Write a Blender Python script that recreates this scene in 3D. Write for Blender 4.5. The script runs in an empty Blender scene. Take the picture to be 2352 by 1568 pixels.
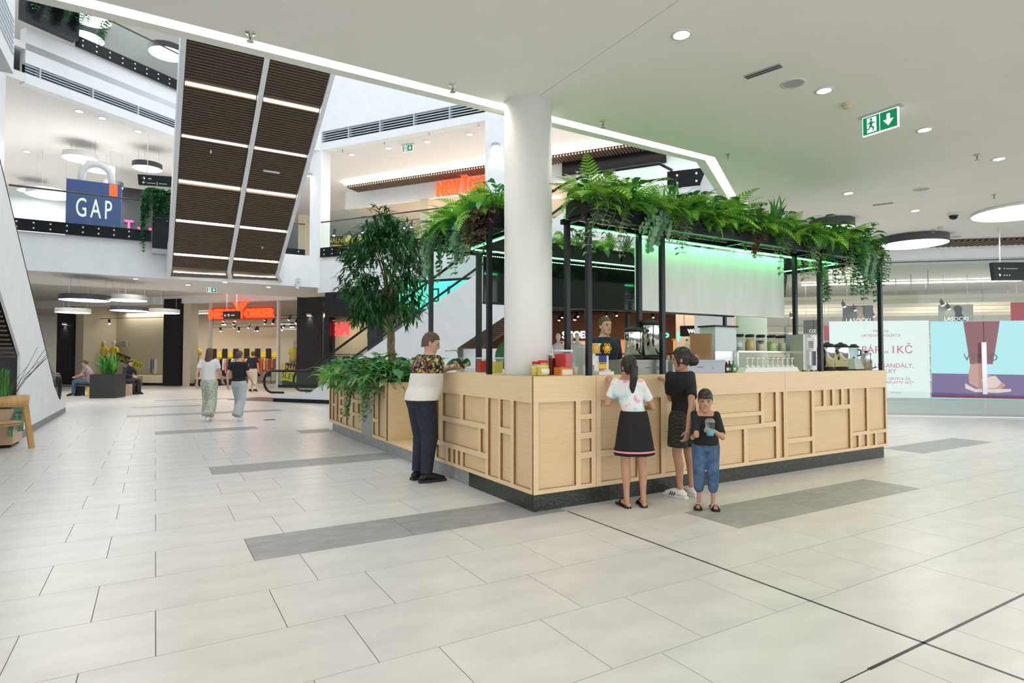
import bpy, math, random
from mathutils import Vector, Matrix, noise
random.seed(7)
SC = bpy.context.scene
COL = SC.collection
PI = math.pi

# ------------------------------------------------------------------ camera
# calibrated from the photograph (2352 x 1568): focal length in pixels 1370.1, eye height 1.42 m.
# world: kiosk corner at the origin, +X along the kiosk's long front, +Y along its short left side
FPX = 1370.1
CAM = Vector((-3.023, -4.667, 1.42))
FWD = Vector((0.5129, 0.8579, 0.0292)).normalized()
RGT = FWD.cross(Vector((0, 0, 1))).normalized()
UPV = RGT.cross(FWD)
cam = bpy.data.cameras.new('camera')
cam.sensor_width = 36.0
cam.lens = FPX / 2352 * 36.0
cam.clip_end = 300
camo = bpy.data.objects.new('camera', cam)
m = Matrix((RGT, UPV, -FWD)).transposed().to_4x4()
m.translation = CAM
camo.matrix_world = m
COL.objects.link(camo)
SC.camera = camo

def ray(px, py):
    return RGT * (px - 1176.0) + UPV * (784.0 - py) + FWD * FPX
def onz(px, py, z=0.0):
    r = ray(px, py); return CAM + r * ((z - CAM.z) / r.z)
def ony(px, py, y):
    r = ray(px, py); return CAM + r * ((y - CAM.y) / r.y)
def onx(px, py, x):
    r = ray(px, py); return CAM + r * ((x - CAM.x) / r.x)
def proj(p):
    v = Vector(p) - CAM; d = v.dot(FWD)
    return (v.dot(RGT) / d * FPX + 1176, 784 - v.dot(UPV) / d * FPX, d)

# ------------------------------------------------------------------ world and exposure
w = bpy.data.worlds.new('overcast_skylight'); SC.world = w; w.use_nodes = True
bgn = w.node_tree.nodes['Background']
bgn.inputs[0].default_value = (0.93, 0.965, 1.0, 1)
bgn.inputs[1].default_value = 1.6
SC.view_settings.view_transform = 'Standard'
SC.view_settings.look = 'None'
SC.view_settings.gamma = 1.0
SC.view_settings.use_curve_mapping = False
SC.view_settings.exposure = 0.57
SC.cycles.transparent_max_bounces = 40

# ------------------------------------------------------------------ helpers
def setp(o, label=None, cat=None, group=None, kind=None):
    if label: o['label'] = label
    if cat: o['category'] = cat
    if group: o['group'] = group
    if kind: o['kind'] = kind
    return o

def empty(name, label, cat, loc=(0, 0, 0), rz=0.0, group=None):
    o = bpy.data.objects.new(name, None); COL.objects.link(o)
    o.empty_display_size = 0.1
    o.location = loc; o.rotation_euler = (0, 0, rz)
    return setp(o, label, cat, group)

def link(name, me, parent=None, loc=None, rot=None, scale=None):
    o = bpy.data.objects.new(name, me); COL.objects.link(o)
    if parent: o.parent = parent
    if loc is not None: o.location = loc
    if rot is not None: o.rotation_euler = rot
    if scale is not None: o.scale = scale if hasattr(scale, '__len__') else (scale,) * 3
    return o

class MB:
    """collects faces, then links them as ONE mesh object"""
    def __init__(s, T=None):
        s.v = []; s.f = []; s.sm = []; s.mi = []; s.T = T; s.cur = 0
    def add(s, vs, fs, smooth=False):
        o = len(s.v)
        if s.T is not None: vs = [s.T @ Vector(p) for p in vs]
        s.v += [tuple(p) for p in vs]
        s.f += [tuple(i + o for i in f) for f in fs]
        s.sm += [smooth] * len(fs); s.mi += [s.cur] * len(fs)
        return s
    def box(s, x0, x1, y0, y1, z0, z1):
        vs = [(x, y, z) for z in (z0, z1) for y in (y0, y1) for x in (x0, x1)]
        return s.add(vs, [(0, 2, 3, 1), (4, 5, 7, 6), (0, 1, 5, 4), (1, 3, 7, 5), (3, 2, 6, 7), (2, 0, 4, 6)])
    def cbox(s, c, sx, sy, sz, M=None):
        h = (sx / 2, sy / 2, sz / 2); vs = []
        for z in (-1, 1):
            for y in (-1, 1):
                for x in (-1, 1):
                    p = Vector((x * h[0], y * h[1], z * h[2]))
                    if M is not None: p = M @ p
                    vs.append(p + Vector(c))
        return s.add(vs, [(0, 2, 3, 1), (4, 5, 7, 6), (0, 1, 5, 4), (1, 3, 7, 5), (3, 2, 6, 7), (2, 0, 4, 6)])
    def prism(s, poly, z0, z1):
        n = len(poly)
        a = sum(poly[i][0] * poly[(i + 1) % n][1] - poly[(i + 1) % n][0] * poly[i][1] for i in range(n))
        if a < 0: poly = poly[::-1]
        vs = [(x, y, z0) for x, y in poly] + [(x, y, z1) for x, y in poly]
        fs = [tuple(range(n - 1, -1, -1)), tuple(range(n, 2 * n))]
        fs += [(i, (i + 1) % n, n + (i + 1) % n, n + i) for i in range(n)]
        return s.add(vs, fs)
    def extr(s, poly, y0, y1):
        """polygon in the xz plane, extruded along y"""
        n = len(poly)
        a = sum(poly[i][0] * poly[(i + 1) % n][1] - poly[(i + 1) % n][0] * poly[i][1] for i in range(n))
        if a < 0: poly = poly[::-1]
        vs = [(x, y0, z) for x, z in poly] + [(x, y1, z) for x, z in poly]
        fs = [tuple(range(n)), tuple(range(2 * n - 1, n - 1, -1))]
        fs += [(i, n + i, n + (i + 1) % n, (i + 1) % n) for i in range(n)]
        return s.add(vs, fs)
    def rings(s, rs, cap=True, smooth=True, closed=False):
        n = len(rs[0]); vs = [p for r in rs for p in r]; fs = []
        k = len(rs)
        for j in range(k if closed else k - 1):
            a = j * n; b = ((j + 1) % k) * n
            for i in range(n):
                fs.append((a + i, a + (i + 1) % n, b + (i + 1) % n, b + i))
        o = len(s.v)
        s.add(vs, fs, smooth)
        if cap and not closed:
            s.f += [tuple(o + i for i in range(n - 1, -1, -1)), tuple(o + (k - 1) * n + i for i in range(n))]
            s.sm += [False, False]; s.mi += [s.cur] * 2
        return s
    def lathe(s, prof, n=24, c=(0, 0, 0), cap=True, smooth=True):
        rs = [[(c[0] + r * math.cos(2 * PI * i / n), c[1] + r * math.sin(2 * PI * i / n), c[2] + z) for i in range(n)] for r, z in prof]
        return s.rings(rs, cap, smooth)
    def tube(s, pts, r, n=8, cap=True, closed=False, flat=None):
        pts = [Vector(p) for p in pts]; k = len(pts)
        rr = r if hasattr(r, '__len__') else [r] * k
        rs = []; prev = None
        for i in range(k):
            if closed: t = pts[(i + 1) % k] - pts[i - 1]
            else: t = pts[min(i + 1, k - 1)] - pts[max(i - 1, 0)]
            t.normalize()
            if prev is None:
                ref = Vector((0, 0, 1)) if abs(t.z) < 0.9 else Vector((1, 0, 0))
                u = t.cross(ref).normalized()
            else:
                u = (prev - t * prev.dot(t)).normalized()
            prev = u; v = t.cross(u)
            fl = flat or (1, 1)
            rs.append([pts[i] + (u * math.cos(2 * PI * j / n) * fl[0] + v * math.sin(2 * PI * j / n) * fl[1]) * rr[i] for j in range(n)])
        return s.rings(rs, cap, True, closed)
    def bar(s, p0, p1, wd, ht, up=(0, 0, 1)):
        p0 = Vector(p0); p1 = Vector(p1); t = (p1 - p0); L = t.length; t.normalize()
        upv = Vector(up)
        if abs(t.dot(upv)) > 0.99: upv = Vector((0, 1, 0))
        sd = t.cross(upv).normalized(); u = sd.cross(t)
        M = Matrix((t, sd, u)).transposed()
        return s.cbox((p0 + p1) / 2, L, wd, ht, M)
    def ball(s, c, r, n=10, k=7, sc=(1, 1, 1), M=None):
        rs = []
        for j in range(1, k):
            a = PI * j / k - PI / 2; ring = []
            for i in range(n):
                p = Vector((math.cos(a) * math.cos(2 * PI * i / n) * r * sc[0], math.cos(a) * math.sin(2 * PI * i / n) * r * sc[1], math.sin(a) * r * sc[2]))
                if M is not None: p = M @ p
                ring.append(p + Vector(c))
            rs.append(ring)
        b = Vector((0, 0, -r * sc[2])); t = Vector((0, 0, r * sc[2]))
        if M is not None: b = M @ b; t = M @ t
        o = len(s.v); s.rings(rs, False, True)
        L = o + (k - 2) * n
        s.add([b + Vector(c), t + Vector(c)], [], True)
        bi = len(s.v) - 2; ti = bi + 1
        for i in range(n):
            s.f.append((bi, o + (i + 1) % n, o + i)); s.f.append((ti, L + i, L + (i + 1) % n))
            s.sm += [True, True]; s.mi += [s.cur] * 2
        return s
    def disc(s, c, r, n=24, up=False):
        vs = [(c[0] + r * math.cos(2 * PI * i / n), c[1] + r * math.sin(2 * PI * i / n), c[2]) for i in range(n)]
        return s.add(vs, [tuple(range(n)) if up else tuple(range(n - 1, -1, -1))])
    def quad(s, a, b, c, d):
        return s.add([a, b, c, d], [(0, 1, 2, 3)])
    def mesh(s, name, mats):
        me = bpy.data.meshes.new(name)
        me.from_pydata(s.v, [], s.f)
        if not isinstance(mats, (list, tuple)): mats = [mats]
        for mt in mats: me.materials.append(mt)
        me.polygons.foreach_set('use_smooth', s.sm)
        if len(mats) > 1: me.polygons.foreach_set('material_index', s.mi)
        me.update()
        return me
    def build(s, name, mats, parent=None, loc=None, rot=None, label=None, cat=None, group=None, kind=None):
        o = link(name, s.mesh(name, mats), parent, loc, rot)
        return setp(o, label, cat, group, kind)

def structure(name, mb, mats):
    return mb.build(name, mats, kind='structure')

# ------------------------------------------------------------------ materials
MATS = {}
def mat(name, col=(0.8, 0.8, 0.8), rough=0.5, metal=0.0, emit=None, es=1.0, spec=0.5, alpha=None, trans=0.0, ior=1.45):
    mt = bpy.data.materials.new(name); mt.use_nodes = True
    b = mt.node_tree.nodes['Principled BSDF']
    b.inputs['Base Color'].default_value = (*col, 1)
    b.inputs['Roughness'].default_value = rough
    b.inputs['Metallic'].default_value = metal
    b.inputs['Specular IOR Level'].default_value = spec
    b.inputs['IOR'].default_value = ior
    if trans: b.inputs['Transmission Weight'].default_value = trans
    if emit:
        b.inputs['Emission Color'].default_value = (*emit, 1)
        b.inputs['Emission Strength'].default_value = es
    MATS[name] = mt
    return mt
def nodes(mt): return mt.node_tree.nodes, mt.node_tree.links, mt.node_tree.nodes['Principled BSDF']
def ramp(ns, stops, interp='LINEAR'):
    r = ns.new('ShaderNodeValToRGB'); cr = r.color_ramp; cr.interpolation = interp
    while len(cr.elements) < len(stops): cr.elements.new(0.5)
    for e, (p, c) in zip(cr.elements, stops):
        e.position = p; e.color = (*c, 1)
    return r
def noisy(name, c0, c1, scale=6, detail=4, rough=0.5, bump=0.0, stretch=(1, 1, 1), lo=0.35, hi=0.65, metal=0, spec=0.5, objrand=0.0, generated=False):
    """two-tone procedural noise material"""
    mt = mat(name, c0, rough, metal, spec=spec); ns, ls, b = nodes(mt)
    tc = ns.new('ShaderNodeTexCoord'); mp = ns.new('ShaderNodeMapping'); mp.inputs['Scale'].default_value = stretch
    ls.new(tc.outputs['Generated' if generated else 'Object'], mp.inputs[0])
    n = ns.new('ShaderNodeTexNoise'); n.inputs['Scale'].default_value = scale; n.inputs['Detail'].default_value = detail
    ls.new(mp.outputs[0], n.inputs[0])
    r = ramp(ns, [(lo, c0), (hi, c1)]); ls.new(n.outputs[0], r.inputs[0])
    out = r.outputs[0]
    if objrand:
        oi = ns.new('ShaderNodeObjectInfo'); hs = ns.new('ShaderNodeHueSaturation')
        mr = ns.new('ShaderNodeMapRange'); mr.inputs[3].default_value = 1 - objrand; mr.inputs[4].default_value = 1 + objrand
        ls.new(oi.outputs['Random'], mr.inputs[0]); ls.new(mr.outputs[0], hs.inputs['Value']); ls.new(out, hs.inputs['Color']); out = hs.outputs[0]
    ls.new(out, b.inputs['Base Color'])
    if bump:
        bp = ns.new('ShaderNodeBump'); bp.inputs['Strength'].default_value = bump; bp.inputs['Distance'].default_value = 0.005
        ls.new(n.outputs[0], bp.inputs['Height']); ls.new(bp.outputs[0], b.inputs['Normal'])
    return mt
def thin_glass(name, tint=(1, 1, 1), rough=0.02, refl=0.025):
    mt = bpy.data.materials.new(name); mt.use_nodes = True
    ns, ls = mt.node_tree.nodes, mt.node_tree.links
    ns.remove(ns['Principled BSDF'])
    t = ns.new('ShaderNodeBsdfTransparent'); t.inputs[0].default_value = (*tint, 1)
    g = ns.new('ShaderNodeBsdfGlossy'); g.inputs[1].default_value = rough
    lw = ns.new('ShaderNodeLayerWeight'); lw.inputs[0].default_value = 0.18
    ml = ns.new('ShaderNodeMath'); ml.operation = 'MULTIPLY_ADD'; ml.inputs[1].default_value = 0.35; ml.inputs[2].default_value = refl
    mx = ns.new('ShaderNodeMixShader')
    ls.new(lw.outputs['Fresnel'], ml.inputs[0]); ls.new(ml.outputs[0], mx.inputs[0])
    ls.new(t.outputs[0], mx.inputs[1]); ls.new(g.outputs[0], mx.inputs[2])
    ls.new(mx.outputs[0], ns['Material Output'].inputs[0])
    return mt
def emis(name, col, s):
    return mat(name, (0.03, 0.03, 0.03), 0.5, emit=col, es=s)

M_white = noisy('white_plaster', (0.80, 0.82, 0.84), (0.84, 0.855, 0.87), 3, rough=0.6)
M_ceil = noisy('ceiling_paint', (0.88, 0.86, 0.81), (0.90, 0.88, 0.83), 2, rough=0.75)
M_gceil = mat('gallery_ceiling_paint', (0.78, 0.77, 0.75), 0.8)
M_colm = noisy('column_paint', (0.77, 0.765, 0.735), (0.80, 0.79, 0.76), 5, rough=0.5, stretch=(1, 1, 0.2))
M_tile = noisy('pale_stone_tile', (0.575, 0.57, 0.55), (0.65, 0.645, 0.625), 2.2, 6, rough=0.30, stretch=(1, 2.2, 1), objrand=0.025)
M_tileg = noisy('grey_stone_tile', (0.26, 0.27, 0.265), (0.34, 0.35, 0.345), 5, 8, rough=0.42, stretch=(1, 2.0, 1), objrand=0.05)
M_grout = mat('dark_grout', (0.16, 0.15, 0.14), 0.8)
M_black = mat('black_metal', (0.008, 0.010, 0.012), 0.3, spec=0.4)
M_band = mat('black_band', (0.006, 0.007, 0.009), 0.25, spec=0.35)
M_chrome = mat('chrome', (0.78, 0.78, 0.76), 0.12, 1.0)
M_steel = mat('brushed_steel', (0.62, 0.63, 0.62), 0.32, 1.0)
M_glass = thin_glass('clear_glass', (0.95, 0.985, 0.975))
M_glassg = thin_glass('green_tinted_glass', (0.91, 0.97, 0.955), refl=0.02)
M_led = emis('warm_white_led', (1.0, 0.96, 0.86), 11.0)
M_ledw = emis('warm_led_bar', (1.0, 0.86, 0.66), 9.0)
M_lamp = emis('lamp_diffuser', (1.0, 0.98, 0.95), 4.0)
M_spot = emis('downlight_disc', (1.0, 0.96, 0.9), 14.0)
M_grey = mat('grey_plastic', (0.45, 0.46, 0.46), 0.5)
M_lgrey = mat('light_grey_plastic', (0.65, 0.66, 0.65), 0.5)
M_rail = mat('dark_wood_rail', (0.10, 0.075, 0.06), 0.4)
M_slat = mat('brown_slat', (0.115, 0.078, 0.052), 0.5)
M_slatb = mat('dark_backing', (0.02, 0.016, 0.013), 0.8)
M_vent = mat('grey_louvre', (0.52, 0.58, 0.62), 0.5)
M_red = emis('red_sign', (1.0, 0.09, 0.02), 0.9); MATS['red_sign'].node_tree.nodes['Principled BSDF'].inputs['Base Color'].default_value = (0.9, 0.08, 0.02, 1)

def text_mesh(s, size, depth=0.01, mt=None, spacing=1.0, align='CENTER', bold=0.0):
    cu = bpy.data.curves.new('lettering', 'FONT'); cu.body = s; cu.size = size; cu.extrude = depth
    cu.align_x = align; cu.space_character = spacing; cu.offset = bold
    cu.resolution_u = 3
    ob = bpy.data.objects.new('lettering_tmp', cu); COL.objects.link(ob)
    bpy.context.view_layer.update()
    me = bpy.data.meshes.new_from_object(ob.evaluated_get(bpy.context.evaluated_depsgraph_get()))
    bpy.data.objects.remove(ob)
    me.materials.clear()
    if mt: me.materials.append(mt)
    return me
def text(name, s, size, mt, parent=None, loc=(0, 0, 0), rz=0.0, depth=0.01, sx=1.0, **k):
    """upright lettering that faces local -Y when rz = 0"""
    return link(name, text_mesh(s, size, depth, mt, **k), parent, loc, (PI / 2, 0, rz), (sx, 1, 1))
# ================================================================== STRUCTURE
class Frame:
    """a vertical facade frame: local x along the facade, local +y away from the viewer"""
    def __init__(s, o, ang):
        s.o = Vector(o); s.ang = ang
        s.T = Matrix.Translation(s.o) @ Matrix.Rotation(ang, 4, 'Z'); s.I = s.T.inverted()
    def hit(s, px, py, v=0.0):
        c = s.I @ CAM; r = s.I.to_3x3() @ ray(px, py)
        t = (v - c.y) / r.y; p = c + r * t
        return p.x, p.z
    def w(s, u, v, z=0.0): return s.T @ Vector((u, v, z))
    def mb(s): return MB(s.T)

Z1, F1, Z2, F2 = 4.10, 5.25, 9.36, 10.50      # soffit / floor heights of the upper storeys
YG = 18.30                                     # edge of the left gallery
G3 = Frame((2.26, YG, 0), math.radians(-54.95))    # rear right gallery and the dark shop below it
RS = Frame((12.67, 3.32, 0), math.radians(-41.4))  # glazed shop on the right
NY = Frame((-7.5, 37.4, 0), math.radians(-47.0))   # far clothes shop on the ground floor

# ---- floor with its tiles
fl = MB().box(-20, 26, -10, 52, -0.25, -0.006)
floor = structure('floor', fl, M_grout)
PY = 0.605
def grey_row(k):
    return {0: [(-2.4, -1.2), (-1.2, 0.0), (0.0, 0.3), (6.9, 8.1), (8.1, 9.3)], -2: [(1.2, 2.4), (2.4, 3.0), (3.0, 4.2)], 6: [(-2.4, -1.2), (-1.2, 0.0)],
            14: [(-3.0, -2.4), (-2.4, -1.2)], 12: [(-0.6, 0.0)], 21: [(-3.6, -2.4), (-2.4, -1.2), (-1.2, 0.0)], 26: [(-3.6, -2.4), (-2.4, -1.8)],
            31: [(-3.0, -1.8), (-1.8, -0.6)]}.get(k, [])
tiles = []
def visible(x0, x1, y0, y1):
    ps = []
    for x in (x0, x1):
        for y in (y0, y1):
            q = proj((x, y, 0))
            if q[2] < 0.3: return None
            ps.append(q)
    xs = [p[0] for p in ps]; ys = [p[1] for p in ps]
    if max(xs) < -60 or min(xs) > 2412 or min(ys) > 1640: return None
    return sum((ps[a][0] * ps[b][1] - ps[b][0] * ps[a][1]) for a, b in ((0, 1), (1, 3), (3, 2), (2, 0)))
for k in range(-7, 54):
    y0 = -0.1 + PY * k; y1 = y0 + PY
    gr = grey_row(k)
    cuts = []
    x = -16.8 if k % 2 == 0 else -16.5
    step = 0.6 if k % 2 == 0 else 1.2
    while x < 20: cuts.append((round(x, 2), round(x + step, 2))); x += step
    res = []
    for a, b in cuts:                    # keep the pale tiles clear of grey strips and of the joint at x = 0.3
        segs = [(a, b)]
        for g0, g1 in gr:
            n2 = []
            for s0, s1 in segs:
                if g1 <= s0 + 0.01 or g0 >= s1 - 0.01: n2.append((s0, s1)); continue
                if g0 > s0 + 0.05: n2.append((s0, g0))
                if g1 < s1 - 0.05: n2.append((g1, s1))
            segs = n2
        n2 = []
        for s0, s1 in segs:
            if s0 + 0.05 < 0.3 < s1 - 0.05: n2 += [(s0, 0.3), (0.3, s1)]
            else: n2.append((s0, s1))
        res += [(p, q, 0) for p, q in n2]
    res += [(g0, g1, 1) for g0, g1 in gr]
    for a, b, g in res:
        if a > 0.15 and b < 5.9 and y0 > 0.1 and y1 < 2.4: continue
        ar = visible(a, b, y0, y1)
        if ar is None: continue
        d = proj(((a + b) / 2, (y0 + y1) / 2, 0))[2]
        if d > 34: continue
        tiles.append((abs(ar), a, b, y0, y1, g))
tiles.sort(reverse=True)
tm = {}
rest = {0: MB(), 1: MB()}
for i, (ar, a, b, y0, y1, g) in enumerate(tiles):
    cx, cy = (a + b) / 2, (y0 + y1) / 2
    hx, hy = (b - a) / 2 - 0.0022, (y1 - y0) / 2 - 0.0022
    dark_y = abs(y0 + 3.125) < 0.02 or abs(y1 + 3.125) < 0.02
    if i < 300 or g:
        key = (round(b - a, 2), g)
        if key not in tm:
            tm[key] = MB().box(-hx, hx, -hy, hy, -0.008, 0).mesh('tile', M_tileg if g else M_tile)
        link('tile', tm[key], floor, (cx, cy, 0))
    else:
        rest[g].box(cx - hx, cx + hx, cy - hy, cy + hy, -0.008, 0)
rest[0].build('tile_field', M_tile, floor, kind='stuff')
M_joint = mat('dark_metal_joint', (0.05, 0.055, 0.055), 0.35, 0.8)
MB().box(0.292, 0.308, -8, -0.12, -0.006, 0.0012).build('expansion_joint', M_joint, floor)
MB().box(-0.2, 16, -3.133, -3.117, -0.006, 0.0012).build('expansion_joint', M_joint, floor)
MB().box(-2.42, -0.2, -3.128, -3.122, -0.006, 0.0008).build('expansion_joint', M_joint, floor)

# ---- near ceiling (underside of the first floor) with a lit edge
edge = [(-16, 0.70), (3.33, 0.70), (5.30, 1.90), (8.1, 5.0), (10.3, 6.35)]
cm = MB()
cm.prism([(-16, -9), (0.297, -9), (0.297, 0.70), (-16, 0.70)], Z1, Z1 + 0.25)
cm.prism([(0.303, -9), (26, -9), (26, 13), (14, 9)] + edge[:0:-1] + [(0.303, 0.70)], Z1, Z1 + 0.25)
structure('ceiling', cm, M_ceil)
def offs(pl, d):
    out = []
    for i in range(len(pl)):
        a = Vector(pl[max(i - 1, 0)]); b = Vector(pl[i]); c = Vector(pl[min(i + 1, len(pl) - 1)])
        t1 = (b - a).normalized() if i else (c - b).normalized(); t2 = (c - b).normalized() if i < len(pl) - 1 else t1
        n = Vector((-(t1 + t2).y, (t1 + t2).x)).normalized()
        out.append(tuple(b + n * d / max(0.3, n.dot(Vector((-t1.y, t1.x))))))
    return out
lipm = MB(); e1 = offs(edge, 0.13); e2 = offs(edge, 0.25); e0 = offs(edge, 0.0)
for i in range(len(edge) - 1):
    lipm.prism([e1[i], e1[i + 1], e2[i + 1], e2[i]], Z1 - 0.005, Z1 + 0.25)
    lipm.prism([e0[i], e0[i + 1], e1[i + 1], e1[i]], Z1 + 0.07, Z1 + 0.25)
structure('trim_1', lipm, M_ceil)
fm = MB(); e3 = offs(edge, 0.24)
for i in range(len(edge) - 1):
    fm.prism([e3[i], e3[i + 1], e2[i + 1], e2[i]], Z1 + 0.25, F1)
structure('trim_2', fm, M_white)
structure('wall_upper_near', MB().box(-16, 3.33, 0.7, 0.95, F1, 17.2), M_white)
# LED lines in the groove of the ceiling edge
l0 = offs(edge, 0.03); l1 = offs(edge, 0.10)
for i, lab in enumerate(('long warm white light line along the ceiling edge above the kiosk', 'short slanting light line on the ceiling edge by the rear column')):
    lm = MB().prism([l0[i], l0[i + 1], l1[i + 1], l1[i]], Z1 + 0.045, Z1 + 0.069)
    ob = lm.build('light_line', M_led, label=lab, cat='light')
    setp(ob, group='light lines')

# ---- columns
structure('column_1', MB().lathe([(0.25, 0), (0.25, Z1)], 40, (0.31, 0.58, 0)), M_colm)
structure('column_2', MB().lathe([(0.24, 0), (0.24, Z1)], 40, (5.58, 1.87, 0)), M_colm)

# ---- first-floor slab round the atrium (left gallery and rear right gallery)
sl = MB()
g3e = G3.w(14.2, 0)
poly = [(-18, YG), (2.26, YG), (g3e.x, g3e.y), (26, 14), (26, 50), (-18, 50)]
sl.prism(poly, 4.75, F1)
sl.prism([(-18, YG), (2.26, YG), (4.2, 20.2), (2.5, 22.3), (-18, 22.3)], Z1, 4.75)   # lower border of the ground-floor ceiling
structure('ceiling_1', sl, M_gceil)
fa = MB().box(-18, 2.3, YG - 0.05, YG, Z1, F1 + 0.02)
structure('wall_left', fa, M_white)
fb = G3.mb().box(-0.06, 7.0, -0.05, 0.35, 3.9, F1 + 0.02).box(7.0, 15.5, -0.05, 0.35, 3.9, F1 + 0.02)
structure('wall_rear', fb, M_white)
# white pilasters of the rear gallery
pl = G3.mb().box(-0.50, 0.03, -0.02, 0.5, F1, 15)
pl.box(G3.hit(1115, 400)[0], G3.hit(1190, 400)[0], -0.03, 0.6, F1, 15)
structure('wall_pilasters', pl, M_white)

# ---- second floor: soffits, fascias with louvres
A2 = Vector((-6.36, 16.98)); B2 = Vector((-2.55, 19.5)); D2 = (B2 - A2).normalized()
L2 = Frame((A2.x, A2.y, 0), math.atan2(D2.y, D2.x))
corner2 = (2.26, YG)
s2 = MB()
p00 = L2.w(-0.35, 0)
e15 = G3.w(15, 0)
s2.prism([(p00.x, p00.y), (B2.x, B2.y), (-0.2, 19.6), (2.26, YG), (e15.x, e15.y), (26, 16), (26, 50), (-18, 50), (-18, 16.8)], Z2, Z2 + 0.25)
structure('ceiling_2', s2, M_gceil)
def louvre_band(fr, u0, u1, z0, z1, ztop, nm, splits, nslat=5):
    """fascia with a recessed louvre strip; returns nothing"""
    f = fr.mb().box(u0, u1, -0.01, 0.3, Z2 - 0.03, z0).box(u0, u1, 0, 0.3, z1, ztop).box(u0, u1, 0.22, 0.3, z0, z1)
    wall = structure(nm, f, M_white)
    b = fr.mb().box(u0 + 0.02, u1 - 0.02, 0.20, 0.22, z0, z1); b.build('louvre_backing', M_slatb, wall)
    k = nslat
    for j in range(k):
        zz = z0 + (j + 0.5) * (z1 - z0) / k
        sm = fr.mb()
        for uu in (0,):
            a = fr
            sm.add([(u0 + 0.02, 0.02, zz - 0.035), (u1 - 0.02, 0.02, zz - 0.035), (u1 - 0.02, 0.03, zz - 0.035), (u0 + 0.02, 0.03, zz - 0.035),
                    (u0 + 0.02, 0.07, zz + 0.03), (u1 - 0.02, 0.07, zz + 0.03), (u1 - 0.02, 0.08, zz + 0.03), (u0 + 0.02, 0.08, zz + 0.03)],
                   [(0, 1, 5, 4), (3, 7, 6, 2), (0, 3, 2, 1), (4, 5, 6, 7), (0, 4, 7, 3), (1, 2, 6, 5)])
        sm.build('louvre_slat', M_vent, wall)
    for s in splits:
        fr.mb().box(s - 0.02, s + 0.02, 0.0, 0.2, z0, z1).build('louvre_post', M_vent, wall)
    return wall
uu = lambda px, py: G3.hit(px, py)[0]
louvre_band(G3, -0.02, 15.5, 9.58, 10.04, 15.5, 'wall_second_floor_rear', [uu(800, 300), uu(872, 290), uu(950, 275), uu(1032, 260)])
lu = lambda px, py: L2.hit(px, py)[0]
louvre_band(L2, lu(58, 150), lu(402, 290) + 0.6, 9.60, 9.92, 10.95, 'wall_second_floor_left', [lu(93, 165), lu(214, 210), lu(318, 250)], 4)
cn = MB(); b3 = L2.w(lu(402, 290) + 0.6, 0)
cn.prism([(b3.x, b3.y), (b3.x + 0.2, b3.y + 0.35), (2.3, YG + 0.3), (2.26, YG)], Z2 - 0.03, 10.95)
structure('wall_second_floor_corner', cn, M_white)
# second floor slab and its ceiling high up
t2 = MB().prism([(p00.x, p00.y), (B2.x, B2.y), (2.26, YG + 0.3), (14, 10), (26, 16), (26, 50), (-18, 50), (-18, 16.8)], 10.3, 10.5)
structure('floor_second', t2, M_gceil)
t3 = MB().prism([(-18, 18.2), (B2.x - 2, 20.2), (2.26, YG + 1.5), (14, 13), (26, 19), (26, 50), (-18, 50)], 16.4, 16.7)
structure('ceiling_3', t3, M_gceil)
structure('wall_daylight_block', MB().box(-13.3, -13, 2.5, 46, 0, 17.2), M_white)  # added wall that keeps world light out of the atrium's left side
structure('window_skylight_dimmer', MB().box(-18, 26, 0.95, 46, 17.2, 17.22), thin_glass('dimming_skylight_glass', (0.955, 0.97, 0.98)))  # unseen glass roof, added and tinted to dim daylight in the atrium
structure('wall_back', MB().box(-18, 26, 46, 46.3, 0, 16), M_white)
# near left: side wall with a louvre, seen at the left edge
def upx(px, py, x): return onx(px, py, x)
wl = MB()
wl.box(-7.6, -6.75, 15.9, 16.9, 5.25, 16)          # white pillar
structure('wall_left_pillar', wl, M_white)
q0 = onx(31, 170, -5.6)
wl2 = MB().box(-9.5, -5.6, 4.0, q0.y, q0.z, 16)
structure('wall_near_left', wl2, M_white)
lv = MB()
for j in range(7):
    zz = q0.z + 0.35 + j * 0.11
    lv.box(-5.64, -5.585, 5.0, q0.y - 0.12, zz, zz + 0.05)
lv.build('louvre', M_vent, bpy.data.objects['wall_near_left'])

# ---- right-hand glazed shop: floor plinth, back wall, ceiling edge
rsw = RS.mb().box(-4.5, 9, 7.0, 7.2, 0, 4.1)
structure('wall_right_shop', rsw, mat('shop_back_wall', (0.50, 0.47, 0.42), 0.8))
ed = RS.mb().box(-2.6, 9, -0.10, 0.25, 3.88, 4.1)
structure('trim_3', ed, M_white)
structure('wall_shop_divider', G3.mb().box(13.6, 14.6, 0.0, 0.5, 0, 4.1), M_white)
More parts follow.
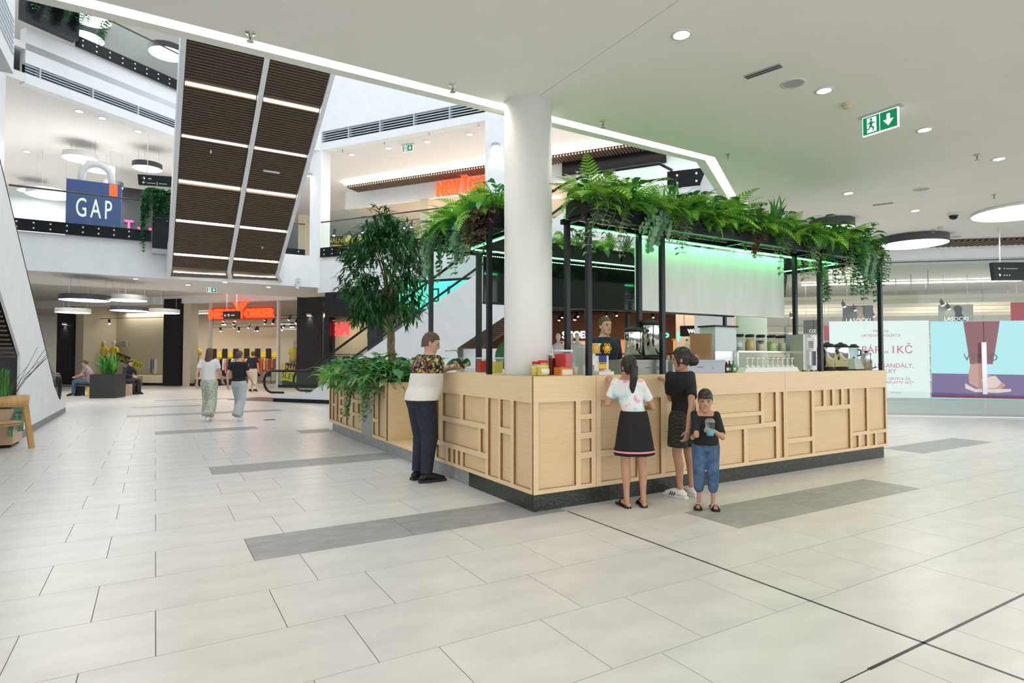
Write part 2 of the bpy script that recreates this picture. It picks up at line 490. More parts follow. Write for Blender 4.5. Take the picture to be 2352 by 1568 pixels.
# ================================================================== KIOSK
def plywood(name, c0, c1):
    mt = mat(name, c0, 0.45); ns, ls, b = nodes(mt)
    tc = ns.new('ShaderNodeTexCoord'); mp = ns.new('ShaderNodeMapping'); mp.inputs['Scale'].default_value = (1.0, 1.0, 26)
    ls.new(tc.outputs['Object'], mp.inputs[0])
    n = ns.new('ShaderNodeTexNoise'); n.inputs['Scale'].default_value = 3.0; n.inputs['Detail'].default_value = 6; n.inputs['Distortion'].default_value = 0.35
    ls.new(mp.outputs[0], n.inputs[0]); r = ramp(ns, [(0.3, c0), (0.7, c1)]); ls.new(n.outputs[0], r.inputs[0])
    v = ns.new('ShaderNodeTexVoronoi'); v.inputs['Scale'].default_value = 6.5; ls.new(tc.outputs['Object'], v.inputs[0])
    r2 = ramp(ns, [(0.0, (0.30, 0.19, 0.10)), (0.045, (1, 1, 1))]); ls.new(v.outputs['Distance'], r2.inputs[0])
    mx = ns.new('ShaderNodeMix'); mx.data_type = 'RGBA'; mx.blend_type = 'MULTIPLY'; mx.inputs[0].default_value = 0.7
    ls.new(r.outputs[0], mx.inputs[6]); ls.new(r2.outputs[0], mx.inputs[7]); ls.new(mx.outputs[2], b.inputs['Base Color'])
    return mt
M_ply = plywood('birch_plywood', (0.74, 0.545, 0.315), (0.81, 0.62, 0.385))
M_ply2 = plywood('birch_plywood_panel', (0.70, 0.495, 0.27), (0.77, 0.565, 0.33))
M_pedge = noisy('cut_plywood_edge_shade', (0.26, 0.135, 0.05), (0.36, 0.20, 0.085), 30, stretch=(1, 1, 1), rough=0.6)  # brown cut edge, kept dark to paint in the recess shadow lines
def terrazzo():
    mt = mat('dark_terrazzo', (0.05, 0.055, 0.05), 0.28); ns, ls, b = nodes(mt)
    tc = ns.new('ShaderNodeTexCoord')
    v = ns.new('ShaderNodeTexNoise'); v.inputs['Scale'].default_value = 120; v.inputs['Detail'].default_value = 2; ls.new(tc.outputs['Object'], v.inputs[0])
    r = ramp(ns, [(0.45, (0.014, 0.018, 0.016)), (0.62, (0.055, 0.06, 0.052)), (0.74, (0.16, 0.16, 0.13))]); ls.new(v.outputs[0], r.inputs[0]); ls.new(r.outputs[0], b.inputs['Base Color'])
    return mt
M_terr = terrazzo()
M_conc = noisy('grey_concrete', (0.24, 0.245, 0.24), (0.31, 0.315, 0.31), 14, 6, rough=0.4)
CT = 1.255       # counter top height
ZB = 0.158       # underside of the plywood

def board(axis, lo, hi, z0, z1, holes, t, parent, name='front_board'):
    """plywood board with rectangular cut-outs; each cut-out is backed by its own panel"""
    us = sorted({lo, hi, *[h[0] for h in holes], *[h[1] for h in holes]})
    zs = sorted({z0, z1, *[h[2] for h in holes], *[h[3] for h in holes]})
    def hole(u, z): return any(h[0] < u < h[1] and h[2] < z < h[3] for h in holes)
    P = (lambda u, d, z: (u, d, z)) if axis == 'x' else (lambda u, d, z: (d, u, z))
    mb = MB(); n, k = len(us) - 1, len(zs) - 1
    sol = [[not hole((us[i] + us[i + 1]) / 2, (zs[j] + zs[j + 1]) / 2) for j in range(k)] for i in range(n)]
    S = lambda i, j: 0 <= i < n and 0 <= j < k and sol[i][j]
    def q(a, b, c, d):
        mb.quad(*((a, b, c, d) if axis == 'x' else (d, c, b, a)))
    for i in range(n):
        for j in range(k):
            if not sol[i][j]: continue
            a, b_, c, d = us[i], us[i + 1], zs[j], zs[j + 1]
            q(P(a, 0, c), P(b_, 0, c), P(b_, 0, d), P(a, 0, d))
            q(P(b_, t, c), P(a, t, c), P(a, t, d), P(b_, t, d))
            mb.cur = 1
            if not S(i - 1, j): q(P(a, t, c), P(a, 0, c), P(a, 0, d), P(a, t, d))
            if not S(i + 1, j): q(P(b_, 0, c), P(b_, t, c), P(b_, t, d), P(b_, 0, d))
            if not S(i, j - 1): q(P(a, 0, c), P(a, t, c), P(b_, t, c), P(b_, 0, c))
            if not S(i, j + 1): q(P(a, t, d), P(a, 0, d), P(b_, 0, d), P(b_, t, d))
            mb.cur = 0
    mb.build(name, [M_ply, M_pedge], parent)
    for h in holes:
        e = 0.006
        b = MB()
        if axis == 'x': b.box(h[0] - e, h[1] + e, t, t + 0.01, h[2] - e, h[3] + e)
        else: b.box(t, t + 0.01, h[0] - e, h[1] + e, h[2] - e, h[3] + e)
        b.build('recessed_panel', M_ply2, parent)

K = empty('kiosk_counter', 'L-shaped birch plywood kiosk counter with recessed rectangular panels on dark plinth', 'counter')
H1, H2 = 0.20, 1.01
row3 = [(0.20, 0.45), (0.51, 0.64), (0.70, 0.83), (0.88, 1.01)]
board('x', 0.0, 0.739, ZB, CT, [(0.055, 0.49, .20, 1.01)] + [(0.55, 0.68, a, b) for a, b in row3], 0.028, K)
board('x', 0.743, 3.751, ZB, CT, [(0.80, 1.28, .51, 1.01), (0.80, 1.28, .20, .45), (1.34, 1.62, .20, 1.01), (1.68, 2.24, .64, 1.01), (1.68, 1.92, .20, .58), (1.98, 2.24, .20, .58),
      (2.30, 3.28, .79, 1.01), (2.30, 3.28, .64, .74), (2.30, 2.96, .20, .59), (3.03, 3.56, .20, .59), (3.34, 3.56, .65, 1.01), (3.63, 3.715, .20, 1.01)], 0.028, K)
board('x', 3.754, 6.12, ZB, CT, [(3.79, 4.30, .42, 1.01), (3.79, 4.30, .20, .36), (4.36, 4.56, .80, 1.01), (4.62, 4.76, .80, 1.01), (4.82, 4.97, .80, 1.01), (5.03, 5.17, .80, 1.01), (4.36, 5.17, .20, .74),
      (5.23, 5.59, .41, 1.01), (5.65, 6.08, .41, 1.01), (5.22, 5.37, .20, .36), (5.43, 5.58, .20, .36), (5.645, 5.79, .20, .36), (5.845, 6.08, .20, .36)], 0.028, K)
board('y', 0.028, 2.28, ZB, CT, [(0.05, 0.36, .20, 1.01), (0.42, 0.62, .73, 1.01), (0.42, 0.62, .20, .67), (0.67, 0.88, .20, 1.01), (0.94, 1.48, .73, 1.01), (1.55, 2.035, .73, 1.01), (1.11, 2.035, .42, .67),
      (0.94, 1.05, .42, .67), (0.94, 1.48, .20, .36), (1.80, 1.88, .20, .36), (1.67, 1.74, .20, .36), (1.54, 1.61, .20, .36), (1.94, 2.22, .20, .36), (2.095, 2.23, .42, 1.01)], 0.028, K, 'side_board')
# inner carcass, worktop and plinth
MB().box(0.04, 6.10, 0.04, 0.06, ZB, CT - 0.03).box(0.034, 0.05, 0.06, 2.27, ZB, CT - 0.03).build('carcass', M_ply2, K)
wt = MB().box(0.022, 6.12, 0.022, 0.31, CT - 0.03, CT).box(0.58, 6.12, 0.31, 0.62, CT - 0.03, CT).box(0.022, 0.055, 0.31, 0.86, CT - 0.03, CT).box(0.022, 0.62, 0.86, 2.28, CT - 0.03, CT).box(5.50, 6.12, 0.62, 1.6, CT - 0.03, CT)
wt.build('worktop', M_ply, K)
MB().box(0.60, 6.10, 0.595, 0.615, ZB, CT - 0.03).box(0.595, 0.615, 0.86, 2.27, ZB, CT - 0.03).box(5.50, 5.52, 0.62, 1.6, ZB, CT - 0.03).build('inner_front', M_ply2, K)
MB().box(6.10, 6.12, 0.022, 2.5, ZB, CT - 0.03).build('end_board', M_ply, K)
MB().box(0.022, 0.6, 2.26, 2.28, ZB, CT - 0.03).build('end_board', M_ply, K)
xs = [0.015, 0.9, 2.1, 3.3, 4.5, 6.04]
for a, b in zip(xs, xs[1:]): MB().box(a, b - 0.002, 0.012, 0.05, 0, ZB).build('plinth_slab', M_terr, K)
ys = [0.05, 1.35, 1.85, 2.28, 4.105]
for a, b in zip(ys, ys[1:]): MB().box(0.012, 0.05, a, b - 0.002, 0, ZB).build('plinth_slab', M_terr if a < 1.3 else M_conc, K)
MB().box(6.0, 6.04, 0.05, 2.45, 0, ZB).build('plinth_slab', M_terr, K)
# the niche board between counter and planter
MB().box(0.0, 0.62, 2.285, 4.105, ZB, ZB + 0.02).box(0.60, 0.62, 2.285, 4.105, ZB + 0.02, 1.0).build('niche_board', M_ply, K)

# ---- planter at the end of the counter
PK = empty('plywood_planter', 'plywood planter box with recessed panels and grey metal strip, full of greenery', 'planter')
board('y', 4.11, 4.79, ZB, 1.06, [(4.155, 4.49, .21, 1.01), (4.55, 4.745, .21, .41), (4.55, 4.745, .47, 1.01)], 0.028, PK, 'side_board')
board('y', 5.35, 7.57, ZB, 1.06, [(7.34, 7.53, .22, 1.01), (7.04, 7.28, .22, .50), (7.04, 7.28, .55, 1.01), (6.78, 6.99, .22, 1.01), (5.97, 6.72, .71, 1.01), (6.37, 6.72, .55, .66), (6.37, 6.72, .37, .49), (6.37, 6.72, .21, .32),
      (5.97, 6.32, .21, .65), (5.63, 5.90, .48, .65), (5.40, 5.58, .48, .65), (5.40, 5.90, .21, .42), (5.40, 5.90, .71, 1.01)], 0.028, PK, 'side_board')
MB().box(-0.006, 0.03, 4.792, 5.348, ZB - 0.003, 1.06).build('metal_strip', mat('zinc_sheet', (0.36, 0.38, 0.39), 0.45, 0.4), PK, label='grey metal strip')
MB().box(0.03, 0.95, 4.11, 4.13, ZB, 1.06).box(0.93, 0.95, 4.13, 7.57, ZB, 1.06).box(0.03, 0.93, 7.55, 7.57, ZB, 1.06).build('end_board', M_ply, PK)
MB().box(0.03, 0.93, 4.13, 7.55, 0.85, 0.99).build('soil', noisy('soil', (0.03, 0.022, 0.015), (0.06, 0.045, 0.03), 20), PK)
for a, b in ((4.11, 5.9), (5.9, 7.33)): MB().box(0.012, 0.05, a, b - 0.002, 0, ZB).build('plinth_slab', M_conc, PK)
MB().box(0.06, 0.93, 4.13, 7.3, 0.0, ZB).build('base', M_conc, PK)

# ---- roof frame
M_gled = emis('green_led', (0.16, 1.0, 0.34), 5.0)
RF = empty('kiosk_roof_frame', 'black steel kiosk roof frame on slim posts with green light strips', 'frame')
ZF = 2.835
def post(x, y, z0, z1, wd=0.05, nm='post'):
    MB().box(x - wd / 2, x + wd / 2, y - wd / 2, y + wd / 2, z0, z1).build(nm, M_black, RF)
for x in (0.69, 1.70, 4.59, 6.08):
    post(x, 0.05, CT, ZF + 0.05)
    if x < 6: post(x, 0.41, CT if x < 1 else CT, ZF)
for y in (0.95, 2.53):
    post(0.05, y, CT if y < 2 else ZB + 0.02, ZF)
post(0.41, 0.98, CT, ZF); post(0.58, 2.20, 0, ZF, 0.06)
for x in (3.4, 5.68): post(x, 2.5, 0, ZF)
post(6.08, 2.53, 0, ZF)
bm = 0.05
for y in (0.05, 0.41): MB().box(0.62, 6.105, y - bm / 2, y + bm / 2, ZF, ZF + 0.05).build('beam', M_black, RF)
for y in (2.20, 2.56): MB().box(0.025, 6.105, y - bm / 2, y + bm / 2, ZF, ZF + 0.05).build('beam', M_black, RF)
for x in (0.05, 0.41): MB().box(x - bm / 2, x + bm / 2, 0.90, 2.535, ZF + 0.001, ZF + 0.049).build('beam', M_black, RF)
for x in (5.71, 6.08): MB().box(x - bm / 2, x + bm / 2, 0.08, 2.535, ZF + 0.001, ZF + 0.049).build('beam', M_black, RF)
for x in (0.69, 1.70, 3.15, 4.59): MB().box(x - 0.02, x + 0.02, 0.075, 0.385, ZF + 0.005, ZF + 0.045).build('cross_bar', M_black, RF)
for y in (0.95, 1.7): MB().box(0.075, 0.385, y - 0.02, y + 0.02, ZF + 0.005, ZF + 0.045).build('cross_bar', M_black, RF)
led = lambda *a: MB().box(*a).build('green_light_strip', M_gled, RF)
led(0.72, 5.68, 0.437, 0.447, ZF - 0.012, ZF + 0.002)
led(0.45, 5.68, 2.158, 2.170, ZF - 0.012, ZF + 0.002)
led(0.437, 0.447, 1.0, 2.14, ZF - 0.012, ZF + 0.002)
led(5.675, 5.683, 0.46, 2.14, ZF - 0.012, ZF + 0.002)
def strip_light(loc, L, rot, e_):
    l = bpy.data.lights.new('green_strip_light', 'AREA'); l.shape = 'RECTANGLE'; l.size = L; l.size_y = 0.02; l.energy = e_; l.color = (0.10, 1.0, 0.28)
    o = bpy.data.objects.new('green_strip_light', l); COL.objects.link(o); o.parent = RF; o.location = loc; o.rotation_euler = rot
strip_light((3.2, 0.442, ZF - 0.016), 4.9, (0.35, 0, 0), 7)
strip_light((3.0, 2.16, ZF - 0.016), 5.0, (0.25, 0, 0), 6)
strip_light((0.444, 1.57, ZF - 0.016), 1.1, (0, -0.3, PI / 2), 2)
strip_light((5.672, 1.3, ZF - 0.016), 1.6, (0, 0, PI / 2), 2.5)
# second, dotted strip on the back beam: single diodes
dd = MB()
for i in range(150): dd.box(0.62 + i * 0.034, 0.62 + i * 0.034 + 0.014, 2.150, 2.156, ZF - 0.075, ZF - 0.066)
dd.build('diode_row', emis('green_diode', (0.45, 1.0, 0.6), 6.0), RF, kind='stuff')
MB().box(0.6, 5.6, 2.156, 2.176, ZF - 0.085, ZF - 0.06).build('diode_rail', M_black, RF)
# plant troughs lying on the frame
M_trough = mat('black_trough_plastic', (0.012, 0.012, 0.014), 0.45)
def trough(x0, x1, y0, y1, lab):
    z0 = ZF + 0.052; z1 = z0 + 0.17; t = 0.012
    mb = MB().box(x0, x1, y0, y0 + t, z0, z1).box(x0, x1, y1 - t, y1, z0, z1).box(x0, x0 + t, y0 + t, y1 - t, z0, z1).box(x1 - t, x1, y0 + t, y1 - t, z0, z1)
    mb.box(x0 + t, x1 - t, y0 + t, y1 - t, z0, z1 - 0.03)
    e = empty('plant_trough', lab, 'planter', ((x0 + x1) / 2, (y0 + y1) / 2, z0), group='plant troughs on the kiosk roof')
    ob = mb.build('box', M_trough, e); ob.location = (-(x0 + x1) / 2, -(y0 + y1) / 2, -z0)
    rim = MB().box(x0 - 0.008, x1 + 0.008, y0 - 0.008, y0 - 0.001, z1 - 0.03, z1).build('rim', M_trough, e)
    rim.location = ob.location
    rim = MB().box(x0 - 0.008, x1 + 0.008, y1 + 0.001, y1 + 0.008, z1 - 0.03, z1).build('rim', M_trough, e)
    rim.location = ob.location
fx = [0.64, 1.55, 2.46, 3.37, 4.28, 5.19, 6.09]
nm = ['first', 'second', 'third', 'fourth', 'fifth', 'sixth']
for i in range(6): trough(fx[i] + 0.01, fx[i + 1] - 0.01, 0.085, 0.375, '%s black plant trough from the white column along the front kiosk roof' % nm[i])
trough(0.085, 0.375, 0.93, 1.68, 'black plant trough on the left kiosk roof beside the white column'); trough(0.085, 0.375, 1.70, 2.48, 'black plant trough on the left kiosk roof behind the small tree')
for i in range(4): trough(0.5 + i * 1.28, 1.74 + i * 1.28, 2.235, 2.525, '%s black plant trough from the left along the rear kiosk roof' % nm[i])
trough(5.745, 6.045, 0.42, 1.58, 'black plant trough along the right end of the kiosk roof')

# ---- hanging screens
wp = empty('hanging_white_screen', 'large blank white screen hanging in the kiosk under green light', 'screen', (3.145, 0.545, 2.0))
MB().box(-1.36, 1.36, -0.03, 0.03, 0.0, 0.815).build('panel', noisy('frosted_white_panel', (0.66, 0.67, 0.62), (0.72, 0.73, 0.685), 3.0, 4, rough=0.4, stretch=(2.5, 1, 0.7)), wp)
MB().box(-1.36, 1.36, -0.034, 0.034, -0.012, -0.001).build('bottom_rail', M_white, wp)
bp = empty('hanging_black_panel', 'glossy black panel hanging at the back of the kiosk under dotted green lights', 'panel', (3.1, 2.21, 2.17))
MB().box(-2.45, 2.45, -0.02, 0.02, 0.0, 0.585).build('panel', mat('gloss_black', (0.006, 0.010, 0.010), 0.06), bp)
MB().box(-2.45, 2.45, -0.026, 0.026, -0.03, -0.001).build('bottom_rail', M_black, bp)
# ================================================================== ATRIUM: railings, escalators
def railing(fr, u0, u1, z0, label, npane, group='glass railings of the atrium', h_band=0.36, h_top=1.33):
    e = empty('glass_railing', label, 'railing', fr.w(u0, -0.1, z0), fr.ang, group)
    L = u1 - u0
    MB().box(0, L, -0.03, 0.0, 0, h_band).build('black_band', M_band, e)
    b = MB(); n = max(2, int(L / 0.37))
    for i in range(n):
        for zz in (0.10, 0.26):
            u = (i + 0.5) * L / n
            rs = [[(u + r * math.cos(a * PI / 4), yy, zz + r * math.sin(a * PI / 4)) for a in range(8)] for r, yy in ((0.032, -0.031), (0.030, -0.045), (0.014, -0.052))]
            b.rings([r[::-1] for r in rs])
    b.build('bolts', M_chrome, e, kind='stuff')
    for i in range(npane):
        a = L * i / npane + 0.006; c = L * (i + 1) / npane - 0.006
        MB().box(a, c, 0.002, 0.014, 0.02, h_top - 0.02).build('glass_pane', M_glassg, e)
    MB().tube([(0, 0.008, h_top), (L, 0.008, h_top)], 0.028, 8).build('handrail', M_rail, e)
    return e
LG = Frame((-18, YG - 0.05, 0), 0.0)
ul = lambda px, py: LG.hit(px, py)[0]
railing(LG, ul(20, 500), ul(347, 540), F1 + 0.02, 'long glass railing of the left gallery in front of the blue bag display', 5)
ur = lambda px: G3.hit(px, 560)[0]
railing(G3, ur(741), ur(1114), F1 - 0.03, 'glass railing of the rear gallery below the red letters', 4)
fr0 = Frame((-0.2 - 0.3, YG + 0.9, 0), math.radians(-8))
railing(fr0, 0.9, 2.35, F1 - 0.03, 'short glass railing piece left of the white pilaster', 2)
uL = lambda px, py: L2.hit(px, py)[0]
railing(Frame((A2.x, A2.y, 0), L2.ang), uL(168, 90), uL(420, 200), 10.96, 'glass railing of the second floor at the upper left', 3)
# landing railing by the top of the middle escalator
lr0 = onz(1533, 434, F1 - 0.03); lr1 = onz(1668, 420, F1 - 0.03)
LRF = Frame((lr0.x, lr0.y, 0), math.atan2(lr1.y - lr0.y, lr1.x - lr0.x))
e = empty('landing_railing', 'short black bolted band with glass at the escalator landing above the ferns', 'railing', (lr0.x, lr0.y, F1 - 0.03), LRF.ang, 'glass railings of the atrium')
LL = (lr1 - lr0).length
MB().box(0, LL, -0.03, 0, 0, 0.38).build('black_band', M_band, e)
for i in range(3):
    for zz in (0.10, 0.27):
        MB().ball(((0.25 + 0.48 * i) * LL / 1.45, -0.035, zz), 0.03, 8, 6, (1, .5, 1)).build('bolt', M_chrome, e)
MB().box(0, LL, 0.002, 0.014, 0.05, 1.2).build('glass_pane', M_glassg, e)
# slab below the landing
ls_ = MB(LRF.T).box(-0.3, LL + 3.2, 0.0, 3.0, Z1 + 0.3, F1 - 0.04)
structure('landing_slab', ls_, M_white)

# ---- upper double escalator seen from below (brown slatted soffit with light bars)
M_slatmix = M_slat
kL = ony(395, 612, 17.4); kR = ony(633, 623.5, 17.4)
rise = -ray(321, 1771).normalized()
back = Vector((-rise.x, -rise.y, 0)).normalized()
side = (kR - kL); side.z = 0; Wd = side.length; side.normalize()
nrm = side.cross(rise).normalized()
if nrm.z > 0: nrm = -nrm                      # points down, out of the soffit
ES = empty('upper_escalator', 'double escalator overhead with brown slatted underside and bright light bars', 'escalator', tuple(kL))
def EP(u, s, d=0.0): return (kL + side * (u * Wd) + rise * s + nrm * d) - kL
SM = 10.4
def solve_s(py, u=0.0):
    lo, hi = 0.0, SM
    for _ in range(40):
        mid = (lo + hi) / 2
        if proj(EP(u, mid) + kL)[1] > py: lo = mid
        else: hi = mid
    return lo
def slab_between(mb, u0, u1, s0, s1, d0, d1):
    vs = [EP(u, s, d) for d in (d0, d1) for s in (s0, s1) for u in (u0, u1)]
    mb.add(vs, [(0, 1, 3, 2), (4, 6, 7, 5), (0, 4, 5, 1), (1, 5, 7, 3), (3, 7, 6, 2), (2, 6, 4, 0)])
for (u0, u1) in ((-0.035, 0.0), (0.512, 0.55), (1.0, 1.035)):
    tmb = MB(); slab_between(tmb, u0, u1, -0.02, SM, 0.0, 0.06); tmb.build('white_edge', M_white, ES)
body = MB(); slab_between(body, -0.035, 1.035, 0, SM, -0.9, -0.062); body.build('truss', M_white, ES)
bars_py = [189, 311, 414.5, 505, 583]
svals = [solve_s(p) for p in bars_py]
for (u0, u1) in ((0.0, 0.512), (0.55, 1.0)):
    bk = MB(); slab_between(bk, u0, u1, 0, SM, -0.06, -0.02); bk.build('soffit_backing', M_slatb, ES)
    sm = MB(); pitch = abs(svals[0] - svals[1]) / 20.5
    s = 0.02
    while s < SM - 0.1:
        if all(abs(s - q) > pitch * 0.75 for q in svals):
            slab_between(sm, u0 + 0.004, u1 - 0.004, s, s + pitch * 0.62, -0.015, 0.03)
        s += pitch
    sm.build('slats', M_slat, ES, kind='stuff')
    for q in svals:
        lb = MB(); slab_between(lb, u0 + 0.01, u1 - 0.01, q - 0.03, q + 0.03, -0.018, 0.012); lb.build('light_bar', M_ledw, ES)
# flat lower end
eL = ony(391, 634, 18.2) - kL; eR = ony(641, 644, 18.2) - kL
for a, b, nm2 in ((0.0, 0.512, 0), (0.55, 1.0, 1)):
    mb = MB(); A = EP(a, 0); B = EP(b, 0); Cc = eL + (eR - eL) * b; D = eL + (eR - eL) * a
    up = Vector((0, 0, 0.1))
    mb.add([A, B, Cc, D, A + up, B + up, Cc + up, D + up], [(3, 2, 1, 0), (4, 5, 6, 7), (0, 1, 5, 4), (1, 2, 6, 5), (2, 3, 7, 6), (3, 0, 4, 7)]); mb.build('lower_soffit', M_slat, ES)
    mid0 = (A + D) / 2 + Vector((0, 0, -0.012)); mid1 = (B + Cc) / 2 + Vector((0, 0, -0.012))
    MB().bar(mid0 + (mid1 - mid0) * 0.04, mid1 - (mid1 - mid0) * 0.04, 0.05, 0.02).build('light_bar', M_ledw, ES)
for a, b in ((-0.035, 0.0), (0.512, 0.55), (1.0, 1.035)):
    mb = MB(); A = EP(a, 0); B = EP(b, 0); Cc = eL + (eR - eL) * b; D = eL + (eR - eL) * a; dn = Vector((0, 0, -0.05)); up = Vector((0, 0, 0.9))
    mb.add([A + dn, B + dn, Cc + dn, D + dn, A + up, B + up, Cc + up, D + up], [(3, 2, 1, 0), (4, 5, 6, 7), (0, 1, 5, 4), (1, 2, 6, 5), (2, 3, 7, 6), (3, 0, 4, 7)]); mb.build('white_edge', M_white, ES)
for py, u in ((345, 0.23), (565, 0.80)):
    p = EP(u, solve_s(py, u), 0.03); MB().cbox(p, 0.04, 0.04, 0.12).build('sprinkler_head', M_lgrey, ES)
p = EP(0.73, solve_s(393, 0.73), 0.03); MB().bar(p - side * 0.22, p + side * 0.22, 0.06, 0.04).build('sensor_bar', M_lgrey, ES)

# ---- escalator at the left edge (side cladding, glass, handrail)
E1 = empty('left_escalator', 'white clad escalator at the left edge rising towards the viewer with black handrail', 'escalator', (-5.05, 14.0, 0))
def yz(name, poly, x0, x1, m, par=E1):
    n = len(poly)
    vs = [(x0 + 5.05, y - 14.0, z) for y, z in poly] + [(x1 + 5.05, y - 14.0, z) for y, z in poly]
    a = sum(poly[i][0] * poly[(i + 1) % n][1] - poly[(i + 1) % n][0] * poly[i][1] for i in range(n))
    f1 = tuple(range(n)); f2 = tuple(range(2 * n - 1, n - 1, -1))
    sd = [(i, n + i, n + (i + 1) % n, (i + 1) % n) for i in range(n)]
    if a > 0: f1 = f1[::-1]; f2 = f2[::-1]; sd = [t[::-1] for t in sd]
    return MB().add(vs, [f1, f2] + sd).build(name, m, par)
tl = lambda y: 4.36 - 0.585 * (y - 6.77)
side_poly = [(3.0, tl(3.0)), (12.9, tl(12.9)), (13.3, 0.62), (13.75, 0.44), (14.3, 0.34), (15.05, 0.30), (15.05, 0.14), (8.72, 0.14), (8.72, 1.47), (3.0, 4.8)]
yz('side_cladding', side_poly, -5.09, -5.05, M_white)
yz('side_cladding', side_poly, -6.55, -6.51, M_white)
yz('base_strip', [(8.72, 0), (15.05, 0), (15.05, 0.138), (8.72, 0.138)], -5.085, -5.045, mat('grey_base_strip', (0.22, 0.23, 0.24), 0.5))
yz('low_wall', [(3.0, 0), (8.71, 0), (8.71, 1.46), (3.0, 1.46)], -5.45, -5.40, M_white)
# slatted soffit in the opening behind the cladding edge
so = MB()
for i in range(46):
    y = 3.2 + i * 0.12; z = 4.72 - 0.585 * (y - 3.0)
    so.box(-1.4, -0.06, y - 14.0, y - 14.0 + 0.08, z, z + 0.03)
so.build('soffit_slats', M_slat, E1, kind='stuff')
yz('soffit_backing', [(3.0, 4.90), (8.6, 1.63), (8.6, 1.66), (3.0, 4.95)], -6.5, -5.1, M_slatb)
yz('glass_panel', [(3.0, tl(3.0) + 0.0), (12.9, tl(12.9)), (13.75, 0.46), (14.6, 0.36), (14.75, 0.65), (14.55, 0.98), (13.3, 1.06), (3.0, tl(3.0) + 0.33)], -5.16, -5.15, M_glassg)
hr = [(3.0, tl(3.0) + 0.36), (12.4, tl(12.4) + 0.36), (13.1, 1.12), (13.7, 1.03), (14.5, 1.02), (14.78, 0.92), (14.86, 0.7), (14.78, 0.48), (14.6, 0.36)]
for xx in (-5.155, -6.45):
    MB().tube([(xx + 5.05, y - 14, z) for y, z in hr], 0.042, 8).build('handrail', M_black, E1)
yz('steps', [(3.0, tl(3.0) - 0.35), (13.0, 0.1), (15.0, 0.02), (15.0, 0.0), (13.0, 0.0), (3.0, tl(3.0) - 0.6)], -6.4, -5.2, M_steel)

# ---- middle escalator behind the kiosk
b0 = onz(690, 924.6)
E2F = Frame((b0.x, b0.y, 0), G3.ang)
E2 = empty('middle_escalator', 'white clad escalator rising to the right behind the kiosk with glass balustrade', 'escalator', tuple(b0), G3.ang)
ua, za = E2F.hit(822, 823); ub, zb = E2F.hit(1096, 628)
sl2 = (zb - za) / (ub - ua); tz = lambda u: za + sl2 * (u - ua)
uc, zc = E2F.hit(1050, 799); ud, zd = E2F.hit(1160, 734); lz = lambda u: zc + sl2 * (u - uc)
utop = (F1 + 0.12 - za) / sl2 + ua; un = E2F.hit(628, 918)[0]
u_flat = (0.34 - za) / sl2 + ua
E2p = [(un, 0.12), (uc, 0.12), (uc, zc), (utop + 0.5, lz(utop + 0.5)), (utop + 2.6, lz(utop + 0.5)), (utop + 2.6, F1 + 0.12), (utop, F1 + 0.12), (u_flat, 0.34), (u_flat - 0.5, 0.28), (un, 0.27)]
MB().extr(E2p, 0, 0.04).build('side_cladding', M_white, E2)
MB().extr(E2p, 1.46, 1.5).build('side_cladding', M_white, E2)
MB().box(un, uc + 0.05, -0.012, 0.05, 0.0, 0.119).build('base_strip', M_band, E2)
MB().box(uc + 0.06, ud + 1.3, 0.25, 0.3, 0, zc - 0.02).build('low_wall', M_white, E2)
so = MB(); bk = MB()
i = 0; u = uc + 0.05
while u < utop + 0.4:
    z = lz(u); so.box(u, u + 0.055, 0.045, 1.45, z - 0.02, z + 0.02); u += 0.085
so.build('soffit_slats', M_slat, E2, kind='stuff')
MB().extr([(uc, lz(uc) + 0.04), (utop + 0.4, lz(utop + 0.4) + 0.04), (utop + 0.4, lz(utop + 0.4) + 0.07), (uc, lz(uc) + 0.07)], 0.045, 1.45).build('soffit_backing', M_slatb, E2)
MB().box(ud + 0.25, ud + 0.33, 0.05, 1.45, lz(ud + 0.25) - 0.05, lz(ud + 0.25) - 0.022).build('light_bar', M_ledw, E2)
MB().extr([(un - 0.6, 0.0), (u_flat, 0.02), (utop, F1 - 0.1), (utop + 2.5, F1 - 0.1), (utop + 2.5, F1 - 0.5), (utop, F1 - 0.5), (u_flat + 0.8, 0.0)], 0.1, 1.4).build('steps', M_steel, E2)
MB().box(un - 2.2, un - 0.1, 0.05, 1.45, 0.001, 0.012).build('landing_plate', mat('dark_landing_plate', (0.09, 0.10, 0.105), 0.4, 0.6), E2)
hz = 0.84
na = [(un - 0.15 + .36 * math.cos(t * PI / 12), .66 + .36 * math.sin(t * PI / 12)) for t in range(18, 5, -1)]
hp = [(un + 0.35, 0.30)] + na + [(u_flat - 0.3, 1.02), (u_flat - 0.05, 1.05), (u_flat + 0.2, tz(u_flat + 0.2) + 0.80)]
hp += [(utop - 0.6, tz(utop - 0.6) + hz), (utop, F1 + 0.86), (utop + 0.6, F1 + 1.02), (utop + 2.4, F1 + 1.05), (utop + 2.7, F1 + 0.85), (utop + 2.72, F1 + 0.6)]
for yy in (0.08, 1.42):
    MB().tube([(u, yy, z) for u, z in hp], 0.04, 8).build('handrail', M_black, E2)
    gp = [(un + 0.3, 0.28)] + [(un - .15 + (u_ - un + .15) * .9, .66 + (z_ - .66) * .9) for u_, z_ in na] + [(u_flat - 0.3, 0.98), (utop - 0.6, tz(utop - 0.6) + hz - 0.05), (utop + 0.6, F1 + 0.98), (utop + 2.4, F1 + 1.0), (utop + 2.4, F1 + 0.12), (utop, F1 + 0.12), (u_flat, 0.34)]
    MB().extr(gp, yy - 0.005, yy + 0.005).build('glass_balustrade', M_glassg, E2)
